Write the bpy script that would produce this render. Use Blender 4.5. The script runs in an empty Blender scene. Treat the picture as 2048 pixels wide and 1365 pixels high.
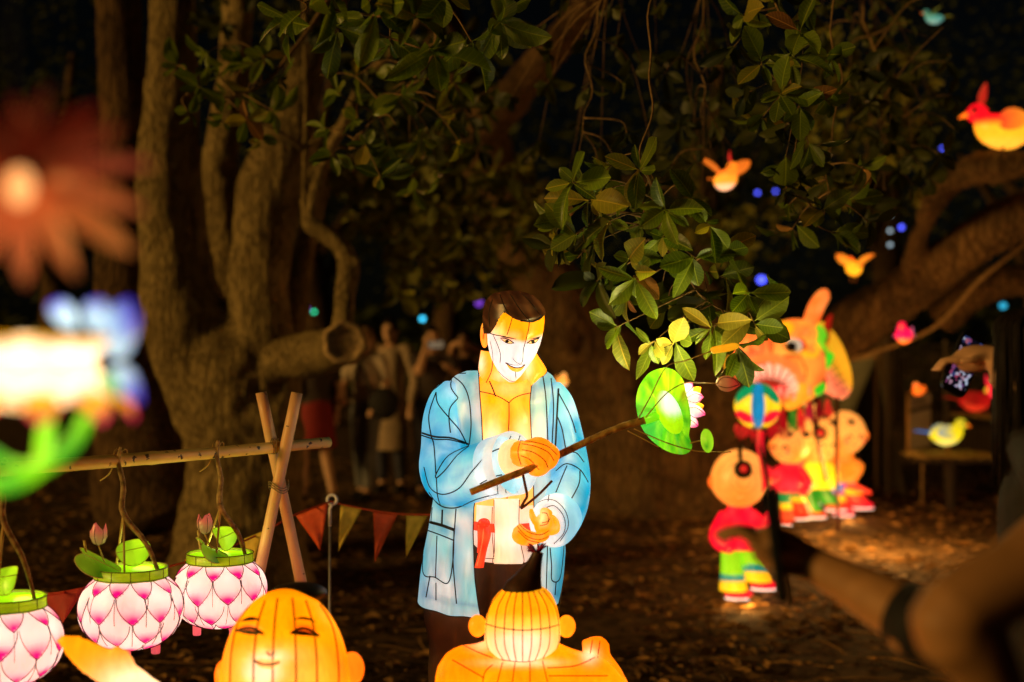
import bpy, bmesh, math, random
from mathutils import Vector, Matrix, noise, Quaternion
from mathutils.bvhtree import BVHTree
sc = bpy.context.scene
C = sc.collection
random.seed(7)
# ------------------------------------------------------------------ camera, sky, sun, exposure
F, CX, CY, CAMZ = 2844.0, 1024.0, 682.5, 1.55
cam_d = bpy.data.cameras.new('camera'); cam = bpy.data.objects.new('camera', cam_d); C.objects.link(cam)
cam.location = (0, 0, CAMZ); cam.rotation_euler = (math.radians(90), 0, 0)
cam_d.sensor_width = 36; cam_d.sensor_fit = 'HORIZONTAL'; cam_d.lens = 50
cam_d.clip_start = 0.05; cam_d.clip_end = 800
cam_d.dof.use_dof = True; cam_d.dof.focus_distance = 3.9; cam_d.dof.aperture_fstop = 1.75; cam_d.dof.aperture_blades = 0
sc.camera = cam
SUN_DIR = Vector((0.87, 0.40, -0.19)).normalized()          # the way the light travels
world = bpy.data.worlds.new('World'); sc.world = world; world.use_nodes = True
wn = world.node_tree; wn.nodes.clear()
sky = wn.nodes.new('ShaderNodeTexSky'); sky.sky_type = 'NISHITA'; sky.sun_disc = False
sky.sun_elevation = math.asin(-SUN_DIR.z); sky.sun_rotation = math.atan2(-SUN_DIR.x, -SUN_DIR.y)
bg = wn.nodes.new('ShaderNodeBackground'); bg.inputs[1].default_value = 0.0004
wo = wn.nodes.new('ShaderNodeOutputWorld')
wn.links.new(sky.outputs[0], bg.inputs[0]); wn.links.new(bg.outputs[0], wo.inputs[0])
sun_d = bpy.data.lights.new('sun', 'SUN'); sun_d.energy = 2.0; sun_d.angle = math.radians(14); sun_d.color = (1.0, 0.57, 0.14)
sun = bpy.data.objects.new('sun', sun_d); C.objects.link(sun)
sun.rotation_euler = SUN_DIR.to_track_quat('-Z', 'Y').to_euler(); sun.location = (-6, -4, 6)
sc.view_settings.view_transform = 'Standard'; sc.view_settings.look = 'None'
sc.view_settings.exposure = 0.0; sc.view_settings.gamma = 1.0
sc.render.engine = 'CYCLES'
sc.cycles.use_denoising = True
sc.cycles.max_bounces = 6; sc.cycles.diffuse_bounces = 2; sc.cycles.glossy_bounces = 2; sc.cycles.transmission_bounces = 3
sc.cycles.sample_clamp_indirect = 3.0; sc.cycles.use_light_tree = True
sc.cycles.caustics_reflective = False; sc.cycles.caustics_refractive = False

# ------------------------------------------------------------------ helpers
def P(px, py, Y): return Vector(((px-CX)/F*Y, Y, CAMZ-(py-CY)/F*Y))
def PX(v): return CX+v[0]/v[1]*F, CY-(v[2]-CAMZ)/v[1]*F
def lerp(a, b, t): return a+(b-a)*t
def clamp(x, a=0.0, b=1.0): return a if x < a else b if x > b else x
def sstep(a, b, x):
    t = clamp((x-a)/(b-a)); return t*t*(3-2*t)
def mixc(a, b, t): return tuple(a[i]+(b[i]-a[i])*t for i in range(3))
def srgb(r, g, b):
    f = lambda c: (c/255/12.92) if c/255 <= 0.04045 else ((c/255+0.055)/1.055)**2.4
    return (f(r), f(g), f(b))
def interp(tab, y):
    if y <= tab[0][0]: return tab[0][1]
    for (a, b), (c, d) in zip(tab, tab[1:]):
        if y <= c: return b+(d-b)*(y-a)/(c-a)
    return tab[-1][1]
def spline(pts, per=6):
    """Catmull-Rom through tuples or vectors of any size"""
    pts = [tuple(p) for p in pts]; out = []
    if len(pts) < 3 :
        for k in range(per+1): out.append(tuple(lerp(a, b, k/per) for a, b in zip(pts[0], pts[-1])))
        return out
    for i in range(len(pts)-1):
        p0 = pts[max(i-1, 0)]; p1 = pts[i]; p2 = pts[i+1]; p3 = pts[min(i+2, len(pts)-1)]
        for k in range(per):
            t = k/per
            out.append(tuple(0.5*(2*b+(c-a)*t+(2*a-5*b+4*c-d)*t*t+(3*b-a-3*c+d)*t**3) for a, b, c, d in zip(p0, p1, p2, p3)))
    out.append(pts[-1]); return out

class MB:
    def __init__(s): s.v = []; s.f = []; s.c = None
    def add(s, v, f):
        o = len(s.v); s.v.extend(Vector(p) for p in v); s.f.extend(tuple(i+o for i in q) for q in f); return s
    def loft(s, rows, closed=True, cap=(True, True)):
        n = len(rows[0]); v = [p for r in rows for p in r]; f = []
        for i in range(len(rows)-1):
            for j in range(n if closed else n-1):
                k = (j+1) % n
                f.append((i*n+j, i*n+k, (i+1)*n+k, (i+1)*n+j))
        if closed and cap[0]: f.append(tuple(range(n-1, -1, -1)))
        if closed and cap[1]: f.append(tuple((len(rows)-1)*n+j for j in range(n)))
        return s.add(v, f)
    def tube(s, pts, rad, n=8, cap=(True, True), flat=1.0, up=None):
        pts = [Vector(p) for p in pts]
        if isinstance(rad, (int, float)): rad = [rad]*len(pts)
        rows = []; nrm = None
        for i, p in enumerate(pts):
            t = (pts[min(i+1, len(pts)-1)]-pts[max(i-1, 0)])
            t = t.normalized() if t.length > 1e-9 else Vector((0, 0, 1))
            if nrm is None:
                a = Vector(up) if up else (Vector((0, 0, 1)) if abs(t.z) < 0.9 else Vector((0, 1, 0)))
                nrm = (a-t*a.dot(t)).normalized()
            else:
                nrm = (nrm-t*nrm.dot(t)); nrm = nrm.normalized() if nrm.length > 1e-6 else t.orthogonal().normalized()
            b = t.cross(nrm)
            rows.append([p+(nrm*math.cos(2*math.pi*k/n)*flat+b*math.sin(2*math.pi*k/n))*rad[i] for k in range(n)])
        return s.loft(rows, True, cap)
    def stube(s, pts, per=6, n=10, **k):
        """pts (x,y,z,r) smoothed"""
        q = spline(pts, per); return s.tube([p[:3] for p in q], [max(p[3], 1e-4) for p in q], n, **k)
    def ell(s, c, r, nu=20, nv=12, rot=None, fn=None):
        c = Vector(c); r = (r, r, r) if isinstance(r, (int, float)) else r
        v = []; f = []
        for i in range(1, nv):
            ph = math.pi*i/nv
            for j in range(nu):
                th = 2*math.pi*j/nu
                d = Vector((math.sin(ph)*math.cos(th), math.sin(ph)*math.sin(th), math.cos(ph)))
                p = Vector((d.x*r[0], d.y*r[1], d.z*r[2]))
                if fn: p = fn(p, d)
                if rot: p = rot @ p
                v.append(c+p)
        for i in range(nv-2):
            for j in range(nu):
                k = (j+1) % nu
                f.append((i*nu+j, (i+1)*nu+j, (i+1)*nu+k, i*nu+k))
        top = Vector((0, 0, r[2])); bot = Vector((0, 0, -r[2]))
        if fn: top = fn(top, Vector((0, 0, 1))); bot = fn(bot, Vector((0, 0, -1)))
        if rot: top = rot @ top; bot = rot @ bot
        a = len(v); v += [c+top, c+bot]
        for j in range(nu):
            k = (j+1) % nu
            f.append((j, k, a)); f.append(((nv-2)*nu+k, (nv-2)*nu+j, a+1))
        return s.add(v, f)
    def box(s, c, h, rot=None, bev=0.0):
        c = Vector(c); x, y, z = h
        v = [Vector((sx*x, sy*y, sz*z)) for sz in (-1, 1) for sy in (-1, 1) for sx in (-1, 1)]
        if rot: v = [rot @ p for p in v]
        return s.add([c+p for p in v], [(0, 2, 3, 1), (4, 5, 7, 6), (0, 1, 5, 4), (2, 6, 7, 3), (0, 4, 6, 2), (1, 3, 7, 5)])
    def lathe(s, prof, n=24, c=(0, 0, 0), cap=(False, False)):
        c = Vector(c)
        return s.loft([[c+Vector((r*math.cos(2*math.pi*k/n), r*math.sin(2*math.pi*k/n), z)) for k in range(n)] for r, z in prof], True, cap)
    def xf(s, m):
        s.v = [m @ p for p in s.v]; return s
    def bvh(s): return BVHTree.FromPolygons(s.v, s.f)
    def paint(s, fn): s.c = [fn(p) for p in s.v]; return s
    def cull(s, keep):
        s.f = [q for q in s.f if keep(sum((s.v[i] for i in q), Vector())/len(q))]
        return s

def mesh(name, mb, mat, smooth=True):
    m = bpy.data.meshes.new(name); m.from_pydata([tuple(p) for p in mb.v], [], mb.f)
    if mb.c:
        a = m.color_attributes.new('Col', 'FLOAT_COLOR', 'POINT')
        a.data.foreach_set('color', [x for c in mb.c for x in (c[0], c[1], c[2], c[3] if len(c) > 3 else 1.0)])
    m.materials.append(mat)
    if smooth: m.polygons.foreach_set('use_smooth', [True]*len(m.polygons))
    m.update(); return m
def tag(o, label, cat, group=None, kind=None):
    if label: o['label'] = label
    if cat: o['category'] = cat
    if group: o['group'] = group
    if kind: o['kind'] = kind
    return o
def child(o, parent):
    o.parent = parent; return o
def obj(name, mb, mat, parent=None, smooth=True, local=False):
    """one mesh object; world coordinates unless local, moved under its parent's frame"""
    if parent is not None and not local: 
        mi = parent_matrix(parent).inverted(); mb.v = [mi @ p for p in mb.v]
    off = None
    if parent is None and not local and mb.v:
        zs = min(p.z for p in mb.v); cx = sum(p.x for p in mb.v)/len(mb.v); cy = sum(p.y for p in mb.v)/len(mb.v)
        off = Vector((cx, cy, zs)); mb.v = [p-off for p in mb.v]
    o = bpy.data.objects.new(name, mesh(name, mb, mat, smooth)); C.objects.link(o)
    if off: o.location = off
    if parent: o.parent = parent
    return o
def parent_matrix(p):
    m = Matrix.LocRotScale(p.location, p.rotation_euler, p.scale)
    return parent_matrix(p.parent) @ m if p.parent else m
def thing(name, label, cat, loc=(0, 0, 0), rz=0.0, group=None):
    o = bpy.data.objects.new(name, None); C.objects.link(o); o.empty_display_size = 0.1
    o.location = loc; o.rotation_euler = (0, 0, rz); tag(o, label, cat, group); return o
def bulb_or_fill(loc, watt, color, r=0.03, parent=None):  # serves the lantern bulbs and the added fill lamps outside them
    l = bpy.data.lights.new('bulb_or_fill_light', 'POINT'); l.energy = watt; l.color = color; l.shadow_soft_size = r
    o = bpy.data.objects.new('bulb_or_fill_light', l); C.objects.link(o); 
    o.location = (parent_matrix(parent).inverted() @ Vector(loc)) if parent else loc
    if parent: o.parent = parent
    return o
def fuse(mb, voxel, smooth=4, fac=0.5):
    m = bpy.data.meshes.new('tmp'); m.from_pydata([tuple(p) for p in mb.v], [], mb.f); m.update()
    bm = bmesh.new(); bm.from_mesh(m); bmesh.ops.recalc_face_normals(bm, faces=bm.faces); bm.to_mesh(m); bm.free()
    o = bpy.data.objects.new('tmp', m); C.objects.link(o)
    r = o.modifiers.new('r', 'REMESH'); r.mode = 'VOXEL'; r.voxel_size = voxel
    if smooth:
        k = o.modifiers.new('s', 'SMOOTH'); k.factor = fac; k.iterations = smooth
    dg = bpy.context.evaluated_depsgraph_get(); e = o.evaluated_get(dg); em = e.to_mesh()
    out = MB(); out.v = [v.co.copy() for v in em.vertices]; out.f = [tuple(p.vertices) for p in em.polygons]
    e.to_mesh_clear(); bpy.data.objects.remove(o); bpy.data.meshes.remove(m)
    return out
def cast(bvh, px, py, off=0.0015):
    o = Vector((0, 0, CAMZ)); d = (P(px, py, 1.0)-o).normalized()
    h = bvh.ray_cast(o, d, 60)
    return None if h[0] is None else h[0]-d*off
def surf_lines(bvh, lines, r, per=10, n=5, off=0.0008, jump=0.05, mb=None):
    """thin wires laid on a surface along polylines drawn in the front view"""
    mb = mb or MB()
    for ln in lines:
        w = 1.0
        if isinstance(ln[0], (int, float)): w, ln = ln[0], ln[1:]
        seg = []
        for q in spline(ln, per):
            h = cast(bvh, q[0], q[1], off)
            if h is None or (seg and (h-seg[-1]).length > jump):
                if len(seg) > 1: mb.tube(seg, r*w, n)
                seg = []
            if h is not None: seg.append(h)
        if len(seg) > 1: mb.tube(seg, r*w, n)
    return mb
def surf_patch(bvh, poly, off=0.0012, step=2.0):
    """a thin patch laid on a surface inside an outline drawn in the front view"""
    bm = bmesh.new()
    q = spline(list(poly)+[poly[0]], 4)[:-1]
    f = bm.faces.new([bm.verts.new((a[0], a[1], 0)) for a in q])
    bmesh.ops.triangulate(bm, faces=[f])
    for _ in range(2):
        bmesh.ops.subdivide_edges(bm, edges=[e for e in bm.edges if e.calc_length() > step], cuts=1, use_grid_fill=True)
        bmesh.ops.triangulate(bm, faces=bm.faces[:])
    mb = MB(); idx = {}
    for v in bm.verts:
        h = cast(bvh, v.co.x, v.co.y, off)
        if h is not None: idx[v.index if False else v] = len(mb.v); mb.v.append(h)
    for f in bm.faces:
        if all(v in idx for v in f.verts): mb.f.append(tuple(idx[v] for v in f.verts))
    bm.free(); return mb
def join(*mbs):
    o = MB()
    for m in mbs:
        n = len(o.v); o.v += m.v; o.f += [tuple(i+n for i in q) for q in m.f]
    return o

# ------------------------------------------------------------------ materials (all procedural)
MATS = {}
def nodes(name):
    m = bpy.data.materials.new(name); m.use_nodes = True; t = m.node_tree; t.nodes.clear()
    out = t.nodes.new('ShaderNodeOutputMaterial'); MATS[name] = m
    return m, t, out
def N(t, kind, **kw):
    n = t.nodes.new(kind)
    for k, v in kw.items():
        if k in n.inputs: n.inputs[k].default_value = v
        else: setattr(n, k, v)
    return n
def silk(name, strength=1.0, hot=0.5, mott=0.18):
    """dyed lantern cloth: glows with its own dye colour, lets the lamp inside shine through"""
    m, t, out = nodes(name); L = t.links.new
    at = N(t, 'ShaderNodeAttribute', attribute_name='Col')
    tc = N(t, 'ShaderNodeTexCoord'); nz = N(t, 'ShaderNodeTexNoise'); nz.inputs['Scale'].default_value = 14; nz.inputs['Detail'].default_value = 4
    L(tc.outputs['Object'], nz.inputs['Vector'])
    mr = N(t, 'ShaderNodeMapRange'); mr.inputs['From Min'].default_value = 0.3; mr.inputs['From Max'].default_value = 0.7
    mr.inputs['To Min'].default_value = strength*(1-mott); mr.inputs['To Max'].default_value = strength*(1+mott)
    L(nz.outputs['Fac'], mr.inputs['Value'])
    mp = N(t, 'ShaderNodeMapping'); mp.inputs['Scale'].default_value = (70, 70, 22); mp.inputs['Rotation'].default_value = (0.3, 0.5, 0.2); L(tc.outputs['Object'], mp.inputs['Vector'])
    nw = N(t, 'ShaderNodeTexNoise'); nw.inputs['Scale'].default_value = 1.0; nw.inputs['Detail'].default_value = 6; nw.inputs['Distortion'].default_value = 0.8; L(mp.outputs[0], nw.inputs['Vector'])
    mw = N(t, 'ShaderNodeMapRange'); mw.inputs['From Min'].default_value = 0.3; mw.inputs['From Max'].default_value = 0.7; mw.inputs['To Min'].default_value = 0.80; mw.inputs['To Max'].default_value = 1.12; L(nw.outputs['Fac'], mw.inputs['Value'])
    mm = N(t, 'ShaderNodeMath', operation='MULTIPLY'); L(mr.outputs[0], mm.inputs[0]); L(mw.outputs[0], mm.inputs[1])
    em = N(t, 'ShaderNodeEmission'); L(at.outputs['Color'], em.inputs['Color']); L(mm.outputs[0], em.inputs['Strength'])
    df = N(t, 'ShaderNodeBsdfDiffuse'); tr = N(t, 'ShaderNodeBsdfTranslucent')
    L(at.outputs['Color'], df.inputs['Color']); L(at.outputs['Color'], tr.inputs['Color'])
    gl = N(t, 'ShaderNodeBsdfGlossy'); gl.inputs['Roughness'].default_value = 0.35; gl.inputs['Color'].default_value = (0.04, 0.04, 0.04, 1)
    mx = N(t, 'ShaderNodeMixShader'); mx.inputs[0].default_value = hot
    L(df.outputs[0], mx.inputs[1]); L(tr.outputs[0], mx.inputs[2])
    a1 = N(t, 'ShaderNodeAddShader'); a2 = N(t, 'ShaderNodeAddShader')
    L(mx.outputs[0], a1.inputs[0]); L(gl.outputs[0], a1.inputs[1]); L(a1.outputs[0], a2.inputs[0]); L(em.outputs[0], a2.inputs[1])
    L(a2.outputs[0], out.inputs[0]); m.cycles.emission_sampling = 'NONE'; return m
def plain(name, col, rough=0.7, var=0.25, scale=20, bump=0.0, spec=0.3, col2=None, metal=0.0, trans=0.0):
    m, t, out = nodes(name); L = t.links.new
    p = N(t, 'ShaderNodeBsdfPrincipled'); p.inputs['Roughness'].default_value = rough; p.inputs['Metallic'].default_value = metal
    p.inputs['Specular IOR Level'].default_value = spec
    tc = N(t, 'ShaderNodeTexCoord'); nz = N(t, 'ShaderNodeTexNoise'); nz.inputs['Scale'].default_value = scale; nz.inputs['Detail'].default_value = 6
    L(tc.outputs['Object'], nz.inputs['Vector'])
    rp = N(t, 'ShaderNodeValToRGB'); e = rp.color_ramp.elements
    c2 = col2 or tuple(c*(1-var) for c in col)
    e[0].position = 0.3; e[0].color = (*c2, 1); e[1].position = 0.7; e[1].color = (*[min(1, c*(1+(0 if col2 else var*0.5))) for c in col], 1)
    L(nz.outputs['Fac'], rp.inputs['Fac']); L(rp.outputs[0], p.inputs['Base Color'])
    if bump:
        b = N(t, 'ShaderNodeBump'); b.inputs['Strength'].default_value = bump; b.inputs['Distance'].default_value = 0.01
        L(nz.outputs['Fac'], b.inputs['Height']); L(b.outputs[0], p.inputs['Normal'])
    L(p.outputs[0], out.inputs[0]); return m
def bark(name, c1, c2, scale=1.0):
    m, t, out = nodes(name); L = t.links.new
    p = N(t, 'ShaderNodeBsdfPrincipled'); p.inputs['Roughness'].default_value = 0.9; p.inputs['Specular IOR Level'].default_value = 0.15
    tc = N(t, 'ShaderNodeTexCoord'); mp = N(t, 'ShaderNodeMapping'); mp.inputs['Scale'].default_value = (26*scale, 26*scale, 5*scale)
    L(tc.outputs['Object'], mp.inputs['Vector'])
    vo = N(t, 'ShaderNodeTexVoronoi'); vo.feature = 'DISTANCE_TO_EDGE'; vo.inputs['Scale'].default_value = 1.6
    n0 = N(t, 'ShaderNodeTexNoise'); n0.inputs['Scale'].default_value = 1.3; n0.inputs['Detail'].default_value = 8
    L(mp.outputs[0], n0.inputs['Vector'])
    ad = N(t, 'ShaderNodeMixRGB', blend_type='ADD'); ad.inputs[0].default_value = 0.9; L(mp.outputs[0], ad.inputs[1]); L(n0.outputs['Color'], ad.inputs[2])
    L(ad.outputs[0], vo.inputs['Vector'])
    n1 = N(t, 'ShaderNodeTexNoise'); n1.inputs['Scale'].default_value = 3.0; n1.inputs['Detail'].default_value = 8; L(tc.outputs['Object'], n1.inputs['Vector'])
    rp = N(t, 'ShaderNodeValToRGB'); rp.color_ramp.elements[0].position = 0.3; rp.color_ramp.elements[0].color = (*c2, 1)
    rp.color_ramp.elements[1].position = 0.7; rp.color_ramp.elements[1].color = (*c1, 1); L(n1.outputs['Fac'], rp.inputs[0])
    cr = N(t, 'ShaderNodeMapRange'); cr.inputs['From Max'].default_value = 0.12; cr.inputs['To Min'].default_value = 0.55; L(vo.outputs['Distance'], cr.inputs['Value'])
    mu = N(t, 'ShaderNodeMixRGB', blend_type='MULTIPLY'); mu.inputs[0].default_value = 1; L(rp.outputs[0], mu.inputs[1]); L(cr.outputs[0], mu.inputs[2])
    L(mu.outputs[0], p.inputs['Base Color'])
    mh = N(t, 'ShaderNodeMath', operation='ADD'); L(cr.outputs[0], mh.inputs[0]); L(n0.outputs['Fac'], mh.inputs[1])
    b = N(t, 'ShaderNodeBump'); b.inputs['Strength'].default_value = 1.0; b.inputs['Distance'].default_value = 0.035; L(mh.outputs[0], b.inputs['Height']); L(b.outputs[0], p.inputs['Normal'])
    L(p.outputs[0], out.inputs[0]); return m
def leaf_mat(name, c1, c2, gloss=0.35, trans=0.35, attr=False):
    m, t, out = nodes(name); L = t.links.new
    p = N(t, 'ShaderNodeBsdfPrincipled'); p.inputs['Roughness'].default_value = gloss; p.inputs['Specular IOR Level'].default_value = 0.3
    rp = N(t, 'ShaderNodeValToRGB'); rp.color_ramp.elements[0].color = (*c1, 1); rp.color_ramp.elements[1].color = (*c2, 1)
    if attr:
        a = N(t, 'ShaderNodeAttribute', attribute_name='Col'); L(a.outputs['Fac'], rp.inputs[0])
    else:
        oi = N(t, 'ShaderNodeObjectInfo'); tc = N(t, 'ShaderNodeTexCoord'); nz = N(t, 'ShaderNodeTexNoise'); nz.inputs['Scale'].default_value = 4; nz.inputs['Detail'].default_value = 5
        L(tc.outputs['Object'], nz.inputs['Vector'])
        mh = N(t, 'ShaderNodeMath', operation='MULTIPLY_ADD'); mh.inputs[1].default_value = 0.5; L(nz.outputs['Fac'], mh.inputs[0])
        m2 = N(t, 'ShaderNodeMath', operation='MULTIPLY_ADD'); m2.inputs[1].default_value = 0.9; m2.inputs[2].default_value = -0.2; L(oi.outputs['Random'], m2.inputs[0]); L(m2.outputs[0], mh.inputs[2]); L(mh.outputs[0], rp.inputs[0])
    src = rp.outputs[0]
    if not attr:
        sx = N(t, 'ShaderNodeSeparateXYZ'); L(tc.outputs['Object'], sx.inputs[0])
        ab = N(t, 'ShaderNodeMath', operation='ABSOLUTE'); L(sx.outputs[0], ab.inputs[0])
        v1 = N(t, 'ShaderNodeMapRange'); v1.inputs['From Min'].default_value = 0.007; v1.inputs['From Max'].default_value = 0.02; v1.inputs['To Min'].default_value = 0.65; v1.inputs['To Max'].default_value = 0.0; L(ab.outputs[0], v1.inputs['Value'])
        sl = N(t, 'ShaderNodeMath', operation='MULTIPLY_ADD'); sl.inputs[1].default_value = -0.75; L(ab.outputs[0], sl.inputs[0]); L(sx.outputs[1], sl.inputs[2])
        s9 = N(t, 'ShaderNodeMath', operation='MULTIPLY'); s9.inputs[1].default_value = 62.0; L(sl.outputs[0], s9.inputs[0])
        sn = N(t, 'ShaderNodeMath', operation='SINE'); L(s9.outputs[0], sn.inputs[0])
        v2 = N(t, 'ShaderNodeMapRange'); v2.inputs['From Min'].default_value = 0.8; v2.inputs['From Max'].default_value = 1.0; v2.inputs['To Max'].default_value = 0.22; L(sn.outputs[0], v2.inputs['Value'])
        mxv = N(t, 'ShaderNodeMath', operation='MAXIMUM'); L(v1.outputs[0], mxv.inputs[0]); L(v2.outputs[0], mxv.inputs[1])
        vm = N(t, 'ShaderNodeMixRGB'); vm.inputs[2].default_value = (min(1, c2[0]*2.2), min(1, c2[1]*1.9), c2[2]*2, 1); L(mxv.outputs[0], vm.inputs[0]); L(src, vm.inputs[1]); src = vm.outputs[0]
        bl = N(t, 'ShaderNodeTexNoise'); bl.inputs['Scale'].default_value = 11; bl.inputs['Detail'].default_value = 3; L(tc.outputs['Object'], bl.inputs['Vector'])
        br = N(t, 'ShaderNodeMapRange'); br.inputs['From Min'].default_value = 0.68; br.inputs['From Max'].default_value = 0.74; br.inputs['To Max'].default_value = 0.7; L(bl.outputs['Fac'], br.inputs['Value'])
        bm_ = N(t, 'ShaderNodeMixRGB'); bm_.inputs[2].default_value = (0.09, 0.05, 0.015, 1); L(br.outputs[0], bm_.inputs[0]); L(src, bm_.inputs[1]); src = bm_.outputs[0]
        bp = N(t, 'ShaderNodeBump'); bp.inputs['Strength'].default_value = 0.35; bp.inputs['Distance'].default_value = 0.02; bp.invert = True; L(mxv.outputs[0], bp.inputs['Height']); L(bp.outputs[0], p.inputs['Normal'])
    L(src, p.inputs['Base Color'])
    tr = N(t, 'ShaderNodeBsdfTranslucent'); mu = N(t, 'ShaderNodeMixRGB', blend_type='MULTIPLY'); mu.inputs[0].default_value = 1; mu.inputs[2].default_value = (1.6, 1.5, 0.5, 1)
    L(src, mu.inputs[1]); L(mu.outputs[0], tr.inputs['Color'])
    mx = N(t, 'ShaderNodeMixShader'); mx.inputs[0].default_value = trans; L(p.outputs[0], mx.inputs[1]); L(tr.outputs[0], mx.inputs[2]); L(mx.outputs[0], out.inputs[0])
    return m
def glow(name, col, s):
    m, t, out = nodes(name); e = N(t, 'ShaderNodeEmission'); e.inputs[0].default_value = (*col, 1); e.inputs[1].default_value = s
    t.links.new(e.outputs[0], out.inputs[0]); return m

SILK = silk('lantern_silk', 0.86, 0.5, 0.14)
SILK_J = silk('lantern_silk_blue', 0.62, 0.5, 0.14)
SILK_HOT = silk('lantern_silk_bright', 0.7, 0.6, 0.1)
SILK_DIM = silk('lantern_silk_dim', 0.4, 0.5, 0.3)
WIRE = plain('black_wire', (0.012, 0.010, 0.010), 0.5)
BROWNWIRE = plain('brown_wire', (0.10, 0.045, 0.012), 0.6)
TWIG = plain('twig_bark', (0.34, 0.22, 0.09), 0.85, 0.6, 60, 0.5)
HAIRCLOTH = plain('dark_brown_cloth', (0.030, 0.018, 0.010), 0.45, 0.5, 30)
TROUSER = plain('dark_trouser_cloth', (0.075, 0.045, 0.022), 0.7, 0.4, 12, 0.2)
BARK = bark('warm_brown_bark', (0.36, 0.26, 0.105), (0.18, 0.125, 0.05))
BARK2 = bark('red_brown_bark', (0.15, 0.085, 0.035), (0.06, 0.034, 0.016), 0.5)
LEAF = leaf_mat('glossy_leaf', (0.040, 0.078, 0.007), (0.14, 0.20, 0.014))
LEAFY = leaf_mat('yellow_leaf', (0.14, 0.18, 0.018), (0.30, 0.25, 0.03), 0.45, 0.45)
LEAFD = leaf_mat('dry_leaf', (0.18, 0.08, 0.025), (0.36, 0.20, 0.06), 0.7, 0.2)
FOLI = leaf_mat('far_foliage', (0.012, 0.02, 0.003), (0.065, 0.075, 0.010), 0.5, 0.3, True)  # leaf colour darkened to hold the shade of the canopy
FOLI2 = leaf_mat('far_foliage_painted_lit', (0.04, 0.05, 0.006), (0.20, 0.20, 0.022), 0.55, 0.3, True)  # brighter copy of the far leaves, light on them put into the colour
SKIN = plain('skin', (0.52, 0.30, 0.18), 0.5, 0.15, 30)
BLACKCLOTH = plain('black_cloth', (0.012, 0.011, 0.012), 0.8, 0.4, 40)
HAIR = plain('dark_hair', (0.012, 0.008, 0.006), 0.6, 0.5, 60, spec=0.12)
GREY = plain('grey_metal', (0.25, 0.24, 0.23), 0.45, 0.2, 30, metal=0.5)
WHITEPL = plain('white_plastic', (0.75, 0.73, 0.70), 0.4, 0.1)
WARM = (1.0, 0.50, 0.12); WHITE = (1.0, 0.86, 0.66); COOL = (0.9, 1.0, 0.97)
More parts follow.
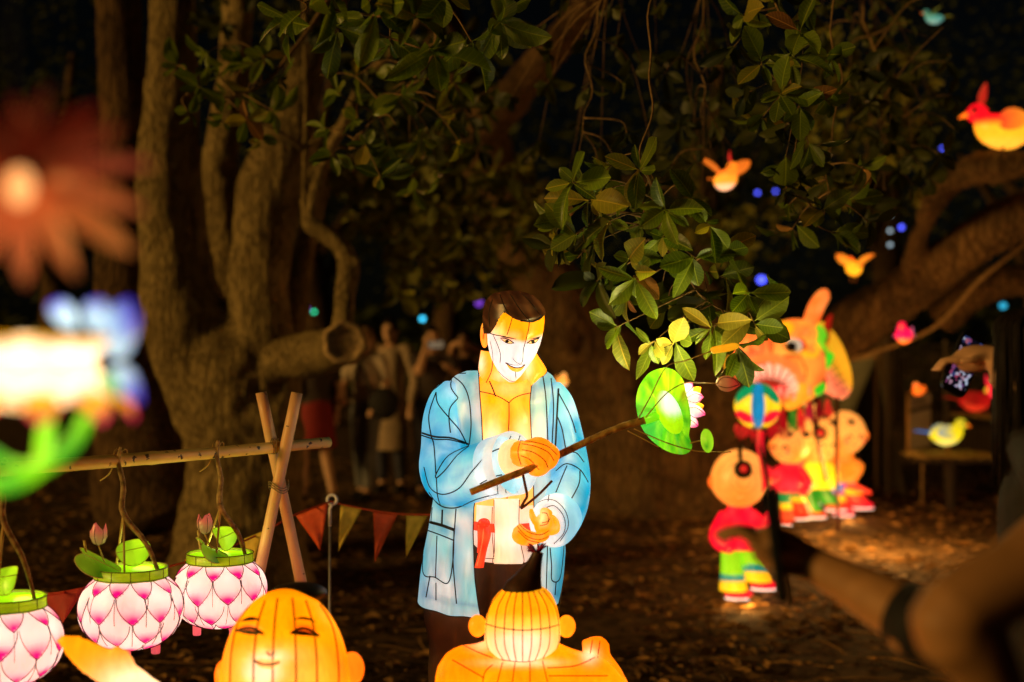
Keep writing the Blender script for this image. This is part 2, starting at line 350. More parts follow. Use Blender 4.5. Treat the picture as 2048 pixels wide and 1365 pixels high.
# ------------------------------------------------------------------ ground
def ground_h(x, y):
    return 0.035*noise.noise(Vector((x*0.5, y*0.5, 0)))+0.012*noise.noise(Vector((x*2.1, y*2.1, 3)))
def build_ground():
    def axis(a, b, near, n):
        out = []
        for i in range(n+1):
            t = i/n*2-1; out.append(lerp(a, b, 0.5)+ (b-a)/2*(abs(t)**near)*(1 if t > 0 else -1))
        return out
    xs = axis(-160, 160, 3.2, 150); ys = [v+8 for v in axis(-160, 160, 3.2, 150)]
    mb = MB(); n = len(xs)
    mb.v = [Vector((x, y, ground_h(x, y) if abs(x) < 40 and abs(y) < 60 else 0)) for y in ys for x in xs]
    mb.f = [(j*n+i, j*n+i+1, (j+1)*n+i+1, (j+1)*n+i) for j in range(n-1) for i in range(n-1)]
    m, t, out = nodes('leaf_littered_soil'); L = t.links.new
    p = N(t, 'ShaderNodeBsdfPrincipled'); p.inputs['Roughness'].default_value = 0.95; p.inputs['Specular IOR Level'].default_value = 0.1
    tc = N(t, 'ShaderNodeTexCoord'); vo = N(t, 'ShaderNodeTexVoronoi'); vo.inputs['Scale'].default_value = 17; vo.inputs['Randomness'].default_value = 1
    nz = N(t, 'ShaderNodeTexNoise'); nz.inputs['Scale'].default_value = 7; nz.inputs['Detail'].default_value = 8
    L(tc.outputs['Object'], vo.inputs['Vector']); L(tc.outputs['Object'], nz.inputs['Vector'])
    mm = N(t, 'ShaderNodeMixRGB'); mm.inputs[0].default_value = 0.5; L(vo.outputs['Color'], mm.inputs[1]); L(nz.outputs['Fac'], mm.inputs[2])
    rp = N(t, 'ShaderNodeValToRGB'); e = rp.color_ramp.elements
    e[0].position = 0.3; e[0].color = (0.030, 0.018, 0.009, 1); e[1].position = 0.75; e[1].color = (0.15, 0.085, 0.035, 1)
    L(mm.outputs[0], rp.inputs[0]); L(rp.outputs[0], p.inputs['Base Color'])
    b = N(t, 'ShaderNodeBump'); b.inputs['Strength'].default_value = 0.9; b.inputs['Distance'].default_value = 0.03; L(mm.outputs[0], b.inputs['Height']); L(b.outputs[0], p.inputs['Normal'])
    L(p.outputs[0], out.inputs[0])
    g = obj('ground', mb, m, local=True); g['kind'] = 'structure'
    # fallen leaves: curled little blades nobody could count
    rnd = random.Random(3); lb = MB(); cols = []
    for k in range(27000):
        Y = 2.4+ 16*rnd.random()**1.35
        x = (rnd.random()-0.5)*2*(0.42*Y+0.6)
        if noise.noise(Vector((x*0.9, Y*0.9, 5)))+0.5*noise.noise(Vector((x*3, Y*3, 2))) < -0.28+0.5*(rnd.random()-0.5): continue
        s = 0.020+0.046*rnd.random()**2; a = rnd.random()*6.28; tilt = rnd.gauss(0, 0.35); tilt2 = rnd.gauss(0, 0.3); cu = 0.15+0.45*rnd.random()
        ca, sa = math.cos(a), math.sin(a); z0 = ground_h(x, Y)+0.006+0.012*rnd.random()
        pts = [(-1, 0, 0), (-0.2, 0.42, cu), (0.4, 0.4, cu), (1, 0, 0.25*cu), (0.4, -0.4, cu), (-0.2, -0.42, cu), (0.1, 0, 0)]
        v = [Vector((x+s*(u*ca-w*sa), Y+s*(u*sa+w*ca), z0+s*(h*0.7+abs(u*tilt)*0.6+w*tilt2*0.6))) for u, w, h in pts]
        lb.add(v, [(0, 6, 1), (1, 6, 2), (2, 6, 3), (3, 6, 4), (4, 6, 5), (5, 6, 0)])
        c = rnd.random()**1.7; cols += [(c, c, c)]*7
    for k in range(420):
        Y = 2.6+13*rnd.random()**1.3; x = (rnd.random()-0.5)*2*(0.42*Y+0.6); a = rnd.random()*6.28; l = 0.05+0.22*rnd.random()**2; z = ground_h(x, Y)+0.012
        n0 = len(lb.v); lb.tube([(x-l*math.cos(a), Y-l*math.sin(a), z), (x+0.1*l*math.sin(a), Y+0.1*l*math.cos(a), z+0.012), (x+l*math.cos(a), Y+l*math.sin(a), z)], [0.004, 0.0035, 0.002], 4)
        c = 0.2+0.4*rnd.random(); cols += [(c, c, c)]*(len(lb.v)-n0)
    lb.c = cols
    lm = leaf_mat('fallen_leaf', (0.07, 0.038, 0.014), (0.42, 0.22, 0.07), 0.75, 0.1, True)
    o = obj('fallen_leaves', lb, lm, local=True, smooth=False)
    tag(o, 'brown fallen leaves scattered over the dark soil under the trees', 'leaf litter', kind='stuff')
build_ground()

# ------------------------------------------------------------------ trees
def limb(mb, pts, n=18, per=8, rough=0.08, seed=0.0):
    """pts (px, py, Y, half width px): a rough tapering limb"""
    q = spline([(*P(a, b, c), d/F*c) for a, b, c, d in pts], per)
    k = len(mb.v); mb.tube([p[:3] for p in q], [p[3] for p in q], n)
    rr = []
    for i, p in enumerate(q): rr += [(Vector(p[:3]), p[3])]*n
    for i in range(k, len(mb.v)):
        c, r = rr[i-k]; d = mb.v[i]-c
        w = noise.noise(Vector((mb.v[i].x*3.1, mb.v[i].y*3.1, mb.v[i].z*1.1+seed)))+0.5*noise.noise(mb.v[i]*9)
        mb.v[i] = c+d*(1+rough*2*w)
    return mb
def leaf_meshes(tagname, mat, k=3):
    out = []
    for i in range(k):
        r = random.Random(40+i); mb = MB(); rows = []
        cur = (0.10, 0.30, 0.45, -0.08, 0.20)[i % 5]; fold = (0.10, 0.16, 0.28, 0.05, 0.36)[i % 5]; wd = (1.0, 1.12, 0.85, 0.95, 0.72)[i % 5]; wv = (0.02, 0.035, 0.05, 0.03, 0.015)[i % 5]
        prof = [(0.0, 0.012), (0.10, 0.02), (0.22, 0.12), (0.42, 0.225), (0.62, 0.265), (0.80, 0.225), (0.93, 0.12), (1.0, 0.012)]
        for t, w in prof:
            w *= wd; z = -cur*t*t; wob = wv*math.sin(t*9+i*2.1); 
            rows.append([Vector((-w, t, z+fold*w*2+wob)), Vector((-w*0.5, t, z+fold*w*0.8)), Vector((0, t, z-0.01)), Vector((w*0.5, t, z+fold*w*0.8)), Vector((w, t, z+fold*w*2-wob))])
        mb.loft(rows, closed=False)
        out.append(mesh('leaf', mb, mat))
    return out
LEAFM = leaf_meshes('g', LEAF, 5); LEAFYM = leaf_meshes('y', LEAFY, 3); LEAFDM = leaf_meshes('d', LEAFD, 3)
def in_poly(x, y, poly):
    c = False; j = len(poly)-1
    for i in range(len(poly)):
        (xi, yi), (xj, yj) = poly[i], poly[j]
        if (yi > y) != (yj > y) and x < (xj-xi)*(y-yi)/(yj-yi)+xi: c = not c
        j = i
    return c
CLEAR = [(1456, 356, 62), (1523, 560, 22), (1715, 538, 38), (1486, 640, 10), (1868, 38, 42), (1515, 386, 12), (1551, 383, 12), (1780, 460, 30), (1803, 455, 14), (1620, 600, 40), (1975, 260, 60)]
def shows_through(p): 
    u, v = PX(p); return any((u-a)**2+(v-b)**2 < r*r for a, b, r in CLEAR)
def rosettes(tips, size, seed, nl=(5, 7), yellow=0.08, dry=0.03):
    """leaf transforms round each twig tip"""
    r = random.Random(seed); out = []
    for tip, d in tips:
        d = d.normalized(); a0 = r.random()*6.28; n = r.randint(*nl)
        e1 = d.orthogonal().normalized(); e2 = d.cross(e1)
        for i in range(n):
            a = a0+2*math.pi*i/n+r.gauss(0, 0.25); tilt = r.uniform(0.55, 1.5)
            ax = (e1*math.cos(a)+e2*math.sin(a))
            y = (d*math.cos(tilt)+ax*math.sin(tilt)+Vector((0, 0, -0.22*r.random()))).normalized()
            up = (d*1.0+Vector((r.gauss(0, .35), r.gauss(0, .35), 0.5))); z = (up-y*up.dot(y)).normalized(); x = y.cross(z)
            s = size*r.uniform(0.42, 1.18)
            q = r.random()
            src = LEAFYM if q < yellow else LEAFDM if q < yellow+dry else LEAFM
            w = r.uniform(0.8, 1.1)
            m = Matrix(((x.x*s*w, y.x*s, z.x*s, 0), (x.y*s*w, y.y*s, z.y*s, 0), (x.z*s*w, y.z*s, z.z*s, 0), (0, 0, 0, 1)))
            m.translation = tip-d*0.012*r.random()*i
            if not shows_through(m @ Vector((0, 0.5, 0))) and not shows_through(m @ Vector((0, 0.95, 0))) and not shows_through(m.translation): out.append((r.choice(src), m))
    return out
def foliage(parent, poly, n, yr, path, seed, size=0.105, min_d=38, twig_r=0.0028, nl=(5, 7), yellow=0.08, dry=0.03, main_r=0.009, extra=()):
    """a bough with twigs to n leaf whorls inside a region; returns bough object and leaf transforms"""
    r = random.Random(seed); xs = [p[0] for p in poly]; ys = [p[1] for p in poly]
    main = [Vector(P(*p[:3])) for p in spline(path, 10)]; main = [p+Vector((noise.noise(p*5+Vector((seed, 0, 0))), noise.noise(p*5+Vector((0, seed, 0))), 0))*0.05 for p in main]
    mb = MB(); k = len(main); mb.tube(main, [main_r*(1-0.75*i/k) for i in range(k)], 7)
    got = list(extra); tries = 0
    while len(got) < n and tries < 6000:
        tries += 1; a, b = r.uniform(min(xs), max(xs)), r.uniform(min(ys), max(ys))
        if in_poly(a, b, poly) and all((a-g[0])**2+(b-g[1])**2 > min_d**2 for g in got): got.append((a, b, r.uniform(*yr)))
    tips = []
    for a, b, Y in got:
        t = P(a, b, Y)
        j = min(range(k), key=lambda i: (main[i]-t).length+0.25*max(0, t.z-main[i].z+0.05)); s = main[j]
        mid = (s+t)/2+Vector((r.gauss(0, .02), r.gauss(0, .02), 0.25*(s-t).length*r.random()))
        pts = spline([s, mid, t], 5); mb.tube(pts, [twig_r*(1.5-0.9*i/(len(pts)-1)) for i in range(len(pts))], 5)
        d = (t-mid).normalized()+Vector((0, -0.25, -0.1)); tips.append((t, d))
    return mb, rosettes(tips, size, seed+1, nl, yellow, dry)
def put_leaves(parent, leaves):
    inv = parent_matrix(parent).inverted()
    for m, x in leaves:
        o = bpy.data.objects.new('leaf', m); C.objects.link(o); o.parent = parent; o.matrix_local = inv @ x
def merge_leaves(leaves, mat, parent, name='foliage'):
    r = random.Random(5); mb = MB(); cols = []
    for m, x in leaves:
        n = len(mb.v); mb.v += [x @ v.co for v in m.vertices]; mb.f += [tuple(i+n for i in p.vertices) for p in m.polygons]
        c = r.random(); cols += [(c, c, c)]*len(m.vertices)
    mb.c = cols; o = obj(name, mb, mat, parent); o['kind'] = 'stuff'; return o

def rough_up(mb, a):
    """furrows, knots and scars on a joined trunk"""
    bm = bmesh.new(); vs = [bm.verts.new(p) for p in mb.v]
    for f in mb.f: bm.faces.new([vs[i] for i in f])
    bm.normal_update()
    for i, v in enumerate(vs):
        p = mb.v[i]; ang = Vector((p.x*13, p.y*13, p.z*2.2)); k = noise.noise(ang)+0.6*noise.noise(ang*2.3)
        kn = noise.noise(Vector((p.x*2.6, p.y*2.6, p.z*2.4+7))); kn = max(0, kn-0.45)*4
        mb.v[i] = p+v.normal*a*(k*0.7+kn*1.6*math.sin(kn*5))
    bm.free()
def left_tree():
    t = thing('fig_tree', 'many-stemmed tree with pale rough bark and a sawn-off side limb', 'tree', P(470, 1172, 9))
    mb = MB()
    limb(mb, [(470, 1260, 9.0, 190), (480, 1150, 9.0, 140), (488, 1000, 9.0, 118), (488, 880, 9.0, 120), (466, 770, 9.0, 134), (452, 710, 9.05, 120), (450, 670, 9.2, 70)], 26, rough=0.10)
    limb(mb, [(440, 800, 9.0, 100), (395, 705, 8.95, 98), (356, 610, 8.9, 80), (337, 500, 8.9, 58), (330, 340, 8.9, 54), (338, 150, 8.9, 46), (345, -120, 8.9, 42)], 22, rough=0.07, seed=4)
    limb(mb, [(455, 800, 9.15, 100), (425, 680, 9.2, 70), (392, 560, 9.2, 40), (378, 400, 9.2, 30), (372, 200, 9.2, 26), (365, -120, 9.2, 24)], 16, rough=0.08, seed=9)
    limb(mb, [(505, 800, 8.95, 100), (525, 690, 8.9, 72), (522, 590, 8.9, 62), (528, 480, 8.9, 60), (545, 360, 8.9, 62), (575, 270, 8.95, 50), (600, 180, 9.1, 42), (640, 60, 9.4, 36), (690, -120, 9.8, 30)], 22, rough=0.07, seed=14)
    limb(mb, [(470, 640, 9.6, 60), (455, 500, 9.7, 44), (440, 330, 9.7, 36), (470, 120, 9.8, 32), (480, -120, 9.8, 30)], 14, rough=0.08, seed=19)
    limb(mb, [(555, 760, 9.3, 60), (580, 620, 9.5, 34), (610, 480, 9.6, 26), (640, 360, 9.7, 30), (720, 330, 9.9, 22), (820, 340, 10.2, 16), (900, 330, 10.6, 9)], 14, rough=0.10, seed=23)
    mb = fuse(mb, 0.024, 5); rough_up(mb, 0.014); obj('trunk', mb, BARK, t)
    s = MB(); limb(s, [(260, 800, 10.2, 70), (255, 560, 10.2, 62), (250, 300, 10.3, 50), (240, 0, 10.4, 44), (240, -150, 10.4, 42)], 16, rough=0.08, seed=31)
    limb(s, [(330, 1050, 10.0, 130), (290, 900, 10.1, 100), (262, 780, 10.2, 74)], 16, seed=33)
    obj('stem', s, BARK2, t)
    # side limb with the sawn end, and the crooked shoot that climbs from it
    b = MB(); limb(b, [(500, 770, 8.9, 60), (560, 722, 8.75, 44), (620, 710, 8.6, 44), (662, 700, 8.38, 42), (690, 686, 7.8, 41)], 20, rough=0.05, seed=40)
    br = obj('sawn_limb', b, BARK, t)
    e = MB(); c = P(690, 686, 7.79); ax = (P(690, 686, 7.8)-P(664, 699, 8.34)).normalized()
    e1 = ax.orthogonal().normalized(); e2 = ax.cross(e1); rows = []
    for rr, zz in ((0.112, -0.06), (0.124, 0.0), (0.112, 0.02), (0.092, 0.014), (0.07, -0.006), (0.03, -0.004), (0.002, -0.004)):
        rows.append([c+ax*zz+(e1*math.cos(a*math.tau/24)+e2*math.sin(a*math.tau/24))*rr*(1+0.06*math.sin(a*1.7)) for a in range(24)])
    e.loft(rows, True, (False, False))
    obj('sawn_end', e, plain('sawn_wood', (0.42, 0.28, 0.13), 0.9, 0.5, 30, 0.6), br)
    g = MB(); limb(g, [(655, 700, 8.45, 30), (684, 655, 8.3, 20), (690, 590, 8.4, 21), (697, 540, 8.4, 24), (686, 500, 8.4, 20), (655, 470, 8.4, 19), (622, 448, 8.4, 18), (622, 430, 8.4, 13), (632, 380, 8.35, 12), (655, 310, 8.3, 11), (690, 240, 8.2, 10), (725, 165, 8.0, 9), (790, 95, 7.6, 8), (850, 20, 7.2, 8), (900, -120, 6.8, 8)], 12, rough=0.10, seed=50)
    limb(g, [(697, 540, 8.4, 14), (712, 525, 8.35, 7), (706, 515, 8.33, 4)], 8)
    limb(g, [(612, 452, 8.4, 8), (608, 380, 8.4, 6), (612, 200, 8.4, 5), (606, -60, 8.4, 5)], 6, rough=0.02)
    limb(g, [(606, 300, 8.4, 5), (560, 265, 8.3, 4), (490, 225, 8.2, 3)], 5, rough=0.02)
    limb(g, [(612, 290, 8.4, 4), (660, 262, 8.3, 3), (690, 240, 8.2, 3)], 5, rough=0.02)
    gr = obj('crooked_branch', g, BARK, br)
    # leafy boughs in front of the stems
    A = foliage(t, [(330, 110), (560, 90), (590, 190), (520, 280), (390, 260)], 14, (5.6, 6.4), [(700, -60, 6.4), (600, 90, 6.2), (480, 190, 6.0), (380, 190, 5.8)], 11, 0.115, 46, main_r=0.012)
    B = foliage(t, [(640, 150), (900, 120), (940, 260), (890, 370), (740, 400), (650, 300)], 24, (5.2, 6.2), [(900, -80, 6.0), (860, 120, 5.8), (760, 220, 5.7), (700, 300, 5.6)], 12, 0.115, 46, main_r=0.012)
    Cc = foliage(t, [(560, -30), (1010, -30), (1000, 80), (880, 130), (700, 70), (570, 40)], 11, (3.3, 4.0), [(1000, -160, 4.2), (900, -20, 3.9), (800, 40, 3.7), (600, 0, 3.5)], 13, 0.13, 70, main_r=0.008)
    for mbx, lv in (A, B, Cc):
        bo = obj('bough', mbx, TWIG_DARK, t); put_leaves(bo, lv[:110])
    far = []
    for k, (poly, n, yr) in enumerate([([(330, -40), (700, -40), (640, 100), (420, 110)], 26, (8, 11)), ([(700, 60), (1000, 60), (980, 300), (760, 300)], 40, (6.8, 8.6))]):
        far += foliage(t, poly, n, yr, [(poly[0][0], -100, yr[1]), (poly[2][0], poly[2][1], yr[1])], 60+k, 0.12, 24)[1]
    merge_leaves(far, FOLI, t)
TWIG_DARK = plain('twig_brown', (0.20, 0.12, 0.05), 0.85, 0.5, 60, 0.4)
left_tree()

def leaning_tree():
    t = thing('leaning_tree', 'great forked tree whose red-brown limb leans far over the lanterns', 'tree', P(1330, 1020, 13.2))
    mb = MB()
    limb(mb, [(1340, 1100, 13.2, 190), (1330, 1000, 13.2, 150), (1315, 900, 13.2, 140), (1330, 800, 13.2, 150)], 24, rough=0.10)
    limb(mb, [(1290, 880, 13.2, 120), (1220, 760, 13.1, 92), (1150, 660, 13.0, 80), (1085, 560, 13.0, 70), (1010, 430, 13.0, 58), (960, 260, 12.8, 52), (900, 120, 12.4, 46), (860, -120, 12, 40)], 20, rough=0.09, seed=3)
    limb(mb, [(1360, 880, 13.2, 130), (1480, 780, 12.9, 80), (1600, 718, 12.5, 62), (1740, 632, 12.0, 52), (1860, 548, 11.5, 48), (1980, 462, 11.0, 47), (2140, 370, 10.6, 45), (2300, 200, 10.2, 60)], 22, rough=0.09, seed=6)
    limb(mb, [(1815, 580, 11.6, 26), (1838, 480, 11.2, 20), (1876, 390, 10.7, 26), (1950, 340, 10.2, 28), (2060, 326, 9.8, 27), (2250, 300, 9.4, 26)], 18, rough=0.14, seed=8)
    limb(mb, [(1880, 640, 12.2, 40), (1950, 580, 12, 36), (2060, 560, 11.8, 34), (2200, 600, 11.6, 34)], 14, rough=0.1, seed=18)
    limb(mb, [(960, 260, 12.8, 46), (1060, 150, 11.6, 34), (1150, 40, 10.4, 30), (1240, -120, 8.6, 30), (1300, -420, 6.2, 44), (1360, -700, 5.0, 60)], 14, rough=0.1, seed=28)
    mb = fuse(mb, 0.034, 5); rough_up(mb, 0.03); obj('trunk', mb, BARK2, t)
    cr = MB(); limb(cr, [(2060, 480, 11.0, 5), (1960, 560, 11.2, 5), (1860, 660, 11.6, 5), (1700, 720, 12.1, 5)], 6, rough=0.02); 
    obj('hanging_root', cr, TWIG_DARK, t)
    # the in-focus bough above the staff, and the canopy to its right
    A = foliage(t, [(1100, 430), (1150, 340), (1250, 330), (1340, 340), (1420, 440), (1480, 560), (1560, 600), (1550, 680), (1470, 720), (1330, 700), (1230, 640), (1180, 540), (1110, 500)], 40, (3.75, 4.25),
        [(1340, -200, 4.5), (1300, 60, 4.4), (1290, 260, 4.25), (1300, 400, 4.1), (1370, 540, 4.05), (1450, 620, 4.0), (1530, 640, 3.98)], 21, 0.112, 40, yellow=0.24, dry=0.02, main_r=0.0045, twig_r=0.0022,
        extra=[(1232, 655, 3.95), (1300, 690, 3.9), (1420, 660, 3.9), (1150, 470, 3.95), (1120, 440, 4.0), (1345, 690, 3.88), (1545, 610, 3.98), (1510, 650, 3.9)])
    B = foliage(t, [(1440, 0), (1620, -20), (1680, 180), (1640, 330), (1560, 420), (1500, 250)], 18, (4.0, 4.7), [(1560, -220, 4.8), (1540, 0, 4.5), (1590, 140, 4.4), (1580, 240, 4.3)], 22, 0.112, 52, yellow=0.14, dry=0.05, main_r=0.0045, twig_r=0.0022,
        extra=[(1600, 215, 4.05), (1560, 190, 4.05)])
    D = foliage(t, [(1620, 330), (1760, 330), (1740, 450), (1660, 500), (1580, 470), (1560, 410)], 9, (4.4, 5.0), [(1660, -150, 5.2), (1680, 150, 5.0), (1660, 330, 4.8), (1650, 440, 4.6)], 23, 0.105, 50, main_r=0.004)
    bo = obj('bough', A[0], TWIG_DARK, t); put_leaves(bo, A[1][:190]); rest = A[1][190:]
    bo = obj('bough', B[0], TWIG_DARK, t); put_leaves(bo, B[1][:75]); rest += B[1][75:]
    bo = obj('bough', D[0], TWIG_DARK, t); put_leaves(bo, D[1][:35]); rest += D[1][35:]
    E = foliage(t, [(980, -20), (1330, -20), (1340, 300), (1240, 400), (1090, 330), (1000, 180)], 22, (4.9, 6.6), [(1300, -200, 5.6), (1200, 0, 5.5), (1180, 180, 5.3), (1160, 300, 5.0)], 24, 0.105, 54, main_r=0.006)
    G = foliage(t, [(1600, -20), (1900, -20), (1920, 250), (1840, 420), (1700, 420), (1640, 200)], 46, (5.8, 8.4), [(1700, -200, 7), (1740, 100, 6.8), (1760, 250, 6.6), (1770, 380, 6.5)], 25, 0.11, 30, main_r=0.008)
    H = foliage(t, [(1300, 120), (1480, 60), (1500, 330), (1400, 420), (1340, 330)], 15, (5.4, 7.0), [(1400, -200, 6), (1400, 100, 5.8), (1410, 300, 5.6)], 26, 0.11, 46, main_r=0.006)
    sm = join(E[0], G[0], H[0]); obj('twigs', sm, TWIG_DARK, t)['kind'] = 'stuff'
    merge_leaves(rest+E[1]+G[1]+H[1], FOLI, t)
    # blurred leafy mass hanging behind the fisherman-like figure's head
    far = []
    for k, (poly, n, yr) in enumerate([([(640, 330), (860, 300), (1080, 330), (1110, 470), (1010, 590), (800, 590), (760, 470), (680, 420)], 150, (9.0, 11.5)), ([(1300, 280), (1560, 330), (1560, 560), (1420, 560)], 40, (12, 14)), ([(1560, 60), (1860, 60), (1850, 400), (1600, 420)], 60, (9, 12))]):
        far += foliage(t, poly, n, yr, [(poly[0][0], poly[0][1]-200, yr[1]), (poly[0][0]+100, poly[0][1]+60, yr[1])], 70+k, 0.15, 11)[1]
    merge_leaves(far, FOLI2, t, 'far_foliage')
leaning_tree()
# ------------------------------------------------------------------ dark trees that close the view
def back_tree(x, y, h, seed, label):
    r = random.Random(seed); t = thing('background_tree', label, 'tree', (x, y, 0), 0, 'dark trees closing the far side of the park')
    m = MB(); tops = []
    m.stube([(x, y, -0.1, 0.42), (x+r.uniform(-.1, .1), y, h*0.2, 0.28), (x+r.uniform(-.3, .3), y, h*0.45, 0.2), (x+r.uniform(-.4, .4), y, h*0.8, 0.06)], 5, 12)
    for k in range(6):
        a = r.random()*6.28; z = h*r.uniform(0.25, 0.5); e = Vector((x+math.cos(a)*r.uniform(1.2, 2.6), y+math.sin(a)*r.uniform(0.8, 2.0), z+h*r.uniform(0.05, 0.3)))
        m.stube([(x, y, z, 0.12), (*((Vector((x, y, z))+e)/2+Vector((0, 0, .2))), 0.08), (*e, 0.03)], 4, 8); tops.append(e)
    obj('trunk', m, BARK2, t)
    c = MB(); cols = []
    for k in range(2600):
        e = r.choice(tops) if r.random() < 0.7 else Vector((x, y, h*r.uniform(0.4, 0.9)))
        p = e+Vector((r.gauss(0, .9), r.gauss(0, .8), r.gauss(0, .7)))
        d = Vector((r.gauss(0, 1), r.gauss(0, 1), r.gauss(-.3, .7))).normalized(); s = d.orthogonal().normalized(); l = r.uniform(0.10, 0.22)
        c.add([p, p+d*l*.5+s*l*.25, p+d*l, p+d*l*.5-s*l*.25], [(0, 1, 2, 3)]); q = r.random(); cols += [(q, q, q)]*4
    c.c = cols; o = obj('crown', c, FOLI, t); o['kind'] = 'stuff'
for i, (px, Y, h, lb) in enumerate([(120, 24, 8, 'dark tree beyond the many-stemmed fig'), (640, 27, 9, 'dark tree in the gap behind the strolling visitors'), (900, 30, 9, 'farthest dark tree behind the blue-jacketed figure'), (1420, 24, 8, 'dark tree rising behind the dragon'), (1760, 27, 9, 'dark tree behind the leaning limb and tent'), (2080, 23, 8, 'dark tree beyond the red-capped bird')]):
    back_tree(P(px, 700, Y).x, Y, h, 100+i, lb)
hd_ = MB(); cols = []; r_ = random.Random(9)
for k in range(9000):
    a = r_.uniform(-0.75, 0.75); Y = r_.uniform(31, 34); x = math.tan(a)*Y; z = 2.6*r_.random()**0.8*(1+0.25*math.sin(x*0.7))
    p = Vector((x, Y, z)); d = Vector((r_.gauss(0, 1), r_.gauss(0, .6), r_.gauss(0, .8))).normalized(); s = d.orthogonal().normalized(); l = r_.uniform(.25, .5)
    hd_.add([p, p+d*l*.5+s*l*.25, p+d*l, p+d*l*.5-s*l*.25], [(0, 1, 2, 3)]); q = r_.random(); cols += [(q, q, q)]*4
hd_.c = cols; tag(obj('hedge', hd_, FOLI), 'unlit leafy hedge running along the far end of the park', 'hedge', kind='stuff')
# ------------------------------------------------------------------ the great lantern man in the blue jacket
YM = 4.05; SM = YM/F
OR1 = srgb(255, 168, 8); OR2 = srgb(252, 200, 120); ORD = srgb(250, 120, 5); WH = srgb(240, 238, 232)
JB = srgb(0, 150, 196); JL = srgb(120, 204, 216); JW = srgb(226, 236, 238); JD = srgb(60, 120, 150)
def pd(p, pl):
    """distance of a front-view point to a polyline"""
    best = 1e9
    for (ax, ay), (bx, by) in zip(pl, pl[1:]):
        dx, dy = bx-ax, by-ay; l = dx*dx+dy*dy or 1
        t = clamp(((p[0]-ax)*dx+(p[1]-ay)*dy)/l); d = math.hypot(p[0]-ax-t*dx, p[1]-ay-t*dy)
        if d < best: best = d
    return best
def g(p, c, r, ry=None): 
    ry = ry or r
    return math.exp(-((p[0]-c[0])/r)**2-((p[1]-c[1])/ry)**2)
def ring(y, xl, xr, b, yc=YM, n=48, t0=-math.pi, t1=math.pi, closed=True, lift=0.0, sq=1.0):
    cx, a = (xl+xr)/2, (xr-xl)/2*yc/F; c = P(cx, y, yc); out = []
    m = n if closed else n-1
    for k in range(n):
        t = t0+(t1-t0)*k/m
        s, q = math.sin(t), math.cos(t)
        out.append(c+Vector((a*math.copysign(abs(s)**sq, s), -b*math.copysign(abs(q)**sq, q), -lift*q)))
    return out
man = thing('lantern_man', 'tall glowing lantern figure of a man in an open blue jacket', 'lantern', (P(985, 1500, YM).x, YM, 0))

def build_jacket():
    tabL = [(742, 934), (750, 912), (762, 900), (780, 892), (800, 886), (850, 880), (900, 876), (950, 872), (1000, 866), (1050, 858), (1100, 848), (1150, 841), (1200, 836)]
    tabR = [(742, 1092), (750, 1104), (762, 1112), (780, 1118), (800, 1124), (900, 1127), (1000, 1126), (1050, 1127), (1100, 1131), (1150, 1127), (1200, 1119)]
    tabB = [(742, 0.055), (750, 0.075), (762, 0.095), (780, 0.115), (800, 0.13), (900, 0.15), (1100, 0.165), (1200, 0.175)]
    inL = [(742, 957), (780, 959), (830, 963), (900, 966), (960, 958), (1000, 948), (1050, 946), (1100, 948), (1130, 950), (1170, 956), (1200, 962)]
    inR = [(742, 1086), (755, 1072), (770, 1063), (800, 1060), (850, 1062), (900, 1066), (1000, 1068), (1050, 1072), (1100, 1080), (1200, 1076)]
    rows = []; y = 742
    ys = [742, 745, 748, 752, 757, 763, 770]+list(range(778, 1200, 7))+[1200]
    for y in ys:
        xl, xr, b = interp(tabL, y), interp(tabR, y), interp(tabB, y)
        cx, a = (xl+xr)/2, (xr-xl)/2*YM/F
        k = (YM-b)/F
        f = lambda x: math.asin(clamp(((x-CX)*k-(cx-CX)*YM/F)/a, -0.97, 0.97))
        tl, tr = f(interp(inL, y)), f(interp(inR, y))
        r = ring(y, xl, xr, b, n=90, t0=tr, t1=2*math.pi+tl, closed=False, lift=0.018*sstep(1000, 1200, y))
        rows.append(r)
    mb = MB().loft(rows, closed=False)
    # soft drape of the skirt of the jacket
    for i, p in enumerate(mb.v):
        u, v = PX(p); w = sstep(1000, 1190, v)
        p.y += 0.010*w*math.sin(u*0.11)-0.004*math.sin(u*0.05+v*0.03)
    return mb
SLEEVE_L = [(912, 782, 4.04, 30), (898, 805, 4.02, 40), (888, 845, 3.99, 43), (883, 895, 3.95, 41), (884, 935, 3.90, 46), (902, 957, 3.85, 54), (935, 952, 3.80, 56), (975, 940, 3.74, 58), (1008, 932, 3.70, 60)]
SLEEVE_R = [(1098, 780, 4.04, 28), (1112, 810, 4.02, 36), (1126, 860, 3.99, 37), (1138, 915, 3.95, 37), (1141, 960, 3.88, 40), (1134, 1000, 3.79, 44), (1122, 1028, 3.72, 46), (1113, 1042, 3.68, 46)]
def sleeve(path, n=40, per=7):
    q = spline([(*P(a, b, c), d/F*c) for a, b, c, d in path], per)
    mb = MB().tube([p[:3] for p in q], [p[3] for p in q], n, cap=(True, False)); return mb
jk = build_jacket(); slL = sleeve(SLEEVE_L); slR = sleeve(SLEEVE_R)
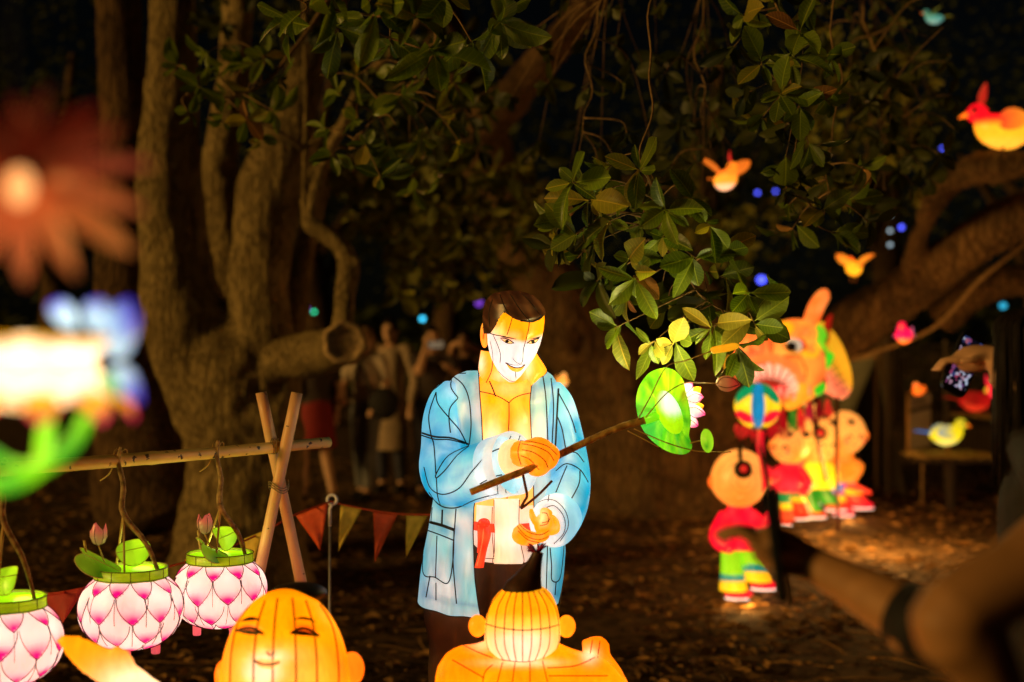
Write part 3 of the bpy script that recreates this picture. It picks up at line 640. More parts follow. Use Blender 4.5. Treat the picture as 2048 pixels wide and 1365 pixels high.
FOLDS = [
 [(868, 780), (905, 752), (932, 747)], [(905, 752), (902, 775), (916, 796)], [(905, 752), (926, 770), (938, 800), (942, 850), (938, 890)],
 [(872, 785), (876, 808), (900, 838), (920, 862), (934, 890)], [(872, 785), (858, 830), (862, 870), (868, 892), (872, 950)],
 [(916, 797), (901, 815), (898, 835), (901, 866)], [1.5, (843, 866), (870, 874), (900, 876), (925, 884), (938, 890)], [(843, 871), (870, 879), (900, 880), (930, 888)],
 [(938, 892), (897, 912), (874, 945), (873, 956), (890, 941), (915, 911), (938, 893)], [(848, 935), (860, 975), (885, 989), (918, 977), (945, 942), (978, 908), (1004, 896)],
 [(873, 956), (875, 990), (881, 1012)], [(858, 985), (880, 1011), (912, 1016), (950, 1000), (985, 990), (1003, 985)], [(960, 968), (985, 955), (1004, 950)],
 [(1085, 748), (1092, 800), (1096, 890), (1098, 930)], [(1102, 757), (1107, 810), (1104, 890)], [1.5, (1117, 778), (1113, 850), (1110, 900), (1104, 930)],
 [(1118, 788), (1140, 830), (1152, 866)], [(1114, 832), (1124, 858), (1131, 896)], [(1112, 942), (1133, 928), (1160, 940), (1176, 965)], [(1134, 932), (1124, 955), (1112, 985)],
 [(1160, 942), (1158, 968), (1143, 998)], [(1108, 925), (1125, 912), (1150, 905), (1168, 925)],
 [2.4, (852, 1043), (880, 1050), (908, 1060)], [(852, 1060), (880, 1070), (907, 1081)], [(852, 1060), (846, 1144), (870, 1155), (896, 1166), (906, 1120), (908, 1062)],
 [(874, 1072), (871, 1156)], [1.8, (885, 1020), (884, 1052)], [(912, 1018), (909, 1060), (906, 1120), (913, 1208)], [(860, 1152), (852, 1195)], [(872, 1166), (872, 1201)], [(865, 1015), (862, 1045)],
 [(1100, 1096), (1103, 1130), (1104, 1161), (1120, 1156), (1128, 1092)], [(1095, 1090), (1092, 1190)], [(1112, 1165), (1110, 1190)]]
BLUE = [([(843, 868), (938, 890)], 22, 0.9), ([(938, 850), (938, 890), (895, 915), (874, 955)], 16, 0.95), ([(850, 800), (843, 900), (856, 985), (890, 1014), (940, 1005)], 17, 0.9),
 ([(860, 880), (900, 900), (935, 893)], 10, 0.9), ([(930, 770), (945, 830)], 10, 0.5), ([(870, 780), (915, 752), (955, 748)], 12, 0.6), ([(1065, 770), (1100, 760)], 14, 0.8), ([(1150, 850), (1178, 960), (1170, 1010), (1140, 1055)], 16, 0.95),
 ([(1112, 860), (1118, 905), (1112, 950)], 13, 0.9), ([(1120, 935), (1160, 935)], 12, 0.8), ([(852, 1020), (840, 1130)], 12, 0.8), ([(850, 1050), (905, 1062)], 14, 0.75), ([(848, 1120), (850, 1190)], 12, 0.6),
 ([(1128, 1060), (1126, 1150), (1118, 1190)], 12, 0.8), ([(885, 1010), (885, 1055)], 12, 0.6), ([(908, 1050), (905, 1150)], 9, 0.45), ([(1094, 760), (1098, 900)], 9, 0.35), ([(905, 960), (950, 930), (985, 905)], 9, 0.45), ([(865, 1100), (870, 1150)], 10, 0.5)]
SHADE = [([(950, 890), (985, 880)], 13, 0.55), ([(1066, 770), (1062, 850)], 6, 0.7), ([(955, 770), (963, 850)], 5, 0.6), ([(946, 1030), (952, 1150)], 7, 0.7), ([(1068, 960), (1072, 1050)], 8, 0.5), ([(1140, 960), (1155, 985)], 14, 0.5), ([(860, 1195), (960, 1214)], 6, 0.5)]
def jacket_dye(p):
    q = PX(p)
    n = noise.noise(Vector((q[0]*0.02, q[1]*0.014, 1.0))); n2 = noise.noise(Vector((q[0]*0.05, q[1]*0.03, 5.0)))
    c = mixc(JL, JW, clamp(0.46+0.95*n+0.35*n2))
    b = max(s*math.exp(-(pd(q, pl)/(w*1.35))**2) for pl, w, s in BLUE)
    c = mixc(c, JB, clamp(b*(0.9+0.5*n2)))
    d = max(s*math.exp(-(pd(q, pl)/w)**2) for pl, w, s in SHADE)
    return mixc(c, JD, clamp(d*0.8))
nr = len(jk.v)//90; jk_edge = {c: [jk.v[i*90+c]+Vector((0, -0.001, 0)) for i in range(nr)] for c in (0, 89)}; jk_hem = [jk.v[(nr-1)*90+c].copy() for c in range(90)]
bv = join(jk, slL, slR).bvh()
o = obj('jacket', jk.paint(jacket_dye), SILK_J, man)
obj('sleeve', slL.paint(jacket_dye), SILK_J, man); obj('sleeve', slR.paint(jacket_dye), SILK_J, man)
EDGE = MB()
for col in (0, 89): EDGE.tube([r_ for r_ in jk_edge[col]], 0.0016, 5)
EDGE.tube(jk_hem, 0.0014, 5)
for ln in FOLDS: 
    one = surf_lines(bv, [ln], 0.0018, jump=0.2)
    if one.f: obj('fold_wire', one, WIRE, man)
obj('edge_wire', EDGE, WIRE, man)
# bare chest and belly
def chest():
    rows = []
    for y in range(742, 1044, 6):
        w = interp([(742, 40), (756, 58), (775, 72), (800, 80), (900, 84), (1050, 80)], y)
        b = interp([(742, 0.05), (760, 0.085), (790, 0.11), (840, 0.128), (900, 0.125), (960, 0.12), (1050, 0.13)], y)
        rows.append(ring(y, 1014-w, 1014+w, b, n=60))
    mb = MB().loft(rows)
    for p in mb.v:
        u, v = PX(p)
        if p.y < YM:
            cleft = math.exp(-((u-1018)/7)**2)*sstep(800, 820, v)*(1-sstep(880, 940, v))
            pec = (g((u, v), (990, 850), 26, 36)+g((u, v), (1046, 850), 26, 36))
            p.y += 0.016*cleft-0.016*pec
    return mb
ch = chest(); cb = ch.bvh()
def chest_dye(p):
    q = PX(p); n = noise.noise(Vector((q[0]*0.03, q[1]*0.03, 9)))
    t = clamp(1.1*g(q, (985, 880), 19, 36)+1.1*g(q, (1048, 885), 15, 46)+0.35*g(q, (1020, 780), 40, 14)+0.15*n)
    c = mixc(OR1, srgb(255, 222, 170), t)
    c = mixc(c, srgb(255, 150, 40), clamp(0.8*math.exp(-((q[0]-1018)/9)**2)*sstep(800, 815, q[1])))
    return mixc(c, srgb(250, 180, 90), sstep(930, 960, q[1])*0.85)
obj('chest', ch.paint(chest_dye), SILK, man)
obj('chest_lines', surf_lines(cb, [[(958, 783), (985, 789), (1004, 797), (1018, 806)], [(1018, 806), (1028, 797), (1044, 790), (1064, 786)], [(1018, 806), (1018, 840), (1016, 876)], [1.5, (979, 763), (985, 777), (991, 793)], [(1015, 960), (1014, 1000)]], 0.0013), WIRE, man)
# neck
nk = MB().stube([(*P(1014, 800, 4.04), 0.075), (*P(1014, 770, 4.03), 0.068), (*P(1018, 745, 4.01), 0.058), (*P(1022, 715, 3.99), 0.052)], 5, 26)
obj('neck', nk.paint(lambda p: mixc(OR1, srgb(255, 226, 170), clamp(0.8*g(PX(p), (1000, 752), 14, 12)+0.9*g(PX(p), (1058, 735), 12, 22)))), SILK, man)
# standing collar, orange inside
def collar(side):
    rows = []
    if side < 0: L = [((960, 752), 3.95), ((957, 735), 3.99), ((962, 700), 4.02)]; R = [((972, 768), 3.90), ((982, 742), 3.92), ((986, 706), 3.96)]
    else: L = [((1062, 772), 3.91), ((1052, 742), 3.93), ((1066, 688), 3.97)]; R = [((1082, 754), 3.97), ((1094, 742), 3.96), ((1072, 706), 4.0)]
    for k in range(9):
        t = k/8; f = lambda T: spline([(*P(a[0], a[1], Y),) for a, Y in T], 4)[k]
        a, b = Vector(f(L)), Vector(f(R)); rows.append([a.lerp(b, j/10)+Vector((0, -0.012*math.sin(math.pi*j/10), 0)) for j in range(11)])
    back = [[p+Vector((0.0, 0.004, 0)) for p in reversed(r)] for r in rows]
    mb = MB().loft([r+bk for r, bk in zip(rows, back)], True)
    return mb
for s in (-1, 1):
    mb = collar(s)
    obj('collar', mb.paint(lambda p: mixc(srgb(255, 176, 40), srgb(240, 225, 200), 0.9*g(PX(p), (962, 728), 8, 18)+0.6*g(PX(p), (1055, 735), 10, 20))), SILK, man)
cw = MB(); 
for ln in ([(958, 748, 3.945), (956, 735, 3.985), (961, 700, 4.015)], [(972, 766, 3.895), (983, 742, 3.912), (987, 706, 3.955)], [(961, 700, 4.015), (974, 703, 3.98), (987, 706, 3.955)], [(1066, 688, 3.965), (1080, 712, 3.955), (1094, 742, 3.953), (1080, 756, 3.965)]):
    cw.tube([P(*q) for q in spline(ln, 5)], 0.0012, 5)
obj('collar_wire', cw, WIRE, man)

# ---- head
HT = [(590, 1000, 1046), (594, 988, 1062), (602, 978, 1076), (615, 973, 1085), (630, 971, 1089), (645, 972, 1089), (660, 974, 1087), (675, 975, 1084), (690, 976, 1080), (705, 979, 1074), (718, 983, 1067), (730, 989, 1058), (742, 996, 1049), (752, 1003, 1042), (759, 1010, 1035), (764, 1017, 1029)]
YH = 3.94
def head():
    rows = []
    for y in [590, 592, 594, 598]+list(range(602, 764, 3))+[764]:
        xl = interp([(a, b) for a, b, c in HT], y); xr = interp([(a, c) for a, b, c in HT], y)
        b = interp([(590, 0.035), (600, 0.075), (620, 0.10), (660, 0.108), (700, 0.098), (740, 0.08), (764, 0.045)], y)
        yc = YH-interp([(590, 0.0), (660, 0.0), (764, 0.045)], y)
        rows.append(ring(y, xl, xr, b, yc, 72, sq=0.92))
    mb = MB().loft(rows)
    for p in mb.v:
        if p.y < YH:
            u, v = PX(p)
            nose = sstep(672, 724, v)*(1-sstep(727, 733, v)); nx = lerp(1049, 1040, clamp((v-672)/55))
            p.y -= 0.020*nose*math.exp(-((u-nx)/7.0)**2)
            p.y += 0.008*(g((u, v), (1015, 682), 15, 8)+g((u, v), (1066, 682), 11, 8))
            p.y -= 0.005*g((u, v), (1028, 742), 18, 9)-0.004*g((u, v), (1030, 752), 20, 3)
            p.y -= 0.006*g((u, v), (1022, 758), 10, 5)
    return mb
hd = head(); hb = hd.bvh()
def face_dye(p):
    q = PX(p); u, v = q
    brow = interp([(975, 662), (990, 668), (1020, 677), (1046, 683), (1060, 680), (1088, 668)], u)
    t = sstep(brow-4, brow+7, v)
    c = mixc(OR1, srgb(255, 216, 150), clamp(1.0*g(q, (988, 664), 16, 12)+0.5*g(q, (1025, 672), 16, 8)))
    c = mixc(c, srgb(255, 140, 10), clamp(0.6*g(q, (1040, 655), 40, 14)*0.6))
    w = srgb(216, 216, 221)
    w = mixc(w, srgb(205, 205, 214), clamp(0.8*g(q, (990, 710), 9, 24)+0.5*g(q, (1005, 735), 8, 10)))
    c = mixc(c, w, t)
    c = mixc(c, ORD, clamp(0.55*g(q, (1010, 679), 16, 3.5)+0.55*g(q, (1066, 679), 12, 3.5)+0.6*g(q, (1048, 672), 6, 12)))
    c = mixc(c, srgb(250, 195, 110), clamp(0.9*sstep(745, 764, v)*0.4))
    return c
obj('head', hd.paint(face_dye), SILK, man)
HL = [[1.2, (975, 664), (985, 669), (1000, 672), (1012, 674)], [(1025, 634), (1020, 652), (1014, 670)], [(1059, 643), (1057, 660), (1052, 680), (1047, 700), (1045, 722), (1041, 729)], [(1032, 757), (1031, 744)]]
obj('face_wire', surf_lines(hb, HL, 0.0011, off=0.001), WIRE, man)
obj('cheek_lines', surf_lines(hb, [[(986, 670), (995, 690), (1001, 710), (1000, 726)], [(980, 682), (985, 705), (988, 730), (1004, 750), (1018, 761)], [(1018, 762), (1030, 763), (1040, 757)], [0.8, (1025, 716), (1031, 724), (1040, 729)]], 0.0009, off=0.001), BROWNWIRE, man)
PAINTBLK = plain('black_paint', (0.015, 0.010, 0.008), 0.5)
for poly in ([(1000, 674), (1012, 674), (1024, 676), (1033, 679), (1024, 678), (1012, 676)], [(1061, 679), (1070, 676), (1080, 674), (1083, 672), (1078, 676), (1070, 678)]):
    obj('eyebrow', surf_patch(hb, poly), PAINTBLK, man, smooth=False)
EYEW = silk('painted_eye_white', 0.8, 0.3, 0.05)
for E, pu, lid in (([(1003, 679), (1010, 680), (1018, 682), (1027, 686), (1022, 688), (1012, 686)], (1014, 683), [1.5, (1001, 677), (1008, 677), (1018, 680), (1028, 687)]),
              ([(1055, 686), (1061, 683), (1069, 681), (1077, 678), (1072, 685), (1063, 688)], (1066, 684), [1.5, (1054, 687), (1061, 682), (1069, 680), (1078, 677)])):
    w = surf_patch(hb, E, 0.0016); e = obj('eye', w.paint(lambda p: srgb(245, 200, 120)), EYEW, man, smooth=False)
    pp = [(pu[0]+3.6*math.cos(a*math.tau/10), pu[1]+3.2*math.sin(a*math.tau/10)) for a in range(10)]
    obj('pupil', surf_patch(hb, pp, 0.0024, 1.0), PAINTBLK, e, smooth=False)
    obj('eyelid', surf_lines(hb, [lid, [0.8]+[(x, y) for x, y in E[3:]]+[E[0]]], 0.0010, off=0.002), PAINTBLK, e)
lip = surf_patch(hb, [(1012, 727), (1020, 732), (1031, 736), (1042, 735), (1049, 731), (1045, 739), (1037, 744), (1026, 743), (1018, 737)], 0.0018)
lp = obj('lips', lip.paint(lambda p: srgb(255, 170, 60)), SILK, man, smooth=False)
tw = surf_patch(hb, [(1015, 728), (1026, 730), (1036, 731), (1047, 730), (1040, 735), (1030, 735), (1021, 732)], 0.0026)
obj('teeth', tw.paint(lambda p: srgb(238, 236, 236)), SILK, lp, smooth=False)
obj('mouth_line', surf_lines(hb, [[1.5, (1011, 726), (1020, 732), (1031, 736), (1042, 735), (1050, 730)], [0.8, (1012, 726), (1024, 730), (1034, 731), (1049, 730)]], 0.0011, off=0.003), plain('dark_red_paint', (0.10, 0.01, 0.008), 0.5), lp)
# ear
er = MB().ell(P(969, 670, 3.99), (0.012, 0.03, 0.037), 14, 12)
eo = obj('ear', er.paint(lambda p: mixc(srgb(255, 165, 50), ORD, g(PX(p), (968, 672), 5, 10))), SILK, man)
obj('ear_line', surf_lines(er.bvh() if False else MB().ell(P(969, 670, 3.99), (0.012, 0.03, 0.037), 14, 12).bvh(), [[(964, 658), (970, 650), (974, 660), (972, 690)], [(968, 664), (966, 678)]], 0.0008), BROWNWIRE, eo)
# hair: a stiff swept cap above the hairline
def hair_cap():
    rows = []
    for y in [583, 584, 586, 589]+list(range(592, 668, 2)):
        xl = interp([(583, 1004), (586, 990), (592, 980), (602, 971), (620, 966), (640, 965), (668, 967)], y)
        xr = interp([(583, 1040), (586, 1053), (592, 1067), (602, 1079), (615, 1088), (630, 1092), (668, 1091)], y)
        b = interp([(583, 0.04), (592, 0.088), (610, 0.114), (640, 0.118), (668, 0.118)], y)
        rows.append(ring(y, xl, xr, b, YH, 110))
    mb = MB().loft(rows, cap=(True, False))
    def keep(c):
        u, v = PX(c)
        if c.y > YH+0.03: return True
        line = interp([(964, 668), (980, 668), (986, 660), (994, 648), (1002, 632), (1008, 624), (1016, 630), (1030, 639), (1048, 644), (1065, 645), (1080, 640), (1090, 630)], u)
        return v < line
    mb.cull(keep)
    for p in mb.v:
        u, v = PX(p)
        if p.y < YH: p.y -= 0.012*math.exp(-((v-interp([(1010, 626), (1048, 640), (1090, 630)], u))/8)**2)*sstep(1005, 1020, u)
    for p in mb.v:
        if p.y < YH+0.03:
            u, v = PX(p); line = interp([(964, 668), (980, 668), (986, 660), (994, 648), (1002, 632), (1008, 624), (1016, 630), (1030, 639), (1048, 644), (1065, 645), (1080, 640), (1090, 630)], u)
            if abs(v-line) < 3.2: p.z -= (line-v)/F*p.y
    return mb
hc = hair_cap(); hcb = hc.bvh()
ho = obj('hair', hc.paint(lambda p: mixc(srgb(52, 31, 14), srgb(96, 62, 28), clamp(0.25+0.9*noise.noise(Vector((PX(p)[0]*0.09-PX(p)[1]*0.05, PX(p)[1]*0.02, 3)))))), silk('hair_cloth', 0.35, 0.3, 0.3), man)
for ln in [[(1000, 590), (1008, 612), (1018, 630)], [(1020, 588), (1035, 612), (1050, 632), (1060, 642)], [(1042, 586), (1062, 606), (1078, 628), (1084, 636)], [(985, 600), (978, 625), (980, 655)], [1.6, (1009, 625), (1030, 639), (1050, 643), (1068, 643), (1086, 632)]]:
    one = surf_lines(hcb, [ln], 0.0014, jump=0.3)
    if one.f: obj('hair_line', one, WIRE, ho)
# ---- cuff and gripping hand
def cuff(path, grow=1.04, n=40):
    q = [(*P(a, b, c), d*grow/F*c) for a, b, c, d in path]
    q = spline(q, 5); return MB().tube([p[:3] for p in q], [p[3] for p in q], n, cap=(False, False))
def cuff_dye(p):
    q = PX(p); return mixc(srgb(215, 222, 226), srgb(190, 170, 155), clamp(0.7*g(q, (1024, 900), 14, 20)+0.4*noise.noise(Vector((q[0]*.04, q[1]*.04, 2)))))
c1 = cuff([(990, 936, 3.725, 59), (1010, 931, 3.70, 60), (1030, 926, 3.675, 62)]); c1b = c1.bvh()
for p in c1.v: p.z -= 0.0  # stays a straight band
obj('cuff', c1.paint(lambda p: mixc(jacket_dye(p), cuff_dye(p), 0.75)), SILK_J, man)
obj('cuff_line', surf_lines(c1b, [[(1003, 874), (995, 905), (992, 940), (996, 988)], [(1022, 872), (1012, 900), (1008, 940), (1012, 986)], [(1040, 872), (1032, 900), (1030, 930), (1034, 985)]], 0.0013), WIRE, man)
inner = MB().tube([P(1028, 918, 3.69), P(1046, 914, 3.66)], [0.052, 0.034], 24)
obj('wrist_wrap', inner.paint(lambda p: srgb(245, 205, 150)), SILK, man)
hm = MB(); hm.ell(P(1068, 909, 3.63), (0.042, 0.03, 0.034), 18, 12)
hm.stube([(*P(1034, 908, 3.66), 0.034), (*P(1050, 908, 3.645), 0.034), (*P(1066, 908, 3.63), 0.03)], 4, 14)
for i in range(4):
    a = P(1050+3*i, 890+9*i, 3.595-0.004*i); b = P(1082+2*i, 890+11*i, 3.575); c = P(1108-6*i, 905+10*i, 3.585); d = P(1104-9*i, 926+6*i, 3.60); e = P(1092-10*i, 934+3*i, 3.625)
    hm.stube([(*a, 0.013), (*b, 0.0155), (*c, 0.0145), (*d, 0.013), (*e, 0.011)], 4, 10)
hm.stube([(*P(1052, 898, 3.60), 0.016), (*P(1075, 884, 3.60), 0.014), (*P(1098, 892, 3.60), 0.012)], 4, 10)
hm = fuse(hm, 0.0042, 3)
hmb = hm.bvh()
obj('gripping_hand', hm.paint(lambda p: mixc(srgb(255, 150, 18), srgb(255, 186, 70), clamp(0.8*g(PX(p), (1048, 900), 10, 22)+0.5*noise.noise(p*40)))), SILK, man)
obj('hand_line', surf_lines(hmb, [[(1044, 888), (1070, 893), (1096, 905), (1108, 922)], [(1044, 900), (1066, 905), (1088, 920), (1096, 936)], [(1042, 912), (1060, 920), (1078, 940)], [(1042, 882), (1065, 884), (1095, 893), (1114, 910)], [(1041, 882), (1036, 905), (1042, 930)]], 0.0011), WIRE, man)
# ---- lower arm's cuff ring and open hand
cr = MB(); q = spline([(*P(1118, 1032, 3.705), 0.062), (*P(1110, 1042, 3.67), 0.063), (*P(1104, 1050, 3.64), 0.061), (*P(1100, 1053, 3.632), 0.052)], 5)
cr.tube([p[:3] for p in q], [p[3] for p in q], 40, cap=(False, True))
crb = cr.bvh()
obj('cuff', cr.paint(lambda p: mixc(srgb(228, 230, 230), srgb(150, 205, 222), sstep(1118, 1138, PX(p)[0]))), SILK_J, man)
obj('cuff_line', surf_lines(crb, [[(1070, 1010), (1090, 1000), (1112, 1003), (1132, 1025), (1136, 1055), (1120, 1083)], [(1098, 990), (1096, 1003)], [(1085, 1020), (1108, 1012), (1128, 1035), (1128, 1065), (1108, 1088)]], 0.0012), BROWNWIRE, man)
h2 = MB(); h2.ell(P(1088, 1050, 3.585), (0.026, 0.03, 0.030), 16, 12)
h2.stube([(*P(1104, 1050, 3.63), 0.028), (*P(1092, 1050, 3.59), 0.028)], 4, 12)
for i in range(4):
    s = 0.004*i
    h2.stube([(*P(1095-2*i, 1068+2*i, 3.565-s), 0.012), (*P(1072-6*i, 1074+3*i, 3.545-s), 0.0125), (*P(1050-6*i, 1066+3*i, 3.535-s), 0.011), (*P(1036-1*i, 1050+2*i, 3.535-s), 0.007)], 4, 9)
h2.stube([(*P(1098, 1030, 3.575), 0.013), (*P(1088, 1024, 3.55), 0.012), (*P(1090, 1040, 3.545), 0.010), (*P(1078, 1046, 3.545), 0.007)], 4, 9)
h2.stube([(*P(1076, 1050, 3.57), 0.010), (*P(1066, 1036, 3.565), 0.009), (*P(1062, 1018, 3.57), 0.006)], 4, 9)
h2 = fuse(h2, 0.004, 3); h2b = h2.bvh()
obj('cupped_hand', h2.paint(lambda p: mixc(srgb(255, 160, 20), srgb(255, 222, 160), clamp(g(PX(p), (1085, 1035), 9, 14)+0.3*noise.noise(p*50)))), SILK, man)
obj('hand_line', surf_lines(h2b, [[(1034, 1052), (1052, 1072), (1078, 1080), (1100, 1072)], [(1040, 1050), (1056, 1064), (1080, 1070), (1098, 1062)], [(1036, 1062), (1056, 1080), (1080, 1086)], [(1084, 1026), (1094, 1028), (1096, 1042), (1084, 1046)], [(1080, 1052), (1094, 1048), (1100, 1036)]], 0.0010), BROWNWIRE, man)
# ---- white waist wrap, sash, hanging panel
def wrap(y0, y1, xl, xr, b, n=60, step=6, flare=0):
    rows = []
    y = y0
    while y <= y1+0.1:
        k = (y-y0)/(y1-y0); rows.append(ring(y, xl-flare*k, xr+flare*k, b+0.01*k, n=n)); y += step
    return MB().loft(rows)
ww = wrap(1003, 1116, 938, 1090, 0.137); wwb = ww.bvh()
WRAPC = lambda p: mixc(srgb(238, 214, 178), srgb(245, 235, 222), clamp(0.5+0.9*noise.noise(p*14)))
obj('waist_wrap', ww.paint(WRAPC), SILK_J, man)
obj('wrap_line', surf_lines(wwb, [[(944, 1004), (985, 1010), (1030, 1010), (1070, 1004)], [(985, 1008), (984, 1060), (988, 1114)], [(947, 1115), (990, 1118), (1040, 1116)]], 0.0011), BROWNWIRE, man)
sash = MB().loft([ring(y, 935, 1093, 0.1425, n=60) for y in (1036, 1038, 1045, 1051, 1053)])
so = obj('sash', sash.paint(lambda p: srgb(232, 62, 30)), SILK, man)
def ribbon(pts, w, th=0.004, yoff=0.0):
    """pts (px,py,Y) centre line, w half widths in px: a cloth strip with thickness"""
    q = spline([(a, b, c, d) for (a, b, c), d in zip(pts, w)], 5); rows = []
    for a, b, c, d in q:
        l, r = P(a-d, b, c), P(a+d, b, c); m = (l+r)/2+Vector((0, -0.006, 0))
        rows.append([l, m, r, r+Vector((0, th, 0)), m+Vector((0, th, 0)), l+Vector((0, th, 0))])
    return MB().loft(rows)
pan = ribbon([(1013, 998, 3.905), (1013, 1030, 3.90), (1014, 1062, 3.892), (1016, 1100, 3.88), (1017, 1128, 3.872)], [25, 26, 24, 26, 29])
obj('front_panel', pan.paint(WRAPC), SILK_J, man)
pw = MB(); pw.tube([P(*q) for q in spline([(988, 1000, 3.893), (988, 1060, 3.883), (989, 1100, 3.868), (987, 1128, 3.860), (1017, 1129, 3.852), (1047, 1127, 3.860), (1042, 1090, 3.872), (1038, 1050, 3.885), (1039, 1000, 3.893)], 5)], 0.0011, 5)
obj('panel_wire', pw, BROWNWIRE, man)
t1 = ribbon([(970, 1046, 3.895), (972, 1070, 3.885), (966, 1100, 3.88), (958, 1136, 3.88)], [10, 10, 8, 9]); t2 = ribbon([(962, 1048, 3.89), (962, 1080, 3.888), (960, 1106, 3.888)], [8, 7, 6])
for tt in (t1, t2): obj('sash_tail', tt.paint(lambda p: mixc(srgb(215, 50, 22), srgb(240, 80, 40), clamp(0.5+noise.noise(p*40)))), SILK, man)
kn = MB().ell(P(968, 1046, 3.888), (0.017, 0.010, 0.013), 12, 8)
obj('sash_knot', kn.paint(lambda p: srgb(225, 55, 28)), SILK, so)
# ---- trousers and shoes (no lamp inside)
tr = MB()
for s, cx in ((-1, 918), (1, 1052)):
    q = spline([(*P(lerp(cx, 985, 0.4), 1080, YM), 0.105), (*P(cx, 1180, YM), 0.10), (*P(cx-2*s, 1350, YM), 0.088), (*P(cx+6*s, 1560, YM), 0.082), (*P(cx+8*s, 1740, YM), 0.085)], 6)
    tr.tube([p[:3] for p in q], [p[3] for p in q], 20)
tr = fuse(tr, 0.012, 3)
for p in tr.v:
    p.x += 0.004*math.sin(p.z*40+p.y*20); p.y += 0.004*math.sin(p.x*90)
obj('trousers', tr, TROUSER, man)
for cx in (912, 1060):
    b = P(cx, 1765, YM)
    obj('shoe', MB().ell((b.x, b.y-0.06, 0.045), (0.05, 0.13, 0.045), 16, 10), BLACKCLOTH, man)
# the lamps hung inside him
for q, w, c in (((1010, 860, 4.03), 0.5, WHITE), ((985, 1090, 4.08), 0.55, COOL), ((1025, 690, 3.96), 0.10, WHITE), ((905, 960, 3.86), 0.12, COOL), ((965, 945, 3.76), 0.05, COOL), ((1125, 980, 3.84), 0.11, COOL), ((885, 835, 4.0), 0.14, COOL), ((1120, 850, 4.0), 0.12, COOL), ((900, 1110, 3.98), 0.10, COOL), ((1105, 1100, 3.98), 0.10, COOL)):
    bulb_or_fill(P(*q), w*0.45, c, 0.03, man)
bulb_or_fill(P(985, 1215, 4.05), 5.0, WARM, 0.05, man)      # added fill lamp below the hem, lights the ground and trousers

# ------------------------------------------------------------------ the lotus staff he holds
st = thing('lotus_staff', 'long branch staff tipped with a glowing green lotus leaf and pink flower', 'staff', P(940, 985, 3.60))
s = MB(); q = spline([(*P(941, 985, 3.60), 0.0088), (*P(1000, 961, 3.60), 0.0092), (*P(1075, 931, 3.605), 0.0088), (*P(1160, 890, 3.61), 0.0092), (*P(1240, 855, 3.61), 0.0085), (*P(1300, 838, 3.61), 0.0095), (*P(1335, 826, 3.61), 0.0088)], 8)
s.tube([p[:3] for p in q], [p[3]*(1+0.12*noise.noise(Vector(p[:3])*60)) for p in q], 12)
STAFFM = plain('staff_bark', (0.52, 0.34, 0.08), 0.6, 0.7, 45, 0.7, col2=(0.13, 0.075, 0.02))
obj('branch', s, STAFFM, st)
tip = MB().tube([P(1290, 841, 3.606), P(1315, 832, 3.605), P(1338, 824, 3.605)], [0.0108, 0.0115, 0.012], 12)
obj('green_sleeve', tip.paint(lambda p: srgb(120, 215, 20)), SILK, st)
hook = MB(); hook.tube([P(*a) for a in spline([(1045, 945, 3.62), (1050, 970, 3.60), (1054, 992, 3.60), (1048, 1004, 3.60), (1042, 1017, 3.60), (1060, 1004, 3.60), (1082, 985, 3.60), (1104, 962, 3.61)], 4)], 0.0036, 6)
obj('bent_wire_hook', hook, plain('hook_brown', (0.09, 0.035, 0.02), 0.5), st)
# big leaf: a drooping dish seen from below, with a lit disc at its heart
def lotus_leaf():
    out = [(1330, 735), (1300, 745), (1280, 770), (1272, 800), (1275, 830), (1283, 855), (1300, 878), (1325, 898), (1350, 908), (1372, 908), (1384, 895), (1378, 870), (1382, 845), (1379, 815), (1372, 785), (1366, 760), (1350, 742)]
    ou = spline(out+[out[0]], 5)[:-1]; c = (1338, 826); rows = []
    for k in range(12):
        t = k/11; row = []
        for j, (a, b) in enumerate(ou):
            an = j/len(ou)*math.tau; dep = 3.60-0.004+0.085*(t**1.6)*(0.25 if a > 1335 else 1.0)*0.9+0.012*t*math.sin(an*7)*t+0.004*math.sin(an*17)*t
            row.append(P(lerp(c[0], a, max(t, 0.02)), lerp(c[1], b, max(t, 0.02)), dep+0.01))
        rows.append(row)
    mb = MB().loft(rows, True, (False, False)); 
    return mb
ll = lotus_leaf(); llb = ll.bvh()
def leaf_dye(p):
    q = PX(p); n = noise.noise(Vector((q[0]*0.03, q[1]*0.05, 4))); n2 = noise.noise(Vector((q[0]*.1, q[1]*.04, 7)))
    c = mixc(srgb(50, 150, 22), srgb(128, 188, 20), clamp(0.4+0.8*n2+0.9*g(q, (1345, 770), 30, 24)-0.7*g(q, (1290, 860), 30, 30)))
    c = mixc(c, srgb(30, 120, 45), clamp(0.8*g(q, (1290, 850), 26, 36)))
    return mixc(c, srgb(110, 110, 12), clamp(0.9*g(q, (1368, 790), 10, 20)+0.2*n))
obj('lotus_leaf', ll.paint(leaf_dye), SILK, st)
disc = MB(); dr = []
for t in (0.02, 0.3, 0.55, 0.75, 0.9, 1.0):
    dr.append([P(1338+t*(34*math.cos(a)*0.80+0.32*-46*math.sin(a)*-0.55), 825+t*(45*math.sin(a)*0.95+0.3*34*math.cos(a)*0.9), 3.596-0.01*(1-t*t)) for a in [k*math.tau/40 for k in range(40)]])
disc.loft(dr, True, (False, False))
obj('leaf_heart', disc.paint(lambda p: mixc(srgb(178, 226, 14), (1.15, 1.1, 1.05), sstep(0.25, 0.75, g(PX(p), (1346, 803), 30, 32)))), SILK, st)  # overbright white middle: lamp glow painted into the dye
obj('leaf_wire', surf_lines(join(disc, ll).bvh(), [[(1338, 826), (1320, 800), (1312, 793)], [(1338, 826), (1352, 845), (1366, 862)], [(1338, 826), (1325, 842), (1318, 852)]], 0.0010), WIRE, st)
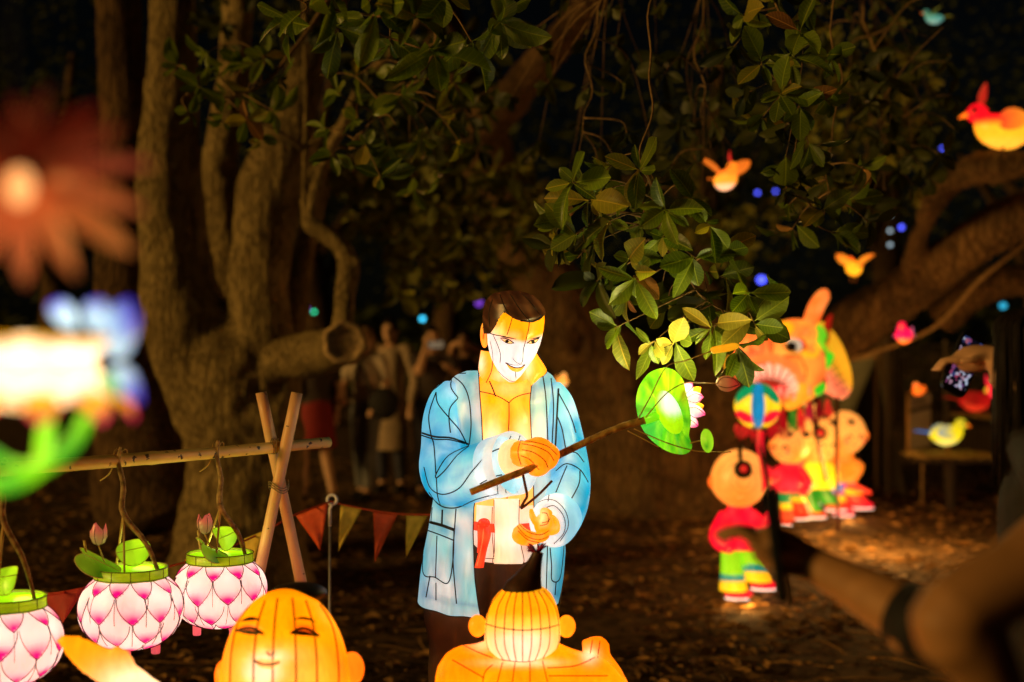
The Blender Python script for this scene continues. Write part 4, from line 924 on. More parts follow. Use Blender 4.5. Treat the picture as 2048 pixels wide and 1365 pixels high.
# pink flower behind the leaf
def petal(mb, base, tipv, w, nrm, curl=0.2, n=7):
    base, tipv = Vector(base), Vector(tipv); ax = tipv-base; L = ax.length; ax = ax/L
    nrm = Vector(nrm); nrm = (nrm-ax*nrm.dot(ax)).normalized(); sd = ax.cross(nrm); rows = []
    for k in range(n+1):
        t = k/n; hw = w*(math.sin(math.pi*min(1, t**0.8*0.93+0.05))**0.75)*(1 if t < 0.98 else 0.15)
        if k == n: hw = w*0.03
        c = base+ax*L*t+nrm*curl*L*math.sin(t*math.pi)*0.5
        rows.append([c+sd*hw*u+nrm*(0.35*hw*u*u) for u in (-1, -0.5, 0, 0.5, 1)])
    mb.loft(rows, closed=False); return mb
pf = MB(); cols = []
fc = P(1366, 808, 3.68)
for k, (a, b, w) in enumerate([((1362, 792), (1384, 766), 13), ((1366, 797), (1407, 794), 13), ((1366, 815), (1411, 830), 13), ((1362, 830), (1396, 853), 13), ((1360, 805), (1402, 775), 12), ((1362, 820), (1408, 812), 12), ((1358, 836), (1380, 856), 11)]):
    n0 = len(pf.v); petal(pf, P(*a, 3.66+0.006*(k > 3)), P(*b, 3.67+0.02*(k > 3)), w/F*3.66, (0, -1, 0), 0.2)
    A, B = Vector((*a, 0)), Vector((*b, 0))
    for p in pf.v[n0:]:
        u, v = PX(p); t = clamp((Vector((u, v, 0))-A).length/(B-A).length); cols.append(mixc(srgb(250, 240, 240), srgb(238, 50, 150), sstep(0.45, 1.0, t)) if k < 4 else mixc(srgb(255, 200, 60), srgb(255, 160, 30), t))
pf.c = cols
obj('pink_flower', pf, SILK, st)
fw = MB()
for a, b, c in [((1364, 795), (1385, 775), (1385, 766)), ((1372, 798), (1390, 788), (1408, 794)), ((1372, 800), (1392, 806), (1408, 795)), ((1372, 818), (1392, 816), (1411, 830)), ((1372, 822), (1390, 836), (1411, 831)), ((1366, 832), (1384, 842), (1396, 853))]:
    fw.tube([P(*q, 3.652) for q in spline([a, b, c], 5)], 0.0009, 5)
obj('petal_wire', fw, plain('magenta_wire', (0.25, 0.01, 0.08), 0.5), st)
wi = MB()
for ln in ([(1272, 845, 3.605), (1300, 795, 3.59), (1332, 735, 3.59), (1370, 722, 3.6), (1424, 702, 3.6)], [(1288, 840, 3.60), (1330, 790, 3.58), (1368, 767, 3.59), (1400, 767, 3.6), (1436, 767, 3.6)],
           [(1255, 862, 3.61), (1290, 880, 3.60), (1318, 895, 3.60)], [(1268, 858, 3.61), (1330, 885, 3.595), (1380, 900, 3.60), (1410, 904, 3.6), (1462, 904, 3.6)], [(1380, 887, 3.60), (1400, 882, 3.6), (1414, 881, 3.6)]):
    wi.tube([P(*q) for q in spline(ln, 6)], 0.0016, 5)
obj('stalk_wires', wi, plain('straw_wire', (0.42, 0.26, 0.07), 0.6), st)
ct = MB().stube([(*P(1422, 703, 3.6), 0.004), (*P(1427, 701, 3.6), 0.0085), (*P(1450, 697, 3.6), 0.0095), (*P(1470, 693, 3.6), 0.0085), (*P(1477, 692, 3.6), 0.004)], 4, 10)
obj('cattail', ct.paint(lambda p: srgb(205, 150, 22)), SILK, st)
bd = MB().stube([(*P(1432, 768, 3.6), 0.003), (*P(1440, 767, 3.6), 0.016), (*P(1455, 768, 3.6), 0.0205), (*P(1468, 769, 3.6), 0.014), (*P(1480, 770, 3.6), 0.002)], 4, 14); bdb = bd.bvh()
bo_ = obj('lotus_bud', bd.paint(lambda p: mixc(srgb(165, 120, 70), srgb(205, 70, 50), sstep(1445, 1475, PX(p)[0]))), SILK_DIM, st)
obj('bud_wire', surf_lines(bdb, [[(1434, 768), (1445, 756), (1465, 757), (1478, 769)], [(1436, 772), (1455, 776), (1478, 770)]], 0.001), BROWNWIRE, bo_)
lf2 = MB(); lf2.loft([[P(1414+t*13*math.cos(a)+t*2*math.sin(a), 882+t*24*math.sin(a), 3.59-0.01*(1-t)) for a in [k*math.tau/24 for k in range(24)]] for t in (0.02, 0.5, 0.85, 1.0)], True, (False, False))
obj('small_leaf', lf2.paint(lambda p: mixc(srgb(135, 190, 30), srgb(60, 140, 20), g(PX(p), (1413, 892), 6, 10))), SILK_DIM if False else SILK, st)
yb = MB().ell(P(1460, 905, 3.62), (0.012, 0.01, 0.012), 8, 6); 
bulb_or_fill(P(1342, 812, 3.66), 0.06, WHITE, 0.02, st)
bulb_or_fill(P(1300, 722, 3.80), 3.0, (1.0, 0.86, 0.32), 0.03, st)  # added fill lamp above the leaf, brightens the hanging foliage
bulb_or_fill(P(1392, 742, 3.72), 4.8, (1.0, 0.78, 0.26), 0.03, st)      # second added fill lamp, beside the flower, for the same leaves
# ------------------------------------------------------------------ bamboo rail, crossed canes, hanging lotus baskets
def bamboo_mat(name, c1, c2, spots=0.62):
    m, t, out = nodes(name); L = t.links.new
    p = N(t, 'ShaderNodeBsdfPrincipled'); p.inputs['Roughness'].default_value = 0.45; p.inputs['Specular IOR Level'].default_value = 0.4
    tc = N(t, 'ShaderNodeTexCoord'); nz = N(t, 'ShaderNodeTexNoise'); nz.inputs['Scale'].default_value = 38; nz.inputs['Detail'].default_value = 5
    n2 = N(t, 'ShaderNodeTexNoise'); n2.inputs['Scale'].default_value = 6; n2.inputs['Detail'].default_value = 5
    L(tc.outputs['Object'], nz.inputs['Vector']); L(tc.outputs['Object'], n2.inputs['Vector'])
    r1 = N(t, 'ShaderNodeValToRGB'); r1.color_ramp.elements[0].position = 0.35; r1.color_ramp.elements[0].color = (*c2, 1); r1.color_ramp.elements[1].position = 0.65; r1.color_ramp.elements[1].color = (*c1, 1)
    L(n2.outputs['Fac'], r1.inputs[0])
    r2 = N(t, 'ShaderNodeValToRGB'); r2.color_ramp.elements[0].position = spots; r2.color_ramp.elements[0].color = (0, 0, 0, 1); r2.color_ramp.elements[1].position = spots+0.03; r2.color_ramp.elements[1].color = (1, 1, 1, 1)
    L(nz.outputs['Fac'], r2.inputs[0])
    mx = N(t, 'ShaderNodeMixRGB'); mx.inputs[2].default_value = (0.05, 0.025, 0.012, 1); L(r2.outputs[0], mx.inputs[0]); L(r1.outputs[0], mx.inputs[1]); L(mx.outputs[0], p.inputs['Base Color'])
    L(p.outputs[0], out.inputs[0]); return m
BAMBOO = bamboo_mat('yellow_bamboo', (0.82, 0.52, 0.14), (0.62, 0.36, 0.08))
CANE = bamboo_mat('pale_cane', (0.74, 0.44, 0.22), (0.62, 0.34, 0.15), 0.68)
A_, B_ = P(657, 885, 4.22), P(-320, 960, 3.12)
rail = thing('bamboo_rail', 'yellow bamboo rail with dark scuffs that carries the lotus baskets', 'bamboo pole', B_)
mb = MB(); n = 60; pts = []; rad = []
for i in range(n+1):
    t = i/n; pts.append(B_.lerp(A_, t)+Vector((0, 0, -0.006*math.sin(math.pi*t)))); f = (t*5.3) % 1.0
    rad.append(0.0165*(1.10 if f < 0.03 or f > 0.985 else 1.0)*lerp(1.12, 0.95, t))
mb.tube(pts, rad, 16)
obj('cane', mb, BAMBOO, rail)
def on_rail(px):
    for i in range(400):
        p = B_.lerp(A_, i/400)
        if PX(p)[0] >= px: return p
    return A_
jw = MB(); c = on_rail(548)
for k in range(4):
    jw.tube([c+Vector((0.006*(k-1.5)+0.003*math.sin(a), 0.022*math.cos(a), 0.022*math.sin(a))) for a in [j*math.tau/14 for j in range(15)]], 0.0016, 5)
obj('wire_binding', jw, plain('tie_wire', (0.35, 0.26, 0.12), 0.4, metal=0.4), rail)
def trestle(c, yaw, label):
    t = thing('cane_trestle', label, 'trestle', (c.x, c.y, 0), 0)
    for s in (-1, 1):
        d = Vector((s*0.205, 0.03*s, 1.0)); k = Vector((c.x+0.0, c.y-0.03*s, c.z-0.115))
        a = k+d*(-k.z); b = k+d*0.268
        m = MB(); m.tube([a.lerp(b, i/20) for i in range(21)], [0.0165*(1.0 if i % 6 else 1.05) for i in range(21)], 12)
        obj('cane', m, CANE, t)
    m = MB(); k = Vector((c.x, c.y, c.z-0.115))
    for j in range(3): m.tube([k+Vector((0.028*math.cos(a), 0.05*math.sin(a), 0.007*(j-1)+0.01*math.sin(2*a))) for a in [q*math.tau/16 for q in range(17)]], 0.0014, 5)
    obj('wire_binding', m, plain('tie_wire_b', (0.25, 0.18, 0.08), 0.4), t); return t
cT = on_rail(556)
trestle(cT, 0, 'two pale canes crossed and tied under the end of the bamboo rail')

def lotus_basket(loc, rz, S, label, group):
    """pumpkin-shaped lotus lantern; local origin at the middle of its body"""
    t = thing('lotus_basket_lantern', label, 'lantern', loc, rz, group); t.scale = (S, S, S)
    R, H = 0.129, 0.098; NP = 10; PW = math.pi/10
    def srf(th, s, off=0.0):
        ph = lerp(0.62, 2.93, s); r = R*math.sin(ph)**0.78+off; z = H*math.cos(ph)*1.02+off*math.cos(ph)
        r *= 1+0.012*math.cos(th*NP)
        return Vector((r*math.cos(th), r*math.sin(th), z))
    tips = []; jr = random.Random(label)
    ROWS = [(-0.08, 0.21), (0.21, 0.50), (0.50, 0.77), (0.77, 0.97)]
    for k, (s0, s1) in enumerate(ROWS):
        for j in range(NP): tips.append(((j+0.5*(k % 2))*math.tau/NP+jr.gauss(0, 0.035), s0, s1+jr.gauss(0, 0.014)))
    nu, nv = 126, 48; mb = MB(); cols = []; rows = []
    for i in range(nv+1):
        s = i/nv; row = []
        for j in range(nu):
            th = j*math.tau/nu; row.append(srf(th, s)); best = 0.0
            for tt, s0, s1 in tips:
                if 0 <= s1-s < 0.30:
                    d = (th-tt+math.pi) % math.tau-math.pi
                    fr = clamp((s-s0)/(s1-s0)); wd = PW*(1-fr**2.1)+0.01
                    if abs(d) < wd:
                        b = math.exp(-((s1-s)/0.12)**2)*(1-0.25*(abs(d)/wd)); best = max(best, b)
            n = noise.noise(Vector((th*1.4, s*3, 3)))
            c = mixc(srgb(246, 204, 200), srgb(250, 238, 230), clamp(0.5+n))
            c = mixc(c, srgb(232, 8, 128), clamp(best*(1.45+0.7*noise.noise(Vector((th*2.3, s*5, rz*9)))))); cols.append(c)
        rows.append(row)
    mb.loft(rows, True, (False, True)); mb.c = cols+[]
    obj('petal_body', mb, SILK_J, t, local=True)
    w = MB()
    for tt, s0, s1 in tips:
        for sd in (-1, 1):
            q = []
            for i in range(13):
                f = i/12; s = lerp(max(s0, 0.0), s1, f); fr = (s-s0)/(s1-s0)
                q.append(srf(tt+sd*PW*(1-fr**2.1), s, 0.0008))
            w.tube(q, 0.0011, 4)
        if s1 < 0.9: w.tube([srf(tt, lerp(s1, min(1, s1+0.29), i/8), 0.0008) for i in range(9)], 0.0009, 4)
    o = obj('petal_wires', w, MAGWIRE, t, local=True); o['kind'] = 'stuff'
    col = MB(); zc = H*1.02*math.cos(0.62); rc = R*math.sin(0.62)**0.78
    col.lathe([(rc+0.004, zc-0.004), (rc+0.007, zc), (rc+0.006, zc+0.022), (rc+0.002, zc+0.025), (rc-0.002, zc+0.023)], 40)
    ck = obj('collar', col.paint(lambda p: mixc(srgb(120, 140, 10), srgb(165, 180, 25), clamp(0.5+noise.noise(p*30)))), SILK_DIM2, t, local=True)
    cw = MB()
    for z in (zc, zc+0.024): cw.tube([Vector(((rc+0.0075)*math.cos(a*math.tau/40), (rc+0.0075)*math.sin(a*math.tau/40), z)) for a in range(41)], 0.0012, 5)
    for a in range(12): cw.tube([Vector(((rc+0.0072)*math.cos(a*math.tau/12), (rc+0.0072)*math.sin(a*math.tau/12), z)) for z in (zc, zc+0.024)], 0.0010, 4)
    obj('collar_wire', cw, BROWNWIRE, ck, local=True)
    cap = MB().lathe([(rc+0.002, zc+0.018), (rc*0.6, zc+0.021), (rc*0.2, zc+0.022), (0.001, zc+0.022)], 36)
    obj('top_disc', cap.paint(lambda p: mixc(srgb(150, 220, 10), srgb(120, 190, 10), clamp(0.5+noise.noise(p*25)))), SILK, t, local=True)
    for a in (-1.75, 0.2, 2.4):
        f = MB().lathe([(0.012, -H+0.012), (0.0115, -H-0.018), (0.010, -H-0.021), (0.001, -H-0.021)], 12, (0.062*math.cos(a), 0.062*math.sin(a), 0))
        obj('foot', f.paint(lambda p: srgb(225, 110, 120)), SILK_DIM, t, local=True)
    # little leaves and a bud on the rim
    def disc(name, c, rx, ry, rot, heart=False):
        rows = []
        for q in (0.02, 0.35, 0.7, 1.0):
            row = []
            for k in range(32):
                a = k*math.tau/32; r = 1.0
                if heart: r = 1.0-0.42*math.exp(-((a-math.pi)/0.5)**2)
                row.append(Vector(c)+rot @ Vector((rx*q*r*math.cos(a), ry*q*r*math.sin(a), 0.012*q*q*math.cos(2*a))))
            rows.append(row)
        m = MB().loft(rows, True, (False, False))
        l = obj(name, m.paint(lambda p: mixc(srgb(70, 112, 10), srgb(150, 175, 30), clamp(0.5+0.9*noise.noise(p*16)))), SILK_DIM2, t, local=True)
        e = MB().tube(rows[-1]+[rows[-1][0]], 0.0011, 4); 
        e.tube([rows[-1][0].lerp(rows[-1][16], i/4) for i in range(5)], 0.0009, 4); e.tube([rows[-1][8].lerp(rows[-1][24], i/4) for i in range(5)], 0.0009, 4)
        obj('leaf_wire', e, STRAW, l, local=True)
    q = Matrix.Rotation(0.5, 3, 'Y') @ Matrix.Rotation(0.75, 3, 'X')
    disc('heart_leaf', (-0.086, -0.045, zc+0.046), 0.066, 0.034, q, True)
    disc('round_leaf', (0.006, -0.01, zc+0.066), 0.043, 0.036, Matrix.Rotation(1.05, 3, 'X') @ Matrix.Rotation(0.2, 3, 'Z'))
    bz = zc+0.085; b = MB(); bc = Vector((-0.078, -0.02, bz))
    b.lathe([(0.003, 0), (0.014, 0.006), (0.021, 0.022), (0.021, 0.036), (0.017, 0.046)], 16, bc)
    for k in range(16*4, 16*5): b.v[k].z += 0.010*math.cos((k-64)*math.tau/16*3)
    bb = obj('lotus_bud', b.paint(lambda p: mixc(srgb(150, 130, 70), srgb(205, 92, 80), sstep(bz+0.012, bz+0.05, p.z))), SILK_DIM2, t, local=True)
    bw = MB()
    for a in (-2.0, -1.0, 0.2, 1.6, 3.0): bw.tube([bc+Vector((r*math.cos(a), r*math.sin(a), z)) for r, z in ((0.004, 0), (0.0148, 0.006), (0.0218, 0.022), (0.0218, 0.036), (0.017, 0.05))], 0.0009, 4)
    obj('bud_wire', bw, BROWNWIRE, bb, local=True)
    sk = MB(); sk.stube([(-0.05, -0.03, zc+0.02, 0.0025), (-0.066, -0.03, zc+0.05, 0.002), (-0.078, -0.02, bz, 0.002)], 4, 6); sk.stube([(-0.105, -0.03, zc+0.05, 0.003), (-0.112, -0.03, zc+0.10, 0.004)], 3, 6)
    obj('stalk', sk, STRAW, t, local=True)
    bulb_or_fill(parent_matrix(t) @ Vector((0.02, -0.03, -0.045)), 0.17*LB, WHITE, 0.02, t)
    bulb_or_fill(parent_matrix(t) @ Vector((0.0, 0.0, 0.02)), 0.05*LB, WHITE, 0.02, t)
    bulb_or_fill(parent_matrix(t) @ Vector((0.03, 0.03, zc+0.035)), 0.8*LB, (0.85, 0.9, 0.25), 0.03, t)  # added fill lamp above the top disc, brightens rail and handle
    return t, zc, rc
LB = 0.8
MAGWIRE = plain('plum_wire', (0.11, 0.012, 0.035), 0.5)
STRAW = plain('straw', (0.45, 0.30, 0.08), 0.6)
SILK_DIM2 = silk('lantern_silk_soft', 0.42, 0.5, 0.25)
GRP = 'lotus baskets on the bamboo rail'
def hang(px, py, Y, S, rz, railpx, label, fork):
    c = P(px, py, Y); t, zc, rc = lotus_basket(c, rz, S, label, GRP)
    top = on_rail(railpx); k = P(*fork)
    h = MB(); 
    def rim(a): return c+Vector((S*rc*0.97*math.cos(a), S*rc*0.97*math.sin(a), S*(zc+0.015)))
    h.stube([(*(top+Vector((0.004, -0.018, 0.03))), 0.004), (*(top+Vector((0, -0.02, -0.01))), 0.0065), (*((top+k)/2+Vector((0.006, -0.01, 0))), 0.007), (*k, 0.0085), (*((k+rim(-0.35))/2+Vector((0.012, 0, 0))), 0.0065), (*rim(-0.35), 0.005)], 5, 8)
    for i, p in enumerate(h.v): h.v[i] = p+Vector((noise.noise(p*70), noise.noise(p*70+Vector((9, 0, 0))), 0))*0.0018
    obj('twig_handle', h, TWIG, t)
    for a in (2.3, -1.5):
        s = MB().stube([(*k, 0.0035), (*((k+rim(a))/2), 0.003), (*rim(a), 0.003)], 4, 6); obj('strut', s, STRAW, t)
    w = MB(); q = top
    w.tube([q+Vector((0.012*math.sin(a*0.7), -0.024*math.cos(a), 0.024*math.sin(a))) for a in [j*math.tau*1.6/18 for j in range(19)]], 0.0018, 5)
    w.tube([Vector(x) for x in spline([q+Vector((-0.01, -0.02, 0.0)), q+Vector((-0.02, -0.03, -0.035)), q+Vector((-0.045, -0.03, -0.055))], 5)], 0.0018, 5)
    obj('hook_wire', w, STRAW, t)
    return t
hang(262, 1218, 3.60, 1.0, 0.25, 240, 'pink lotus basket lantern hanging between two others on the rail', (247, 1028, 3.60))
hang(440, 1182, 3.86, 0.985, 1.0, 436, 'pink lotus basket lantern hanging nearest the crossed canes', (441, 1015, 3.84))
hang(12, 1284, 3.36, 1.02, -0.4, 0, 'pink lotus basket lantern hanging farthest from the crossed canes', (8, 1045, 3.36))

# ------------------------------------------------------------------ pennant line and its stake
stk = thing('pigtail_stake', 'thin metal stake with a white ring top holding the pennant line', 'stake', (P(660, 1000, 4.95).x, 4.95, 0))
m = MB(); top = P(660, 1018, 4.95); m.tube([Vector((top.x-0.003, 4.95, -0.05)), top], 0.0045, 8); obj('rod', m, GREY, stk)
m = MB(); rc_ = P(664, 1000, 4.95); m.tube([top+Vector((0, 0, -0.06)), top]+[rc_+Vector((0.0165*math.sin(a), 0.004*math.sin(a/2), -0.0165*math.cos(a))) for a in [j*math.tau*1.02/20 for j in range(21)]], 0.0055, 8); obj('ring', m, WHITEPL, stk)
PEN = {'o': plain('orange_pennant', (0.62, 0.085, 0.02), 0.6, 0.2, 40), 'y': plain('yellow_pennant', (0.70, 0.52, 0.05), 0.6, 0.2, 40), 'r': plain('red_pennant', (0.42, 0.03, 0.02), 0.6, 0.2, 40)}
def pennants(name, label, cordpts, flags):
    t = thing(name, label, 'bunting', P(*cordpts[0]))
    m = MB(); q = [P(*a) for a in spline(cordpts, 8)]; m.tube(q, 0.0035, 6); obj('cord', m, PEN['o'], t)
    for (a, b, c, Y, k) in flags:
        A, B, T = P(*a, Y), P(*b, Y+0.02), P(*c, Y-0.01); rows = []
        for i in range(9):
            f = i/8; l, r = A.lerp(T, f), B.lerp(T, f); row = []
            for j in range(7):
                u = j/6; p = l.lerp(r, u); p.y += 0.014*math.sin(u*7+f*5+a[0])*f*(1-f*0.4); row.append(p)
            rows.append(row)
        rows2 = [[p+Vector((0, 0.002, 0)) for p in reversed(r)] for r in rows]
        obj('pennant', MB().loft([x+y for x, y in zip(rows, rows2)]), PEN[k], t)
pennants('pennant_line', 'orange and yellow pennants strung from the stake behind the blue-jacketed figure', [(660, 1004, 4.95), (760, 1024, 5.0), (845, 1030, 5.05), (960, 1026, 5.1), (1030, 1012, 5.15)],
    [((681, 1010), (724, 1018), (677, 1104), 4.96, 'y'), ((746, 1021), (796, 1028), (750, 1124), 5.0, 'o'), ((812, 1027), (856, 1030), (812, 1116), 5.04, 'y'), ((880, 1029), (926, 1029), (888, 1120), 5.08, 'o'), ((946, 1027), (990, 1022), (950, 1110), 5.1, 'y')])
pennants('pennant_line', 'orange, yellow and red pennants strung from the stake past the lotus baskets', [(660, 1004, 4.95), (590, 1030, 4.8), (520, 1068, 4.65), (420, 1110, 4.4), (320, 1138, 4.15), (160, 1178, 3.9), (60, 1192, 3.75)],
    [((657, 1006), (592, 1032), (640, 1102), 4.88, 'o'), ((528, 1062), (488, 1078), (500, 1150), 4.62, 'y'), ((420, 1104), (370, 1120), (385, 1200), 4.35, 'o'), ((170, 1174), (82, 1192), (118, 1262), 3.84, 'r')])

# ------------------------------------------------------------------ the two lantern boys in front
def meridians(bvh, lines, r): return surf_lines(bvh, lines, r)
boyA = thing('lantern_boy', 'round-faced smiling lantern boy glowing orange in front of the crossed canes', 'lantern', (P(575, 1300, 3.0).x, 3.0, 0))
YA = 3.0
def headA():
    def fn(p, d):
        k = 1+0.06*math.exp(-((d.z+0.35)/0.35)**2)
        q = Vector((p.x*k, p.y*k, p.z)); return q
    mb = MB().ell(P(570, 1362, YA), (0.134, 0.135, 0.193), 72, 60, None, fn)
    for p in mb.v:
        if p.y < YA:
            q = PX(p)
            p.y -= 0.016*g(q, (540, 1296), 10, 16)+0.012*(g(q, (490, 1318), 26, 22)+g(q, (585, 1322), 30, 24))
            p.y += 0.010*(g(q, (497, 1266), 24, 10)+g(q, (607, 1266), 26, 10))+0.006*g(q, (530, 1336), 26, 4)
    return mb
hA = headA(); hAb = hA.bvh()
def dye_glowA(p):
    q = PX(p); t = clamp(1.1*g(q, (520, 1345), 42, 34)+0.5*g(q, (560, 1310), 60, 18)+0.3*g(q, (600, 1355), 60, 30))  # pale area round the mouth: lamp's hot spot painted into the dye
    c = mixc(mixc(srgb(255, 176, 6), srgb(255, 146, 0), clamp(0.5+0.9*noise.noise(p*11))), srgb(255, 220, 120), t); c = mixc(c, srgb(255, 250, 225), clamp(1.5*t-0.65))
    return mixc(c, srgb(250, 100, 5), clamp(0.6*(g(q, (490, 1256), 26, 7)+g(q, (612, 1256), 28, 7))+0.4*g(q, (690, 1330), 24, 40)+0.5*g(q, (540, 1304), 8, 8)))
obj('head', hA.paint(dye_glowA), SILK, boyA)
AL = [[(x0, 1196+(abs(x0-572)/12)**1.5), (x0+(x0-572)*0.35, 1250), (x0+(x0-572)*0.52, 1310), (x0+(x0-572)*0.55, 1365), (x0+(x0-572)*0.5, 1430)] for x0 in (500, 530, 555, 585, 612, 640, 662)]
obj('wire_lines', surf_lines(hAb, AL, 0.0019), BROWNWIRE, boyA)
for poly in ([(478, 1244), (492, 1236), (508, 1234), (522, 1240), (508, 1238), (492, 1240)], [(586, 1240), (602, 1234), (618, 1236), (634, 1246), (618, 1241), (602, 1239)]): obj('eyebrow', surf_patch(hAb, poly, 0.002), PAINTBLK, boyA, smooth=False)
for poly in ([(476, 1264), (492, 1260), (508, 1262), (520, 1268), (506, 1270), (490, 1268)], [(584, 1268), (600, 1262), (616, 1264), (632, 1272), (616, 1272), (600, 1271)]): obj('eye', surf_patch(hAb, poly, 0.0032), plain('grey_green_paint', (0.09, 0.10, 0.05), 0.5), boyA, smooth=False)
for poly in ([(474, 1260), (490, 1250), (508, 1251), (524, 1264), (508, 1258), (490, 1258)], [(582, 1264), (598, 1252), (618, 1253), (636, 1268), (618, 1260), (600, 1259)]): obj('eyelid', surf_patch(hAb, poly, 0.0022).paint(lambda p: srgb(250, 128, 20)), SILK, boyA, smooth=False)
for ln in ([(474, 1262), (490, 1257), (508, 1258), (526, 1268)], [(582, 1267), (600, 1258), (618, 1260), (638, 1273)]): obj('lash_line', surf_lines(hAb, [[2.0]+ln], 0.0016, off=0.0035), PAINTBLK, boyA)
obj('lip', surf_patch(hAb, [(508, 1322), (524, 1318), (540, 1320), (558, 1318), (562, 1325), (544, 1338), (522, 1336)], 0.0022, 3).paint(lambda p: srgb(255, 196, 120)), SILK, boyA)
obj('mouth', surf_lines(hAb, [[1.4, (506, 1320), (522, 1328), (540, 1329), (560, 1325)]], 0.0016, off=0.002), plain('brick_paint', (0.30, 0.06, 0.02), 0.5), boyA)
obj('nose_line', surf_lines(hAb, [[(533, 1304), (540, 1311), (549, 1304)]], 0.0015, off=0.002), BROWNWIRE, boyA)
for c, r in ((P(704, 1338, 3.02), (0.026, 0.02, 0.036)), (P(446, 1352, 3.06), (0.018, 0.02, 0.033))):
    obj('ear', MB().ell(c, r, 16, 12).paint(lambda p: srgb(255, 140, 20)), SILK, boyA)
tf = MB(); tf.ell(P(598, 1186, 3.05), (0.06, 0.06, 0.022), 24, 12); obj('hair_tuft', tf, HAIRCLOTH, boyA)
def boy_body(base, hz, sh, arms, yaw=0.0):
    """torso, legs and arms of a plump lantern child as one skin"""
    m = MB(); x, y = base
    m.stube([(x, y, hz+0.03, 0.07), (x, y, hz-0.04, 0.10), (x, y, hz-0.14, 0.15), (x, y, hz-0.28, 0.16), (x, y, hz-0.36, 0.14)], 5, 24)
    for s in (-1, 1):
        m.stube([(x+s*0.07, y, hz-0.32, 0.085), (x+s*0.09, y, hz-0.48, 0.075), (x+s*0.09, y, max(0.08, 0.10), 0.06)], 4, 16)
        m.ell((x+s*0.095, y-0.05*math.cos(yaw), 0.05), (0.055, 0.10, 0.05), 14, 10)
    for a in arms: m.stube(a, 5, 14)
    return fuse(m, 0.009, 4)
hz = 0.735
bA = P(575, 1300, YA)
fingersA = []
tipA = P(120, 1276, 2.88)
armA = [[(bA.x-0.12, YA, hz-0.09, 0.06), (bA.x-0.24, YA-0.04, hz-0.12, 0.05), (*P(305, 1420, 2.90), 0.044), (*P(282, 1384, 2.89), 0.036), (*P(262, 1362, 2.885), 0.032), (*P(240, 1350, 2.88), 0.030)],
        [(bA.x+0.12, YA, hz-0.09, 0.06), (bA.x+0.24, YA-0.05, hz-0.2, 0.05), (bA.x+0.16, YA-0.17, hz-0.26, 0.042)]]
for k in range(4):
    o_ = (k-1.5)*15; ex, ey = 0.46*o_, -0.88*o_; l = (0.82, 1.0, 0.97, 0.8)[k]
    armA.append([(*P(250+ex, 1352+ey, 2.875), 0.0125), (*P(250-70*l+ex, 1352-34*l+ey, 2.865), 0.0125), (*P(250-135*l+ex*0.8, 1352-80*l+ey*0.7, 2.87), 0.0075)])
armA.append([(*P(262, 1340, 2.87), 0.013), (*P(250, 1312, 2.86), 0.012), (*P(225, 1296, 2.86), 0.008)])
body = boy_body((bA.x, YA), hz, 0.3, armA)
obj('body', body.paint(lambda p: mixc(srgb(255, 168, 14), srgb(255, 240, 200), clamp(1.3*g(PX(p), (270, 1372), 70, 40)))), SILK, boyA)
obj('hand_line', surf_lines(body.bvh(), [[(130, 1277), (180, 1305), (245, 1340)], [(125, 1290), (178, 1322), (240, 1356)], [(150, 1276), (195, 1298), (252, 1328)]], 0.0012), BROWNWIRE, boyA)
obj('apron', MB().loft([ring(y, 575-w, 575+w, 0.165, YA, 40) for y, w in ((1500, 130), (1560, 158), (1640, 168), (1700, 160))]).paint(lambda p: srgb(225, 40, 35)), SILK, boyA)
for z, w in ((0.80, 0.26), (0.5, 0.4)): bulb_or_fill((bA.x-0.05, YA-0.03, z), w, (1, 0.75, 0.4), 0.03, boyA)
bulb_or_fill((bA.x+0.1, YA-0.0, 0.13), 5.0, WARM, 0.04, boyA)  # added fill lamp at the feet, warms the ground
bulb_or_fill(P(330, 1420, 2.95), 0.12, WHITE, 0.02, boyA)

YB = 3.3
boyB = thing('lantern_boy', 'lantern boy seen from behind with a dark topknot and raised hand', 'lantern', (P(1045, 1300, YB).x, YB, 0))
def headB():
    rows = []
    for y, xl, xr, b in [(1176, 1010, 1088, 0.04), (1180, 1004, 1094, 0.055), (1188, 995, 1102, 0.07), (1200, 986, 1109, 0.082), (1215, 979, 1114, 0.09), (1232, 973, 1118, 0.096), (1250, 970, 1120, 0.098), (1262, 970, 1121, 0.098), (1278, 969, 1120, 0.096), (1292, 972, 1116, 0.092), (1306, 978, 1108, 0.085), (1318, 988, 1098, 0.074), (1324, 994, 1092, 0.066)]:
        rows.append(ring(y, xl, xr, b, YB, 64))
    rs = []
    for a, b in zip(rows, rows[1:]): rs += [a, [p.lerp(q, 0.5) for p, q in zip(a, b)]]
    return MB().loft(rs+[rows[-1]])
hB = headB(); hBb = hB.bvh()
obj('head', hB.paint(lambda p: mixc(mixc(srgb(255, 172, 12), srgb(255, 206, 80), sstep(1225, 1255, PX(p)[1])), srgb(255, 246, 222), sstep(1250, 1285, PX(p)[1])*clamp(1.2-abs(PX(p)[0]-1040)/75))), SILK, boyB)  # white low on the head: glow of the lamp put into the dye
obj('wire_lines', surf_lines(hBb, [[(1045+f*44, 1182), (1045+f*68, 1215), (1045+f*76, 1260), (1045+f*72, 1295), (1045+f*52, 1322)] for f in (-0.96, -0.72, -0.48, -0.24, 0, 0.24, 0.48, 0.72, 0.96)]+[[(971, 1248), (1000, 1256), (1045, 1261), (1090, 1257), (1120, 1249)], [(992, 1318), (1045, 1324), (1096, 1318)]], 0.0012), BROWNWIRE, boyB)
for c in (P(955, 1252, YB), P(1133, 1253, YB)): obj('ear', MB().ell(c, (0.021, 0.018, 0.026), 14, 10).paint(lambda p: srgb(255, 160, 20)), SILK, boyB)
